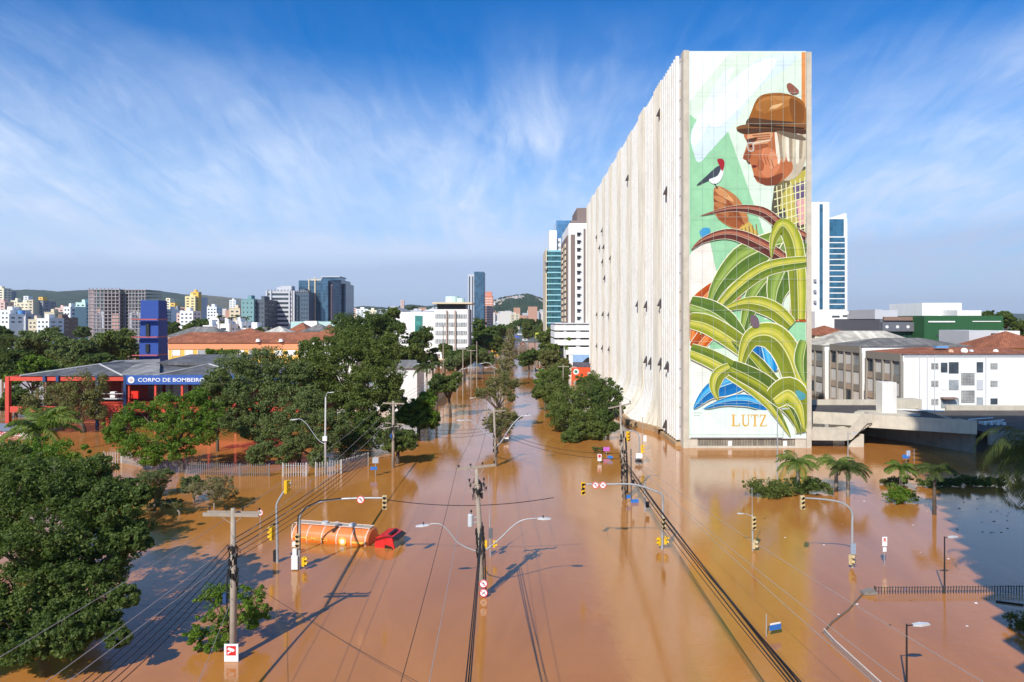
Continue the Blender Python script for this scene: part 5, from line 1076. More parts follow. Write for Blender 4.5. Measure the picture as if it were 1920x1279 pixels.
# trees on the central strip
tree((X(932,124),124,0), LT([(925,718,124,1.5),(950,712,124,1.7),(960,722,124,1.3),(910,740,122,1.6),(935,735,122,1.7),(960,745,122,.9),(900,735,123,1.0)]), 'olive', 'olive tree on the central strip, upper tuft with bare twisted trunks', 'trees on the central strip', leaf=.2, per=36, trunk_r=.28, bark=BARKL, bare=1, dens=.9)
tree((X(938,112),112,0), LT([(930,785,112,1.7),(950,778,112,1.6),(918,795,111,1.2),(945,800,111,1.5),(965,782,112,.9),(930,810,110,1.0)]), 'olive', 'olive tree on the central strip close behind the lamp pole', 'trees on the central strip', leaf=.18, per=36, trunk_r=.22, bark=BARKL, bare=1, dens=.9)
MD = [(942,690,150),(946,672,175),(950,660,205),(953,650,240),(955,640,285),(958,632,340)]
for i, (px, py, D) in enumerate(MD):
    base = GP(px, HY+HC*F/D); sc = D/F
    lb = [(X(px+dx, D), D, max(1, Z(py+dy, D)), r*sc) for dx, dy, r in ((-4,8,9),(5,4,8),(0,-10,8),(-7,24,8),(6,26,9),(2,14,8))]
    tree((X(px,D),D,0), lb, 'dry' if i % 2 else 'olive', ['nearest','second','third','fourth','fifth','farthest'][i]+' of the thin half bare trees along the central strip', 'trees on the central strip', leaf=.22+.002*D*.5, per=16, dens=.35, trunk_r=.25, bark=BARKL, bare=2.2)
# flooded shrubs
for (px, pt, pb, w, D, kd, lab, bpx) in ((290,868,925,38,77,'sage','grey green flooded shrub left of the leaning one',292),(400,886,945,52,72,'dry','silvery flooded shrub with a spreading crown behind the near left pole',402),(315,935,970,36,70,'olive','leaning half sunk shrub in front of the silvery one',340),(360,890,925,30,75,'sage','small grey shrub between the two flooded shrubs',365),(290,905,945,20,73,'olive','low olive flooded shrub near the huge dark tree',290)):
    T_(px, pt, pb, w, D, kd, lab, 'flooded shrubs', n=7, leaf=.11, per=34, dens=.8, trunk_r=.09, bare=1.4, cat='shrub', name='shrub', basepx=bpx, bark=BARKL)
T_(1120, 838, 852, 16, 103, 'olive', 'small drowned bush between the clump and the purple sign', n=4, leaf=.15, cat='bush', name='bush', trunk_r=.05)
# right side bushes
def bush(px0, px1, py0, py1, D, kd, lab, n=8, per=30, leaf=.16, group='bushes of the flooded square'):
    lo = []; rg = random.Random(int(px0))
    for i in range(n):
        px = px0+(px1-px0)*(i+.5)/n; r = abs(py1-py0)*D/F*rg.uniform(.28, .5); z = max(.1, Z(py1, D))+r*rg.uniform(.5, 1.2); lo.append((X(px, D), D+rg.uniform(-1, 1)*r, z, r*1.15))
    return tree((X((px0+px1)/2, D), D, 0), lo, kd, lab, group, leaf, .8, .45, per, trunk_r=.07, cat='bush', name='bush', stalk=False)
bush(1415,1480,900,937,77,'mid','green bush in the water left of the tall square palm',9)
bush(1485,1548,898,932,79,'dark','dark bush in the water right of the tall square palm',8)
bush(1655,1700,908,925,83,'olive','low olive bush behind the round weeping bush',6)
bush(1665,1709,912,946,75,'bright','round weeping bright bush at the foot of the lone palm',7, leaf=.13)
bush(1725,1880,906,926,82,'dark','long low dark hedge of bushes in the shade by the right palms',20)
bush(1890,1925,840,860,90,'dark','dark bush with pink flowers at the right edge',4)
bush(1905,1930,1180,1215,44,'dark','dark bush corner at the right edge near the fence',3, leaf=.1)
# palms
def palm(base, H_, n, Lf, label, kind='palm', droop=1.0, lean=(0, 0), group='palms of the flooded square', tr=.2, w=.28, seed=1, leafw=.055, per=26, e0=.25, e1=1.2, trunkm=None):
    rg = random.Random(seed); x, y, z = base; t = thing('palm_tree', (x, y, 0), label, 'palm tree', group)
    top = Vector((x+lean[0], y+lean[1], H_)); b = MB()
    b.tube([(x, y, -1.5), (x+lean[0]*.3, y+lean[1]*.3, H_*.5), top-Vector((0, 0, .05))], [tr*1.2, tr, tr*.8], 10)
    for i in range(int(H_*2)): b.cyl((x+lean[0]*i/(H_*2), y+lean[1]*i/(H_*2), i*.5), (x+lean[0]*i/(H_*2), y+lean[1]*i/(H_*2), i*.5+.06), tr*1.12, tr*1.05, 10)
    b.build('trunk', trunkm or BARKL, t, smooth=True); Q = []; rb = MB()
    for i in range(n):
        a = i*2.39996+rg.uniform(-.2, .2); el = rg.uniform(e0, e1); l = Lf*rg.uniform(.85, 1.1); d = Vector((math.cos(a), math.sin(a), 0)); pts = []; p_ = top.copy(); ang = el; st = l/12
        for k in range(13):
            pts.append(p_.copy()); p_ = p_+(d*math.cos(ang)+Vector((0, 0, math.sin(ang))))*st; ang -= droop*rg.uniform(.13, .19)
        if n <= 30: rb.tube(pts[::3], [.035, .03, .02, .012, .008], 4)
        side = Vector((-d.y, d.x, 0))
        for k in range(per):
            u = (k+1)/(per+1)*12; i0 = min(11, int(u)); q = pts[i0].lerp(pts[i0+1], u-i0); tdir = (pts[i0+1]-pts[i0]).normalized(); ll = w*l*(math.sin(math.pi*min(1, (k+2)/(per+1)))**.6)
            for s in (-1, 1):
                e = q+(side*s*.75+tdir*.55+Vector((0, 0, -.35-.5*rg.random()))).normalized()*ll*rg.uniform(.8, 1.1); wv = tdir*leafw*.9
                m_ = q.lerp(e, .5)+Vector((0, 0, .05*ll)); Q.append([q-wv, m_-wv*1.3, e, m_+wv*1.3])
    rb.build('frond_ribs', LM[kind], t); quads_obj('fronds', np.array([[tuple(v) for v in q] for q in Q]), LM[kind], t); return t
def sqpalm(px, pyb, pyt, label, **k):
    g_ = GP(px, pyb); palm((g_.x, g_.y, 0), Z(pyt, g_.y), k.pop('n', 20), k.pop('Lf', 2.9), label, **k)
sqpalm(1496, 925, 868, 'tallest feathery palm of the flooded square, beside the mural wall', seed=2, tr=.22, Lf=3.2)
sqpalm(1568, 918, 868, 'feathery palm standing behind the curved signal arm, left of a pair', seed=3, kind='palm', tr=.2, Lf=2.7)
sqpalm(1590, 932, 880, 'darker palm of the pair behind the curved signal arm', seed=4, kind='palmdark', tr=.2)
sqpalm(1689, 920, 879, 'lone sunlit palm with the round weeping bush at its foot', seed=5, tr=.17, Lf=2.5)
sqpalm(1752, 965, 884, 'dark palm at the edge of the shadow over the hedge', seed=6, kind='palmdark', tr=.17, Lf=2.4, trunkm=BARK)
gx = P(1955, 850, 44); palm((gx.x, gx.y, 0), gx.z, 38, 6.0, 'large dark drooping palm coming in from the right picture edge', kind='palmdark', seed=7, tr=.3, droop=1.75, w=.2, per=50, leafw=.03, e0=0, e1=1.3, group='palms of the flooded square', trunkm=BARK)
gx = P(72, 808, 60); palm((gx.x, gx.y, 0), gx.z, 16, 4.2, 'big leaved palm with upright comb like fronds in front of the shop shed', kind='palm', seed=11, tr=.25, droop=.9, w=.26, per=40, leafw=.06, e0=.3, e1=1.5, group='palms left of the street')
gx = P(800, 690, 147); palm((gx.x, gx.y, 0), gx.z, 18, 4.2, 'dark palm beside the white house on the left bank', kind='palmdark', seed=12, leafw=.09, group='palms left of the street')
gx = P(-12, 640, 95); palm((gx.x, gx.y, 0), gx.z, 14, 3.6, 'palm with arching fronds at the left picture edge', kind='palmdark', seed=13, group='palms left of the street')
gx = P(1064, 655, 262); palm((gx.x, gx.y, 0), gx.z, 16, 5.0, 'palm in front of the white parking deck', kind='palm', seed=14, leafw=.14, group='palms left of the street' if False else 'palms by the parking deck')
for i, px in enumerate((412, 433, 446, 462)):
    gx = P(px, 594+(i % 2)*3, 300); palm((gx.x, gx.y, 0), gx.z, 10, 2.6, ['leftmost','second from left','third from left','rightmost'][i]+' small far palm in front of the teal office block', kind='palmdark', seed=20+i, per=10, leafw=.2, group='small far palms')
# ---------------------------------------------------------------- poles, signals, signs
def V(*a): return Vector(a)
def signal(t, c, face=0.0, n=3, s=1.0, name='signal_head', yel=None):
    """traffic light housing at c with n visored lenses facing -Y (turned by face)"""
    b = MB(); c = Vector(c); h = .36*n*s; b.cbox(c, .34*s, .22*s, h, face); hd = b.build(name, yel or YEL, t)
    fd = V(math.sin(face), -math.cos(face), 0)
    for k in range(n):
        z = c.z+h/2-.18*s-.36*s*k; q = V(c.x, c.y, z)+fd*.111*s
        b = MB(); b.disc(q, .13*s, .02, 12, face); b.build('lens', LENS, hd)
        b = MB(); 
        side = V(fd.y, -fd.x, 0)
        vs = [q+(side*math.cos(a)+V(0,0,1)*math.sin(a))*.155*s+fd*e for e in (0, .22*s) for a in [math.pi*j/8 for j in range(9)]]
        b.add(vs, [(j, j+1, j+10, j+9) for j in range(8)]); b.build('visor', yel or YEL, hd)
    return hd
def rsign(t, c, r, kind='turn', a=0.0):
    """round white plate with red rim and black symbol struck through"""
    b = MB(); b.disc(c, r, .03, 24, a); sg = b.build('round_sign', SWHITE, t); c = Vector(c); fd = V(math.sin(a), -math.cos(a), 0); sd = V(-fd.y, fd.x, 0)
    b = MB(); n = 28; vs = [c+fd*.034+(sd*math.cos(2*math.pi*j/n)+V(0,0,1)*math.sin(2*math.pi*j/n))*rr for rr in (r*.80, r) for j in range(n)]; b.add(vs, [(j, (j+1) % n, n+(j+1) % n, n+j) for j in range(n)]); b.build('red_rim', RED, sg)
    def strip(p0, p1, w, m, nm, off):
        d = Vector((p1[0]-p0[0], p1[1]-p0[1])); d.normalize(); pr = Vector((-d[1], d[0]))*w*r; b = MB()
        b.add([c+fd*off+sd*x*1.0+V(0,0,1)*z for x, z in ((p0[0]*r+pr[0], p0[1]*r+pr[1]), (p0[0]*r-pr[0], p0[1]*r-pr[1]), (p1[0]*r-pr[0], p1[1]*r-pr[1]), (p1[0]*r+pr[0], p1[1]*r+pr[1]))], [(0,1,2,3)]); return b.build(nm, m, sg)
    if kind == 'turn': strip((.15,-.5),(.15,.1),.09,BLACK,'arrow',.036); strip((.2,.1),(-.25,.35),.09,BLACK,'arrow',.038)
    elif kind == 'up': strip((0,-.5),(0,.5),.1,BLACK,'arrow',.036); strip((-.22,.2),(0,.5),.08,BLACK,'arrow',.038)
    elif kind == 'plain': strip((-.5,0),(.5,0),.12,BLACK,'arrow',.036)
    else: strip((-.4,-.35),(.4,.35),.09,BLACK,'arrow',.036); strip((-.4,.35),(.3,-.3),.07,BLACK,'arrow',.038)
    if kind != 'plain': strip((-.62,.5),(.62,-.5),.07,RED,'red_bar',.042)
    return sg
def camsign(t, c, w, h, rows=False):
    """white surveillance notice: camera symbol on a red square"""
    b = MB(); c = Vector(c); b.box(c.x-w/2, c.x+w/2, c.y-.03, c.y, c.z-h/2, c.z+h/2); sg = b.build('camera_sign', SWHITE, t); y = c.y-.034
    u = w*.34; z0 = c.z+h*.12
    b = MB(); b.box(c.x-u, c.x+u, y-.004, y, z0-u, z0+u); b.build('red_square', RED, sg)
    b = MB(); b.prism([(c.x-u*.8,z0+u*.25),(c.x-u*.55,z0+u*.75),(c.x+u*.6,z0+u*.35),(c.x+u*.75,z0+u*.1),(c.x+u*.4,z0-u*.25)], y-.010, y-.006); b.prism([(c.x-u*.75,z0-u*.75),(c.x-u*.55,z0-u*.75),(c.x-u*.5,z0-u*.45),(c.x-u*.05,z0-u*.35),(c.x-u*.05,z0-u*.1),(c.x-u*.7,z0-u*.3)], y-.0105, y-.0065); b.build('camera_symbol', SWHITE, sg); return sg
def streetlamp_head(b, p, d, s=1.0):
    d = Vector(d).normalized(); sd = V(-d.y, d.x, 0); p = Vector(p)
    r0 = [p+sd*.09*s+V(0,0,.03), p-sd*.09*s+V(0,0,.03), p-sd*.09*s-V(0,0,.06*s), p+sd*.09*s-V(0,0,.06*s)]; q = p+d*.45*s; r1 = [q+sd*.17*s+V(0,0,.07*s), q-sd*.17*s+V(0,0,.07*s), q-sd*.15*s-V(0,0,.08*s), q+sd*.15*s-V(0,0,.08*s)]; q = p+d*.95*s; r2 = [q+sd*.11*s+V(0,0,.03), q-sd*.11*s+V(0,0,.03), q-sd*.1*s-V(0,0,.04), q+sd*.1*s-V(0,0,.04)]
    vs = r0+r1+r2; fs = [(0,1,5,4),(1,2,6,5),(2,3,7,6),(3,0,4,7),(4,5,9,8),(5,6,10,9),(6,7,11,10),(7,4,8,11),(0,3,2,1),(8,9,10,11)]; b.add(vs, fs)
LAMPW = mat('lamp_housing', (0.62, 0.64, 0.66), 0.4, .2, var=.05)
def arm(t, pts, r=.045, name='lamp_arm', m=GALV, lamp=True, s=1.0):
    q = smooth_pts(pts, 5); b = MB(); b.tube(q, [r*1.2-(r*.5)*i/(len(q)-1) for i in range(len(q))], 7); a = b.build(name, m, t, smooth=True)
    if lamp:
        d = q[-1]-q[-3]; d.z *= .3; b = MB(); streetlamp_head(b, q[-1], d, s); b.build('lamp_head', LAMPW, a)
        b = MB(); e = q[-1]+d.normalized()*.4*s+V(0,0,.08*s); b.cyl(e, e+V(0,0,.14*s), .05*s, .05*s, 8); b.build('light_sensor', BLACK, a)
    return a
def insul(t, c, h=.22):
    b = MB(); c = Vector(c); b.tube([c, c+V(0,0,h*.4), c+V(0,0,h*.45), c+V(0,0,h*.7), c+V(0,0,h*.75), c+V(0,0,h)], [.02,.02,.075,.06,.085,.04], 8); return b.build('insulator', CABLE, t)
def crossarm(t, p, q, ni=3, th=.1, brace=True, pole=None, m=None):
    p, q = Vector(p), Vector(q); d = (q-p).normalized(); n = d.cross(V(0,0,1)).normalized()*th/2; b = MB(); u = V(0,0,th*.65)
    b.add([p-n-u, p+n-u, p+n+u, p-n+u, q-n-u, q+n-u, q+n+u, q-n+u], [(0,1,2,3),(7,6,5,4),(0,4,5,1),(1,5,6,2),(2,6,7,3),(3,7,4,0)]); o = b.build('crossarm', m or POLEC, t)
    for i in range(ni): insul(t, p.lerp(q, (i+.12)/(ni-.76) if ni > 1 else .5)+V(0,0,th*.66))
    if brace and pole is not None:
        for k in (.28, .72):
            b = MB(); b.cyl(p.lerp(q, k)-V(0,0,.06), Vector(pole)-V(0,0,.75), .022, .022, 6); b.build('brace', POLEC, t)
    return o
def clutter(t, p0, p1, r, n, seed=1, name='cable_coils'):
    """tangled telephone cable and junction gear hanging on a pole between p0 and p1"""
    rg = random.Random(seed); b = MB(); p0, p1 = Vector(p0), Vector(p1)
    for i in range(n):
        a = p0.lerp(p1, rg.random()); an = rg.uniform(0, 6.28); o = V(math.cos(an), math.sin(an), 0)*r*rg.uniform(.6, 1.5); l = rg.uniform(.2, .9); e = a+o+V(rg.uniform(-.12,.12), rg.uniform(-.12,.12), -l)
        b.tube([a+o*.4, a.lerp(e, .5)+o*.7, e, e+V(0,0,.1)-o*.6], rg.uniform(.012, .035), 5)
    for i in range(n//5):
        a = p0.lerp(p1, rg.random()); an = rg.uniform(0, 6.28); a = a+V(math.cos(an), math.sin(an), 0)*r*1.25; b.tube([a, a-V(0,0,rg.uniform(.25,.45))], [rg.uniform(.06,.1)]*2, 7)
    return b.build(name, CABLE, t)
WATT = {}
# near left utility pole
g0 = GP(437, 1237); t = thing('utility_pole', tuple(g0), 'near left weathered utility pole with a wide double crossarm and camera sign', 'utility pole', 'utility poles')
top = V(g0.x, g0.y, Z(953, g0.y)); b = MB(); b.tube([(g0.x,g0.y,-1.5), (g0.x+.02,g0.y,4), top], [.22,.19,.13], 12); b.build('shaft', POLEC, t, smooth=True)
D = g0.y; crossarm(t, (X(383,D), D-.15, Z(963,D)), (X(484,D), D+.1, Z(967,D)), 0, .15, True, (g0.x,D,top.z-.2))
crossarm(t, (X(385,D), D+.28, Z(962,D)), (X(484,D), D+.5, Z(966,D)), 4, .1, False)
clutter(t, (g0.x,D,Z(1015,D)), (g0.x,D,Z(1080,D)), .2, 40, 3); b = MB(); b.cbox((g0.x-.42, D-.1, Z(1120,D)), .2, .25, .5); b.build('blue_junction_box', flat((40,70,120)), t)
b = MB(); b.tube([(g0.x-.25,D-.1,Z(1065,D)),(g0.x-.32,D-.15,Z(1110,D)),(g0.x-.28,D-.1,Z(1160,D))], .045, 6); b.build('conduit', CABLE, t)
camsign(t, (X(437,D), D-.24, Z(1220,D)), .82, 1.03); NL = top
# centre utility pole
g0 = GP(906, 1118); D = g0.y; t = thing('utility_pole', tuple(g0), 'centre utility pole with transformer, two curved lamp arms and two round signs', 'utility pole', 'utility poles')
top = V(X(893,D), D, Z(874,D)); b = MB(); b.tube([(g0.x,D,-1.5), g0.lerp(top,.5), top], [.22,.19,.13], 12); b.build('shaft', POLEC, t, smooth=True)
pc = lambda y: V(np.interp(y, (874,1118), (top.x, g0.x)), D, Z(y, D))
crossarm(t, (X(858,D), D-.35, Z(878,D)), (X(929,D), D+.2, Z(873,D)), 4, .12, True, pc(880)); WATT['centre'] = [V(X(x,D), D, Z(y,D)+.3) for x, y in ((858,878),(880,876),(895,875),(928,873))]
for k, (dx, y) in enumerate(((-.55,905),(.5,903),(-.5,915),(.45,912),(.62,920),(-.3,922))): insul(t, pc(y)+V(dx,-.2,0), .34)
b = MB(); b.cbox(pc(908)+V(0,-.1,0), 1.25, .1, .1, .15); b.cbox(pc(920)+V(0,-.1,0), 1.1, .1, .1, -.2); b.build('equipment_bracket', POLEC, t)
c = pc(975)+V(-.62,-.1,0); b = MB(); b.tube([c+V(0,0,-.45), c+V(0,0,-.4), c+V(0,0,.4), c+V(0,0,.46)], [.17,.2,.2,.15], 14); tr = b.build('transformer', flat((200,205,208)), t)
insul(tr, c+V(.05,0,.46), .3); b = MB(); b.cyl(c+V(.1,0,.1), pc(968), .05, .05, 6); b.cyl(c+V(.1,0,-.2), pc(978), .05, .05, 6); b.build('transformer_bracket', GALV, t)
clutter(t, pc(985), pc(1040), .2, 70, 5); clutter(t, pc(895), pc(925), .3, 22, 6, 'fuse_leads')
b = MB(); b.tube([pc(985)+V(.25,-.1,0), pc(1050)+V(.28,-.12,0), pc(1110)+V(.22,-.12,0)], .05, 6); b.build('conduit', CABLE, t)
arm(t, [pc(1036)+V(-.1,0,0), P(862,1020,D), P(843,998,D), P(828,984,D), P(812,982,D), P(804,984,D)], lamp=True); arm(t, [pc(1036)+V(.1,0,0), P(935,1012,D), P(960,988,D), P(978,976,D), P(1000,972,D), P(1008,972,D)])
rsign(t, pc(1092)+V(.08,-.26,0), .3, 'turn'); rsign(t, pc(1109)+V(.06,-.26,0), .3, 'cross')
# thin signal post right behind it
g0 = GP(920, 1044); D = g0.y; t = thing('signal_pole', tuple(g0), 'thin signal post just behind the centre pole with yellow heads seen from behind', 'traffic light', 'traffic lights')
b = MB(); b.tube([(g0.x,D,-1.5),(X(918,D),D,Z(965,D))], .055, 8); b.tube([(X(918,D),D,Z(966,D)),(X(916,D),D,Z(890,D))], .02, 5); b.build('shaft', GALV, t)
for dx in (-.34, .34): signal(t, V(X(919,D)+dx, D-.1, Z(1019,D)), 1.57*(1 if dx > 0 else -1), 2, .8)
b = MB(); b.cbox(P(920,1000,D), .35, .25, .75); b.build('control_box', mat('control_grey',(0.12,0.12,0.13),.6), t)
# lamp pole on the central strip
g0 = GP(931, 874); D = g0.y; t = thing('utility_pole', tuple(g0), 'second centre pole on the central strip with two lamp arms, before the olive trees', 'utility pole', 'utility poles')
top = V(X(926,D), D, Z(765,D)); b = MB(); b.tube([(g0.x,D,-1.5), top], [.22,.13], 10); b.build('shaft', POLEC, t, smooth=True)
crossarm(t, (X(905,D), D, Z(772,D)), (X(948,D), D, Z(770,D)), 3, .1, True, top-V(0,0,.5)); WATT['c2'] = [V(X(x,D), D, Z(771,D)+.3) for x in (905,920,934,948)]
arm(t, [P(930,838,D), P(940,828,D), P(958,800,D), P(975,782,D), P(983,779,D)], .08); arm(t, [P(929,825,D), P(905,808,D), P(885,790,D), P(870,788,D)], .08)
clutter(t, P(927,800,D), P(930,850,D), .25, 40, 8)
b = MB(); g0 = GP(948, 829); D = g0.y; tt = thing('sign_post', tuple(g0), 'square white camera sign on a post right of the second centre pole', 'sign', 'signs standing in the water'); b.tube([(g0.x,D,-1),(g0.x,D,Z(812,D))], .05, 6); b.build('post', GALV, tt); camsign(tt, (X(949,D), D-.07, Z(817,D)), .8, 1.05)
# crossarm pole on the left bank
g0 = GP(737, 877); D = g0.y; t = thing('utility_pole', tuple(g0), 'brown crossarm pole in front of the round low tree on the left bank', 'utility pole', 'utility poles')
top = V(X(737.5,D), D, Z(752,D)); b = MB(); b.tube([(g0.x,D,-1.5), top], [.24,.15], 10); b.build('shaft', POLEC, t, smooth=True)
crossarm(t, (X(718,D), D, Z(756,D)), (X(758,D), D, Z(757,D)), 3, .14, True, top); crossarm(t, (X(722,D), D+.1, Z(793,D)), (X(752,D), D+.2, Z(796,D)), 0, .09, False); crossarm(t, (X(716,D), D-.2, Z(803,D)), (X(748,D), D-.1, Z(799,D)), 0, .09, False)
clutter(t, P(737,788,D), P(737,822,D), .25, 30, 9); b = MB(); b.cbox(P(734,817,D)+V(0,-.2,0), .25, .2, .6); b.build('blue_junction_box', flat((40,80,150)), t); WATT['left2'] = [V(X(x,D), D, Z(756,D)+.2) for x in (719,731,744,757)]; LB = V(g0.x, D, Z(800,D))
# tall grey lamp pole on the left
g0 = GP(611, 889); D = g0.y; t = thing('street_lamp', tuple(g0), 'tall pale lamp pole in front of the feathery tree, with a white box', 'street lamp', 'street lamps')
b = MB(); b.tube([(g0.x,D,-1.5),(X(610,D),D,Z(820,D)),(X(610.5,D),D,Z(745,D))], [.16,.13,.09], 10); b.build('shaft', mat('pale_pole',(0.5,0.47,0.44),.7), t, smooth=True)
b = MB(); b.cbox(P(610,822,D)+V(0,-.2,0), .55, .3, .6); b.build('white_box', WHITE, t); arm(t, [P(610,833,D), P(596,824,D), P(575,795,D), P(563,786,D), P(558,786,D)], .05); arm(t, [P(610.5,746,D), P(613,738,D), P(617,736,D)], .05, s=.7)
# left signals
g0 = GP(521, 1055); D = g0.y; t = thing('signal_pole', tuple(g0), 'left traffic light pole bending to the upper right, two yellow heads', 'traffic light', 'traffic lights')
arm(t, [(g0.x,D,-1.5), P(520,1030,D), P(519,970,D), P(519,948,D), P(524,935,D), P(535,918,D), P(546,904,D)], .1, 'shaft', lamp=False); signal(t, P(538,912,D)+V(0,-.15,0), 2.6); signal(t, P(511,1000,D)+V(-.05,0,0), -1.9, s=1.0)
b = MB(); b.cbox(P(518,1045,D)+V(-.1,.1,.1), .3, .3, .9); b.build('pedestrian_head', BLACK, t)
g0 = GP(557, 1068); D = g0.y; t = thing('signal_pole', tuple(g0), 'traffic light with a long arm in front of the tanker, white boxes below', 'traffic light', 'traffic lights')
arm(t, [(g0.x+.1,D,-1.5), P(561,1040,D), P(562,990,D), P(563,966,D), P(575,952,D), P(600,941,D), P(635,936,D), P(680,934,D), P(722,934,D)], .1, 'shaft', lamp=False)
b = MB(); b.tube([P(560,1000,D)+V(-.08,-.1,0), P(561,966,D)+V(-.05,-.1,0), P(575,952,D)+V(0,-.1,.1), P(600,941,D)+V(0,-.1,.12), P(640,936,D)+V(0,-.1,.1)], .045, 6); b.build('wrapped_cable', CABLE, t)
signal(t, P(722,941,D)+V(0,-.15,0), 0, yel=mat('faded_signal',(0.55,0.42,0.22),.6)); signal(t, P(560,1012,D)+V(0,-.25,0), 0, yel=mat('faded_signal',(0.55,0.42,0.22),.6)); signal(t, P(570,1053,D), 1.3, 2, 1.0); rsign(t, P(677,936,D)+V(0,-.16,0), .31, 'turn')
for y, w_, h_ in ((1053,.5,1.1),(1034,.33,.5),(1019,.35,.35)):
    b = MB(); b.cbox(P(554,y,D)+V(0,-.1,0), w_, .35, h_); b.build('control_cabinet', WHITE, t)
# right signals
g0 = GP(1241, 1030); D = g0.y; t = thing('signal_pole', tuple(g0), 'traffic light with a long arm reaching left below the tower, two round signs', 'traffic light', 'traffic lights')
arm(t, [(g0.x,D,-1.5), P(1242,1000,D), P(1243,950,D), P(1241,928,D), P(1225,920,D), P(1200,911,D), P(1175,907.5,D), P(1140,908,D), P(1096,908,D)], .1, 'shaft', lamp=False)
signal(t, P(1093,915,D)+V(0,-.15,0), 0); signal(t, P(1243,980,D)+V(0,-.22,0), 0, yel=mat('faded_signal',(0.55,0.42,0.22),.6)); signal(t, P(1236,1015,D), -1.3, 2, .9); signal(t, P(1248,1013,D), 1.3, 2, .9); rsign(t, P(1116,909,D)+V(0,-.16,0), .3, 'turn'); rsign(t, P(1130,909,D)+V(0,-.16,0), .3, 'cross')
g0 = GP(1412, 1032); D = g0.y; t = thing('signal_pole', tuple(g0), 'slim straight traffic light right of the mural reflection with a small lamp to its left', 'traffic light', 'traffic lights')
b = MB(); b.tube([(g0.x,D,-1.5),(X(1410.5,D),D,Z(965,D))], .075, 8); b.tube([(X(1410.5,D),D,Z(965,D)),(X(1410,D),D,Z(914,D))], .03, 6); b.build('shaft', GALV, t); FS = mat('faded_signal',(0.55,0.42,0.22),.6)
signal(t, P(1412,980,D)+V(0,-.15,0), 0, yel=FS); signal(t, P(1414,1020,D)+V(0,-.1,0), .9, 2, 1, yel=FS); arm(t, [P(1411,968,D), P(1400,964,D), P(1394,963,D)], .03, s=.55)
g0 = GP(1598, 1064); D = g0.y; t = thing('signal_pole', tuple(g0), 'right traffic light whose curved arm reaches left toward the palms, blue grey plate', 'traffic light', 'traffic lights')
arm(t, [(g0.x,D,-1.5), P(1598,1040,D), P(1598,985,D), P(1598,962,D), P(1590,950,D), P(1572,941,D), P(1540,936,D), P(1508,934,D)], .1, 'shaft', lamp=False); signal(t, P(1503,941,D)+V(0,-.15,0), 0, yel=FS); signal(t, P(1595,1048,D)+V(0,-.15,0), .5, 2, 1.1, yel=FS)
b = MB(); b.cbox(P(1598,1028,D)+V(0,-.16,0), .42, .04, .85); b.build('plate', flat((150,165,185)), t)
# right bank pole and its neighbours
g0 = GP(1171, 936); D = g0.y; t = thing('utility_pole', tuple(g0), 'right bank utility pole wrapped in thick black cable before the flared tower base', 'utility pole', 'utility poles')
top = V(X(1163,D), D, Z(754,D)); b = MB(); b.tube([(X(1172,D),D,-1.5), top], [.22,.13], 10); b.build('shaft', POLEC, t, smooth=True)
crossarm(t, (X(1140,D), D-.3, Z(765,D)), (X(1184,D), D+.2, Z(757,D)), 3, .11, True, top-V(0,0,.3)); clutter(t, P(1165,800,D), P(1171,930,D), .2, 110, 12); clutter(t, P(1150,765,D), P(1165,785,D), .2, 16, 13, 'fuse_leads'); WATT['right'] = [V(X(x,D), D, Z(y,D)+.25) for x, y in ((1141,765),(1163,761),(1183,757))]; RP = V(X(1167,D), D, Z(865,D))
b = MB(); b.tube([P(1169,820,D)+V(.22,-.1,0), P(1171,870,D)+V(.25,-.15,0), P(1173,925,D)+V(.18,-.1,0)], .1, 7); b.build('conduit', CABLE, t)
g0 = GP(1184, 942); D = g0.y; t = thing('sign_post', tuple(g0), 'dark post with blue street name plate beside the cable wrapped pole', 'street sign', 'signs standing in the water')
b = MB(); b.tube([(g0.x,D,-1.5),(X(1183,D),D,Z(842,D))], .07, 8); b.build('post', mat('dark_post',(0.10,0.09,0.09),.6), t); b = MB(); b.cbox(P(1190,939,D)+V(0,-.1,0), .85, .04, .38, .1); b.build('name_plate', SBLUE, t); b = MB(); b.cbox(P(1178,931,D)+V(0,-.1,0), .45, .04, .35, .1); b.build('name_plate', SBLUE, t); b = MB(); b.cbox(P(1187,904,D), .3, .2, .5); b.build('dark_box', BLACK, t)
g0 = GP(1210, 960); D = g0.y; t = thing('signal_pole', tuple(g0), 'grey post with small dark heads right of the blue street name plate', 'traffic light', 'traffic lights'); b = MB(); b.tube([(g0.x,D,-1.5),(X(1209,D),D,Z(903,D))], .08, 8); b.build('shaft', GALV, t); b = MB(); b.cbox(P(1214,946,D), .3, .25, .6, .5); b.build('pedestrian_head', BLACK, t)
g0 = GP(1198, 870); D = g0.y; t = thing('signal_pole', tuple(g0), 'grey traffic light bent over to the left at the foot of the tower, yellow heads', 'traffic light', 'traffic lights')
arm(t, [(g0.x,D,-1.5), P(1198,850,D), P(1198,822,D), P(1195,812,D), P(1186,808,D), P(1179,808,D)], .1, 'shaft', lamp=False); signal(t, P(1177,818,D)+V(0,-.15,0), .6, 3, 1.25); signal(t, P(1204,842,D), 1.2, 3, 1.1); b = MB(); b.cbox(P(1198,854,D)+V(0,-.2,0), .95, .04, .7, .15); b.build('back_plate', SWHITE, t); b = MB(); b.cbox(P(1197,864,D)+V(0,-.1,0), .9, .3, .4); b.build('dark_box', BLACK, t)
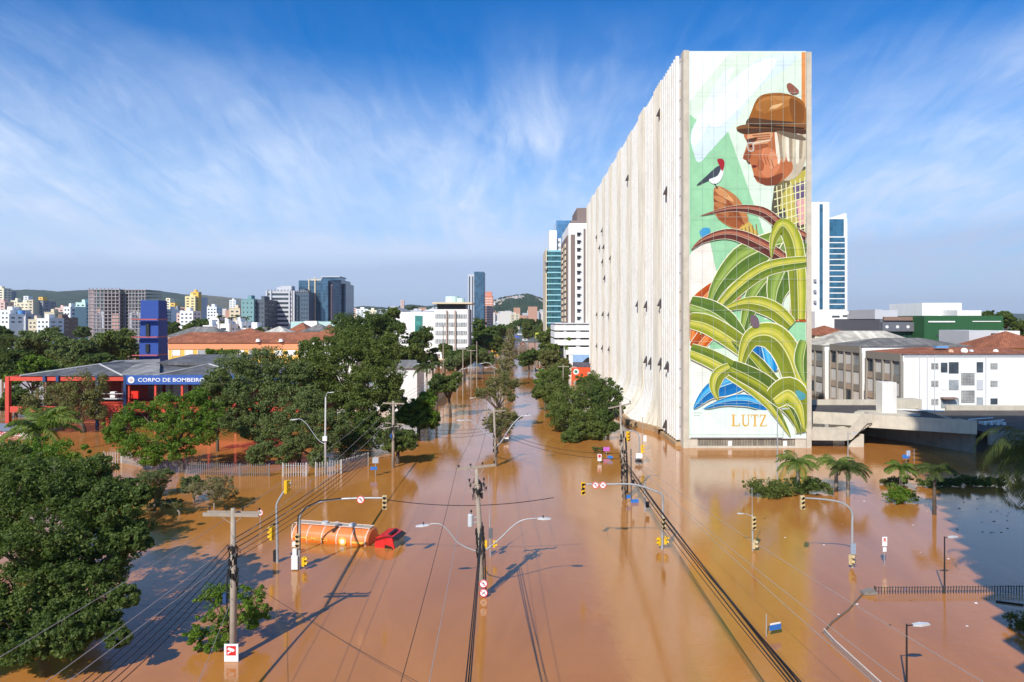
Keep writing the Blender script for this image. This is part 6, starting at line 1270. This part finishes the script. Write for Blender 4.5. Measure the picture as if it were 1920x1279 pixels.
g0 = GP(1205, 845); D = g0.y; t = thing('sign_post', tuple(g0), 'thin rusty mast with a white plate at the foot of the flared tower base', 'sign', 'signs standing in the water'); b = MB(); b.tube([(g0.x,D,-1),(g0.x,D,Z(782,D))], .06, 6); b.build('post', POLEC, t); b = MB(); b.cbox(P(1209,822,D)+V(0,-.1,0), .45, .04, .9); b.build('plate', SWHITE, t)
# signs standing in the water
def psign(px, pyb, pyt, lab, plates, cat='sign'):
    g = GP(px, pyb); D = g.y; t = thing('sign_post', tuple(g), lab, cat, 'signs standing in the water'); b = MB(); b.tube([(g.x,D,-1.2),(g.x,D,Z(pyt,D))], .035, 6); b.build('post', GALV, t)
    for (qx, qy, w_, h_, m, rz) in plates: b = MB(); b.cbox(P(qx,qy,D)+V(0,-.06,0), w_, .03, h_, rz); b.build('plate', m, t)
    return t, D
PUR = flat((205,110,200))
psign(1137, 853, 838, 'purple sign sticking out of the water beside the dense clump', [(1137,842,.95,.6,PUR,.1)]); psign(1144, 862, 852, 'low blue sign just above the water below the purple sign', [(1144,857,.75,.35,SBLUE,-.4)])
t, D = psign(1124, 868, 850, 'small upright white sign left of the low blue one', [(1124,858,.55,.95,SWHITE,0)]); b = MB(); b.disc(P(1124,855,D)+V(0,-.08,0), .2); b.build('red_ring', RED, t)
t, D = psign(704, 893, 856, 'grey plate above a blue name plate, left of the brown crossarm pole', [(704,863,.75,.75,flat((185,190,200)),.2),(701,878,.85,.38,SBLUE,.1)], 'street sign')
g0 = GP(488, 992); D = g0.y; t = thing('sign_post', tuple(g0), 'round red rimmed sign on a thin post beside the near left pole', 'sign', 'signs standing in the water'); b = MB(); b.tube([(g0.x,D,-1),(g0.x,D,Z(955,D))], .03, 6); b.build('post', GALV, t); rsign(t, P(488,961,D)+V(0,-.05,0), .31, 'plain')
t, D = psign(1658, 1060, 1005, 'narrow post with white red lettered plate right of the curved signal arm', [(1658,1015,.42,.75,SWHITE,.1),(1658,1030,.3,.35,SWHITE,.1)])
text('R', .4, (X(1658,D), D-.09, Z(1012,D)), RED, t, 'letter'); 
t, D = psign(1437, 1193, 1152, 'thin post with a blue street name sign near the black cable bundle', [(1453,1173,.9,.16,SBLUE,.35),(1453,1178,.9,.14,SBLUE,.35)], 'street sign')
b = MB(); b.cbox(P(1453,1168.5,D)+V(0,-.05,0), .8, .03, .09, .35); b.build('white_strip', SWHITE, t)
t, D = psign(1699, 868, 845, 'white and blue street sign in the shade below the concrete deck', [(1703,850,.6,.8,flat((190,200,225)),.3),(1698,856,.95,.5,SBLUE,0)], 'street sign'); psign(1714, 866, 842, 'leaning dark thin post right of the white and blue street sign', [])
# square lamps
def lamp_px(px, pyb, pyt, lab, side, m=GALV, r=.06, s=1.0, l=1.0, head=LAMPW):
    g = GP(px, pyb); D = g.y; t = thing('street_lamp', tuple(g), lab, 'street lamp', 'street lamps'); b = MB(); b.tube([(g.x,D,-1.5),(g.x,D,Z(pyt,D))], [r*1.2,r*.8], 8); b.build('shaft', m, t)
    z = Z(pyt, D)-.1; b = MB(); b.tube([(g.x,D,z),(g.x+side*l*.45,D,z+.06)], .035*s, 6); a = b.build('lamp_arm', m, t); b = MB(); streetlamp_head(b, (g.x+side*l*.4,D,z+.06), (side,0,.05), s); b.build('lamp_head', head, a); return t
lamp_px(1457.5, 905, 766, 'tall thin street lamp in front of the mural lettering', 1, r=.07, l=1.2); lamp_px(1590, 900, 812, 'pale street lamp in front of the concrete stair', 1, r=.07, s=.8)
lamp_px(1771, 1111, 1006, 'black lamp post standing at the edge of the shadow by the railing', 1, BLACK, .055, .75, .6); lamp_px(1700, 1294, 1170, 'black lamp post with a white head at the bottom right', 1, BLACK, .055, .95, .8)
# poles down the street
FP = [(861,735,705,'left'),(853,750,674,''),(882,720,640,''),(875,705,660,''),(828,735,620,''),(889,690,648,''),(1019,700,640,''),(1010,722,690,''),(1032,716,655,''),(1055,735,685,''),(1043,700,668,''),(995,668,645,''),(990,658,640,''),(1000,672,650,''),(1005,690,655,'')]
for i, (px, pb, pt, _) in enumerate([(831,742,610,0),(868,742,652,0),(894,722,640,0),(883,726,655,0),(1021,708,655,0),(1009,722,690,0),(1032,716,668,0),(1056,765,684,0),(995,664,642,0),(990,656,640,0),(1001,672,646,0),(1007,684,650,0),(944,700,655,0)]):
    g = GP(px, pb); D = g.y; t = thing('utility_pole', tuple(g), ['pole rising before the white seven storey block','pole with a crossarm left of the flooded bank trees','thin pole in front of the grey green bank tree','shorter pole between two poles on the left bank','pole on the right bank above the boat','short stub pole in the water right of the boat','crossarm pole on the right bank by the orange wall','crossarm pole standing in the dense right bank trees','far thin pole at the right side of the street end','farthest thin pole at the right side of the street end','pole at the right side of the street end, second nearest','nearest of the thin poles near the right side of the street end','pale pole among the bare trees of the central strip'][i], 'utility pole', 'far utility poles')
    b = MB(); b.tube([(g.x,D,-1.5),(g.x,D,Z(pt,D))], [.17,.12], 7); b.build('shaft', POLEC, t)
    if i in (1,3,6,7,4): crossarm(t, (g.x-1.3,D,Z(pt,D)-.4), (g.x+1.3,D,Z(pt,D)-.4), 0, .14, False)
g = GP(870, 735); D = g.y; 
t = thing('signal_pole', (X(858,D), D, 0), 'far traffic light arm reaching over the water on the left bank', 'traffic light', 'traffic lights'); arm(t, [(X(857,D),D,-1), P(858,705,D), P(862,695,D), P(875,690,D), P(897,688,D)], .1, 'shaft', lamp=False); signal(t, P(897,690,D)+V(0,-.2,0), 0, 3, 1.0, yel=FS)
for px, py, dx, lab in ((900,745,-18,'curved lamp arm at the left of the central strip, near one'),(925,688,-16,'curved lamp arm left of the bare central trees'),(915,680,-14,'upper curved lamp arm left of the bare central trees')):
    D = 150 if py > 700 else 185; a0 = P(px+12, py+12, D); t = thing('street_lamp', (a0.x, D, 0), lab, 'street lamp', 'street lamps'); b = MB(); b.tube([(a0.x,D,-1.5), a0], [.14,.1], 7); b.build('shaft', POLEC, t); arm(t, [a0, P(px+4,py+2,D), P(px-4,py,D), P(px+dx*.6,py+1,D)], .09, s=1.2)
t = lamp_px(812, 735, 697, 'lamp with a straight arm in front of the dark bank palm', -1, POLEC, .1, 1.3, 3)

# ---------------------------------------------------------------- cables
CN = 0
def cable(p, q, sag, r, lab, m=CABLE, n=24, grp='overhead cables'):
    p, q = Vector(p), Vector(q); pts = [p.lerp(q, i/n)-V(0,0,4*sag*(i/n)*(1-i/n)) for i in range(n+1)]; b = MB(); b.tube(pts, r, 5)
    c = p.lerp(q, .5); return b.build('overhead_cable', m, None, loc=tuple(c), label=lab, cat='cable', group=grp)
def near(px, py, z): D = (HC-z)*F/(py-HY); return V(X(px, D), D, z)
C = WATT['centre']
cable(C[0], near(752,1279,10.0), .25, .012, 'thin dark wire from the left end of the centre crossarm down to the bottom edge'); cable(C[1], near(805,1279,10.0), .25, .012, 'pale wire beside it from the centre crossarm to the bottom edge', CABLEL)
cable(C[2], WATT['c2'][1], .4, .014, 'wire from the centre crossarm back to the second centre pole, inner left'); cable(C[0], WATT['c2'][0], .4, .014, 'outermost left wire between the two centre poles'); cable(C[3], WATT['c2'][3], .4, .014, 'rightmost wire between the two centre poles'); 
for k, (px, z) in enumerate(((872,7.2),(877,7.0),(881,7.4))): cable(V(-2.25+.06*k, 49.3, 5.0+.2*k), near(px,1290,z), .15, .03, ['left','middle','right'][k]+' thick black cable hanging from the centre pole to the bottom edge')
D = 54.7; cable(P(725,937,D), pc(933), .55, .03, 'sagging black cable from the left signal arm to the centre pole'); cable(pc(918), P(1092,908,59.7), .25, .025, 'nearly level black cable from the centre pole to the right signal arm')
cable(pc(925), P(724,800,92), .6, .02, 'dark cable from the centre pole back to the brown crossarm pole') if False else None
# left fan, from the brown crossarm pole past the near left pole to the lower left
for k, (sx, sy, ex, ey, z, r, m, lab) in enumerate(((718,757,0,1232,9.0,.014,CABLEL,'pale wire crossing the huge dark tree, upper of three at the lower left'),(737,757,78,1285,9.0,.014,CABLEL,'pale wire at the lower left, middle of three'),(757,757,118,1285,9.0,.014,CABLEL,'pale wire at the lower left, lower of three'))):
    cable(P(sx,sy,92.5), near(ex,ey,z), .9, r, lab, m)
for k in range(5):
    cable(LB+V(.15*k-.3,0,-.1-.12*k), V(NL.x+.1*k-.2, NL.y+.2, Z(1015+8*k,40.2)), .75+.12*k, .028 if k < 3 else .018, ['topmost','second','third','fourth','lowest'][k]+' black cable of the bundle between the brown crossarm pole and near left pole')
for k in range(5):
    cable(V(NL.x+.1*k-.2, NL.y-.2, Z(1018+9*k,40.2)), near(130+k*18,1300,5.6-.25*k), .3, .022, ['topmost','second','third','fourth','lowest'][k]+' black cable from the near left pole toward the bottom left')
cable(V(NL.x,NL.y-.2,Z(1120,40.2)), near(368,1290,4.5), .05, .012, 'thin pale wire hanging from the near left pole to the bottom edge', CABLEL); cable(V(NL.x+.2,NL.y,Z(1075,40.2)), V(4.5,28,1.2), .6, .012, 'thin dark wire sagging from the near left pole across the brown water')
cable(WATT['left2'][3], C[0], .8, .012, 'thin wire from the brown crossarm pole to the centre crossarm') if False else None
# right bundle
for k, (ex, z, r) in enumerate(((1498,7.2,.045),(1506,7.4,.04),(1490,7.0,.035),(1512,7.7,.03),(1484,6.8,.02))):
    cable(RP+V(.1*k,-.2,.5-.35*k), near(ex,1290,z), .25+.08*k, r, ['thickest','second thickest','middle','second thinnest','thinnest'][k]+' cable of the black bundle running to the bottom right of centre')
for k, (ex, ey) in enumerate(((1705,1290),(1862,1290),(1650,1290))): cable(RP+V(.3,0,.9+.2*k), near(ex,ey,9.3), .5, .013, ['middle','uppermost','lowest'][k]+' pale wire slanting down across the flooded square', CABLEL)
W_ = WATT['right']
for k in range(3): cable(W_[k], V(W_[k].x+4+k, 190, 10.4), 1.2, .016, ['left','middle','right'][k]+' wire from the right bank crossarm along the dense clump')
for k in range(3): cable(WATT['left2'][k+1], V(X(868,175)+k-1, 175, Z(655,175)), 1.3, .016, ['left','middle','right'][k]+' wire from the brown crossarm pole along the left bank')
for k in range(3): cable(P(737,795+6*k,92.8)+V(.2,0,0), P(927,800+5*k,93.8), .7+.1*k, .02, ['upper','middle','lower'][k]+' cable crossing the water from the brown crossarm pole to the second centre pole')
for k in range(2): cable(P(928,803+6*k,93.8), V(X(1167,76.4), 76.4, Z(850+10*k,76.4)), 1.0, .025, ['upper','lower'][k]+' cable from the second centre pole across to the right bank pole')

# ---------------------------------------------------------------- sunken tanker truck
g0 = GP(548, 1013); TA = -0.235; t = thing('tanker_truck', tuple(g0), 'half sunk orange fire tanker truck with a bright red cab', 'truck')
RM = Matrix.Translation(g0) @ Matrix.Rotation(TA, 4, 'Z')
def xf(b, tilt=0.0, piv=(0,0,0)):
    M_ = RM @ Matrix.Translation(Vector(piv)-V(0,0,.22 if tilt else 0)) @ Matrix.Rotation(tilt, 4, 'Y') @ Matrix.Translation(-Vector(piv)); b.v = [tuple(M_ @ Vector(v)) for v in b.v]; return b
TO = mat('tank_orange', (0.70, 0.20, 0.05), 0.35, var=0.1, scale=1.0, spec=.5, dirt=.2, dirtcol=(.5,.3,.2)); TRD = mat('cab_red', (0.68, 0.02, 0.02), 0.3, spec=.6, var=.05)
TL = 7.3; ra, rb_ = 1.25, 1.0; cz = .32; cy = 1.15
def oval(x, k=1.0, a0=0, a1=2*math.pi, n=32): return [(x, cy+ra*k*math.cos(a0+(a1-a0)*j/n), cz+rb_*k*math.sin(a0+(a1-a0)*j/n)) for j in range(n+1)]
b = MB(); o0, o1 = oval(0)[:-1], oval(TL)[:-1]; e0, e1 = oval(-.12, .85)[:-1], oval(TL+.12, .85)[:-1]; n = 32
b.add(e0+o0+o1+e1, [(k*n+j, k*n+(j+1) % n, (k+1)*n+(j+1) % n, (k+1)*n+j) for k in range(3) for j in range(n)]+[tuple(range(n)), tuple(range(3*n, 4*n))]); xf(b).build('tank', TO, t, smooth=False)
for x in (.05, 1.5, 2.95, 4.4, 5.85, 7.2):
    b = MB(); q = oval(x-.05, 1.015); q2 = oval(x+.05, 1.015); m_ = len(q); b.add(q+q2, [(j, j+1, m_+j+1, m_+j) for j in range(m_-1)]); xf(b).build('tank_band', mat('pale_band',(0.7,0.5,0.42),.6), t)
b = MB(); b.cbox((TL/2, cy, cz+rb_+.03), TL, .75, .05); xf(b).build('walkway', mat('walkway',(0.40,0.34,0.27),.8), t)
for s_ in (-.45, .45):
    b = MB(); b.tube([(0,cy+s_,cz+rb_+.05),(TL,cy+s_,cz+rb_+.05)], .04, 6); xf(b).build('walkway_rail', mat('pale_band',(0.7,0.5,0.42),.6), t)
for x in (2.6, 5.3):
    b = MB(); b.tube([(x,cy+.1,cz+rb_+.05),(x,cy+.1,cz+rb_+.2)], [.32,.3], 14); xf(b).build('hatch', lgrey, t)
b = MB(); b.tube([(3.75,cy-.2,cz+rb_+.05),(3.75,cy-.2,cz+rb_+.32),(4.05,cy-.1,cz+rb_+.34),(4.05,cy-.1,cz+rb_+.05)], .035, 6); xf(b).build('vent_pipe', lgrey, t)
b = MB(); b.tube([(0,cy-.4,cz+rb_+.1),(-.35,cy-.5,cz+rb_),(-.42,cy-.6,cz+.2),(-.4,cy-.6,-.3)], .03, 6); xf(b).build('rear_ladder', WHITE, t)
YS = mat('yellow_stripe', (0.85,0.48,0.10), .5); ORS = mat('deep_orange', (0.75,0.17,0.015), .4)
def skin(x0, x1, a0, a1, k, m, nm): b = MB(); n = 8; q = oval(x0, k, a0, a1, n); q2 = oval(x1, k, a0, a1, n); b.add(q+q2, [(j, j+1, n+2+j, n+1+j) for j in range(n)]); return xf(b).build(nm, m, t)
skin(.1, 7.15, math.pi*1.0, math.pi*1.12, 1.004, ORS, 'deep_orange_stripe'); skin(.1, 1.45, math.pi*.97, math.pi*1.0, 1.004, YS, 'yellow_stripe'); skin(5.9, 7.15, math.pi*.98, math.pi*1.04, 1.006, YS, 'yellow_stripe')
c = RM @ V(2.5, cy-ra-.04, cz+.02); text('BOMBEIROS', .42, tuple(c), YS, t, rz=TA, width=2.2)
b = MB(); b.disc((5.05, cy-ra-.0, cz+.02), .38, .05); xf(b).build('round_badge', YS, t); b = MB(); b.disc((5.05, cy-ra-.055, cz+.0), .2, .02); xf(b).build('badge_centre', SWHITE, t)
# cab: side profile extruded across the truck
cx = TL+.75
def cabp(b, prof, y0, y1): b.add([(x, y0, z) for x, z in prof]+[(x, y1, z) for x, z in prof], [tuple(t_) for t_ in tessellate_polygon([[V(x, z, 0) for x, z in prof]])]+[tuple(i+len(prof) for i in reversed(t_)) for t_ in tessellate_polygon([[V(x, z, 0) for x, z in prof]])]+[(i, (i+1) % len(prof), (i+1) % len(prof)+len(prof), i+len(prof)) for i in range(len(prof))])
b = MB(); cabp(b, [(cx,-1.5),(cx,1.0),(cx+.15,1.2),(cx+.9,1.42),(cx+1.55,1.30),(cx+2.1,-.1),(cx+2.15,-1.5)], -.05, 2.35); xf(b, .13, (cx,0,0)).build('cab', TRD, t)
b = MB(); cabp(b, [(cx+1.68,1.05),(cx+2.08,.0),(cx+2.10,.0),(cx+1.72,1.07)], .08, 2.22); xf(b, .13, (cx,0,0)).build('windshield', mat('windshield',(0.10,0.13,0.12),.08,spec=.9), t)
b = MB(); cabp(b, [(cx+.95,-.4),(cx+.95,.65),(cx+1.62,.60),(cx+1.85,0),(cx+1.88,-.4)], -.07, -.055); xf(b, .13, (cx,0,0)).build('side_window', LENS, t)
b = MB(); b.add([(cx+1.5,.1,1.36),(cx+1.5,2.2,1.36),(cx+1.95,2.2,1.22),(cx+1.95,.1,1.22),(cx+1.5,.1,1.28),(cx+1.5,2.2,1.28),(cx+1.95,2.2,1.14),(cx+1.95,.1,1.14)], [(0,1,2,3),(7,6,5,4),(0,4,5,1),(2,6,7,3),(1,5,6,2),(0,3,7,4)]); xf(b, .13, (cx,0,0)).build('sun_visor', BLACK, t)
b = MB(); b.cbox((cx+1.1, 1.15, 1.47), .25, 1.5, .14); xf(b, .13, (cx,0,0)).build('light_bar', BLACK, t)
b = MB(); b.tube([(cx+1.7,-.1,.5),(cx+1.8,-.38,.5),(cx+1.8,-.38,.2)], .03, 6); b.cbox((cx+1.8,-.4,.15), .08, .2, .45); xf(b, .13, (cx,0,0)).build('mirror', BLACK, t)
b = MB(); b.cbox((cx-.3, 1.15, -.35), .6, 1.6, .5); xf(b).build('chassis', BLACK, t)
# ---------------------------------------------------------------- fences
PW = mat('pale_picket', (0.46,0.42,0.38), .8); PD = mat('iron_railing', (0.05,0.05,0.05), .6)
def fence(pts, h, sp, w, m, lab, rails=(.3,.8), name='picket_fence'):
    """pts: corners on the water line; pickets as one panel pattern per run, rails and end posts as parts"""
    q = [Vector(p) for p in pts]; c = q[0].lerp(q[-1], .5); t = thing(name, (c.x, c.y, 0), lab, 'fence'); rg = random.Random(3)
    for a, e in zip(q, q[1:]):
        b = MB(); n = max(1, int((e-a).length/sp)); ang = math.atan2(e.y-a.y, e.x-a.x)
        for i in range(n):
            p_ = a.lerp(e, (i+.5)/n); hh = h*rg.uniform(.93, 1.03); b.cbox((p_.x, p_.y, hh/2-.5), w, w*.7, hh+1, ang+rg.uniform(-.05,.05))
        b.build('pickets', m, t)
        for k in rails: b = MB(); b.tube([a+V(0,0,h*k), e+V(0,0,h*k)], .018, 5); b.build('rail', m, t)
    for p_ in q: b = MB(); b.cbox((p_.x,p_.y,h/2-.45), w*1.4, w*1.4, h+1.0); b.build('post', m, t)
    return t
fence([GP(195,870), GP(228,868), GP(285,880)], 1.7, .28, .09, PW, 'pale picket fence in the water left of the bright station tree'); fence([GP(285,881), GP(350,889), GP(450,893), GP(505,893)], 1.6, .26, .08, mat('grey_picket',(0.2,0.17,0.16),.8), 'greyish picket fence running below the bright station tree')
fence([GP(530,893), GP(575,893)], 1.7, .3, .09, PW, 'short pale picket piece under the feathery tree'); fence([GP(592,893), GP(640,888), GP(690,873)], 1.8, .3, .10, PW, 'pale picket fence right of the tall pale lamp pole')
fence([GP(1640,1114), GP(1770,1113), GP(1960,1111)], .55, .2, .05, PD, 'dark iron railing just above the water at the right', (.85,), 'iron_railing')
NET = mat('wire_netting', (0.30,0.27,0.25), .7); t = thing('mesh_fence', (20, 40, 0), 'sunken wire mesh fence with a pale top rail, bottom right', 'fence'); q = [GP(1545,1190), GP(1565,1212), GP(1660,1300)]
b = MB(); rg = random.Random(4)
for a, e in zip(q, q[1:]):
    n = int((e-a).length/.14)
    for i in range(n): p_ = a.lerp(e, i/n); b.tube([p_+V(0,0,-.3), p_+V(.1,.05,.36)], .009, 4); b.tube([p_+V(.12,0,-.3), p_+V(-.08,.05,.36)], .009, 4)
b.build('mesh', NET, t); b = MB(); b.tube([p_+V(0,0,.38) for p_ in q], .035, 6); b.build('top_rail', mat('pale_rail',(0.6,0.55,0.5),.6), t)
b = MB(); b.tube([GP(1617,1115)+V(0,0,.03), GP(1590,1145)+V(0,0,.02), GP(1560,1168)+V(0,0,.03), GP(1543,1188)+V(0,0,.03)], .07, 6); b.build('drowned_hedge_rail', mat('drowned_rail',(0.16,0.11,0.08),.8), t)

# ---------------------------------------------------------------- boat, things at the street end, floating litter
g0 = GP(1015, 694); t = thing('boat', tuple(g0), 'small open motor boat with two people heading down the flooded street', 'boat'); D = g0.y
b = MB(); n = 9; vs = []
for i in range(n):
    u = i/(n-1); w_ = .85*(math.sin(math.pi*min(1, .25+u*.75))**.5)*(1 if u < .98 else .1); x = g0.x-2.3+4.6*u
    vs += [(x, D-w_, .5+.25*u), (x, D-w_*.6, -.15), (x, D+w_*.6, -.15), (x, D+w_, .5+.25*u)]
b.add(vs, [(i*4+k, i*4+k+1, i*4+k+5, i*4+k+4) for i in range(n-1) for k in range(3)]+[(0,1,2,3)]); b.build('hull', flat((225,225,225)), t); b = MB(); b.box(g0.x-1.5,g0.x+1.4,D-.5,D+.5,.05,.12); b.build('floor', lgrey, t); b = MB(); b.cbox((g0.x-2.4,D,.5),.4,.35,.8); b.build('outboard_motor', BLACK, t)
for k, (dx, cc, lab) in enumerate(((-1.0,(170,60,50),'person in a red top sitting at the back of the small boat'),(.7,(40,50,80),'person in dark clothes sitting at the front of the small boat'))):
    x = g0.x+dx; me = bpy.data.meshes.new('person'); pt = [(0,0,.55),(0,0,.95),(0,0,1.15),(0,0,1.42),(.22,0,1.05),(.38,-.1,.8),(.5,0,.75),(-.22,0,1.05),(-.2,-.15,.75),(.35,.12,.5),(.4,.12,.15),(.35,-.12,.5),(.4,-.12,.15)]
    me.from_pydata([Vector(p_) for p_ in pt], [(0,1),(1,2),(2,3),(1,4),(4,5),(5,6),(1,7),(7,8),(0,9),(9,10),(0,11),(11,12)], []); o = bpy.data.objects.new('person', me); COL.objects.link(o); o.location = (x, D, .1)
    sk = o.modifiers.new('skin', 'SKIN'); rr = [.17,.18,.07,.12,.07,.05,.04,.07,.045,.09,.06,.09,.06]
    bm = bmesh.new(); bm.from_mesh(me); ly = bm.verts.layers.skin.verify()
    for v, r_ in zip(bm.verts, rr): v[ly].radius = (r_, r_); v[ly].use_root = v.index == 0
    bm.to_mesh(me); bm.free()
    sb = o.modifiers.new('subdivision', 'SUBSURF'); sb.levels = sb.render_levels = 1; me.materials.append(flat(cc)); tag(o, lab, 'person', 'people in the small boat')
for k, (px, py, w_, h_, cc, nm, lab, cat) in enumerate(((963,634,6.5,2.6,(70,95,190),'tent','blue tent roof at the far end of the flooded street','tent'),(975,626,6,2.5,(235,235,235),'parked_van','white van at the far end of the street, just right of the blue tent','van'),(985,636,6,2.3,(215,210,205),'parked_van','pale van below the right bank poles at the street end','van'),(969,620,4,1.6,(190,180,175),'parked_car','light car in the street gap behind the white van','car'),(929,662,5,2.2,(225,170,60),'parked_van','yellow van under the trees on the left bank','van'),(980,645,5,1.8,(160,110,90),'parked_car','reddish car standing at the street end','car'))):
    D = 25600/(py-600) if py > 640 else 25600/(max(py,626)-600)*.9; x = X(px, D); k_ = D/500; t = thing(nm, (x, D, 0), lab, cat); body = flat(cc); w_, h_ = w_*k_**.2, h_
    if nm == 'tent':
        b = MB(); b.add([(x-w_,D-4,2.6),(x+w_,D-4,2.6),(x+w_,D+4,2.6),(x-w_,D+4,2.6),(x,D,5.4)], [(0,1,4),(1,2,4),(2,3,4),(3,0,4)]); b.build('canopy', body, t)
        for sx in (-1,1):
            for sy in (-4,4): b = MB(); b.cyl((x+sx*w_*.97,D+sy*.97,-.5),(x+sx*w_*.97,D+sy*.97,2.6),.12); b.build('leg', GALV, t)
    else:
        hh = h_; prof = [(x-w_/2,.35),(x-w_/2,hh*.9),(x-w_/2+.4,hh),(x+w_*.25,hh),(x+w_*.38,hh*.55),(x+w_/2,hh*.5),(x+w_/2,.35)] if 'van' in nm else [(x-w_/2,.35),(x-w_/2,.85),(x-w_*.3,.95),(x-w_*.2,hh),(x+w_*.15,hh),(x+w_*.3,.95),(x+w_/2,.8),(x+w_/2,.35)]
        b = MB(); b.prism(prof, D-.9, D+.9); b.build('body', body, t); b = MB(); b.box(x-w_*.15, x+w_*.14, D-.93, D-.905, hh*.62, hh*.88); b.build('window', LENS, t)
        for sx in (-.32,.32): b = MB(); b.tube([(x+w_*sx,D-.95,.35),(x+w_*sx,D-.7,.35)], .36, 12); b.build('wheel', BLACK, t)
g = GP(996, 642); t = thing('sign_post', (g.x+4, g.y, 0), 'tall yellow green shop sign in front of the teal tower trees', 'sign'); D = 310; x = X(1012, D); b = MB(); b.cyl((x,D,-1),(x,D,Z(634,D)),.25); b.build('post', GALV, t); b = MB(); b.box(x-2, x+2, D-.3, D+.3, Z(634,D), Z(624,D)); b.build('plate', flat((205,215,70)), t)
rg = random.Random(11)
LT_ = [(1385,901,'dark','dark floating scrap on the pale mural reflection'),(1602,934,'dark','dark floating bag beside the pair of palms'),(1434,972,'dark','dark round scrap right of the slim traffic light'),(1472,1008,'white','pale floating plank near the slim traffic light'),(1465,949,'blue','blue scrap left of the bushes'),(1580,983,'white','white scrap below the curved signal arm'),(1726,1036,'white','white ball shaped litter left of the black lamp post'),(1778,1048,'white','small white scrap right of the black lamp post'),(1833,1082,'dark','dark floating box in the shade near the railing'),(1830,1131,'white','tiny white scrap at the shadow edge below the railing'),(1696,1105,'blue','blue scrap caught in the railing'),(1678,1103,'white','pale scrap caught in the railing'),(1607,1133,'white','pale ball on the sunken rail, near the mesh fence'),(1572,1152,'white','pale ball on the sunken rail, middle'),(1669,1172,'dark','dark green scrap in the middle of the brown water'),(1813,1174,'white','tiny pale stick on the brown water far right'),(1712,985,'white','white speck beside the shadowed palm'),(1686,970,'white','white speck below the round weeping bush'),(1620,940,'white','white speck between the palms'),(1708,1126,'dark','dark scrap just below the railing'),(1738,958,'white','white speck left of the shadowed palm trunk'),(1545,1022,'white','white speck below the signal arm, left')]
MT = {'dark': BLACK, 'white': SWHITE, 'blue': SBLUE}
def litter(px, py, kd, lab, grp=None, s=None):
    g_ = GP(px, py); s = s or rg.uniform(.05, .13); k = 9; b = MB(); ring = [(g_.x+math.cos(6.28*j/k)*s*rg.uniform(.6,1.3), g_.y+math.sin(6.28*j/k)*s*rg.uniform(.5,1.0), .01) for j in range(k)]
    b.add(ring+[(g_.x, g_.y, s*.45)], [(j, (j+1) % k, k) for j in range(k)]+[tuple(range(k))]); b.build('floating_litter', MT[kd], None, loc=tuple(g_), label=lab, cat='litter', group=grp or 'litter floating on the square')
for a in LT_: litter(*a)
for i in range(26): litter(rg.uniform(1775,1900), rg.uniform(935,1010), 'dark', 'small dark scrap floating in the blue shade right of the hedge palm', 'dark scraps in the blue shade', rg.uniform(.05,.15))
b = MB(); g_ = GP(1893,1132); b.tube([g_+V(-.75,.3,.04), g_+V(.75,-.3,.04)], .07, 6); b.build('floating_plank', BLACK, None, loc=tuple(g_), label='dark plank floating in the shade below the railing', cat='plank')
b = MB(); g_ = GP(1628,1114); b.cbox((g_.x,g_.y,.12), 1.0, .5, .2, .1); b.cbox((g_.x+.1,g_.y,.28), .6, .45, .12, .4); b.build('drift_pile', mat('drift',(0.22,0.2,0.18),.9), None, loc=tuple(g_), label='pile of drifting junk caught where railing and sunken rail meet', cat='debris')

# ---------------------------------------------------------------- air
b = MB(); b.box(-9500, 9500, -700, 12500, -3.4, 330)
hm = bpy.data.materials.new('haze_air'); hm.use_nodes = True; t = hm.node_tree; t.nodes.clear()
pv = N(t, 'ShaderNodeVolumePrincipled', ins={'Color': (0.80, 0.87, 1.0, 1), 'Density': 0.00006, 'Anisotropy': 0.1}); o = N(t, 'ShaderNodeOutputMaterial'); L(t, pv.outputs[0], o.inputs['Volume'])
b.build('haze', hm, kind='stuff')
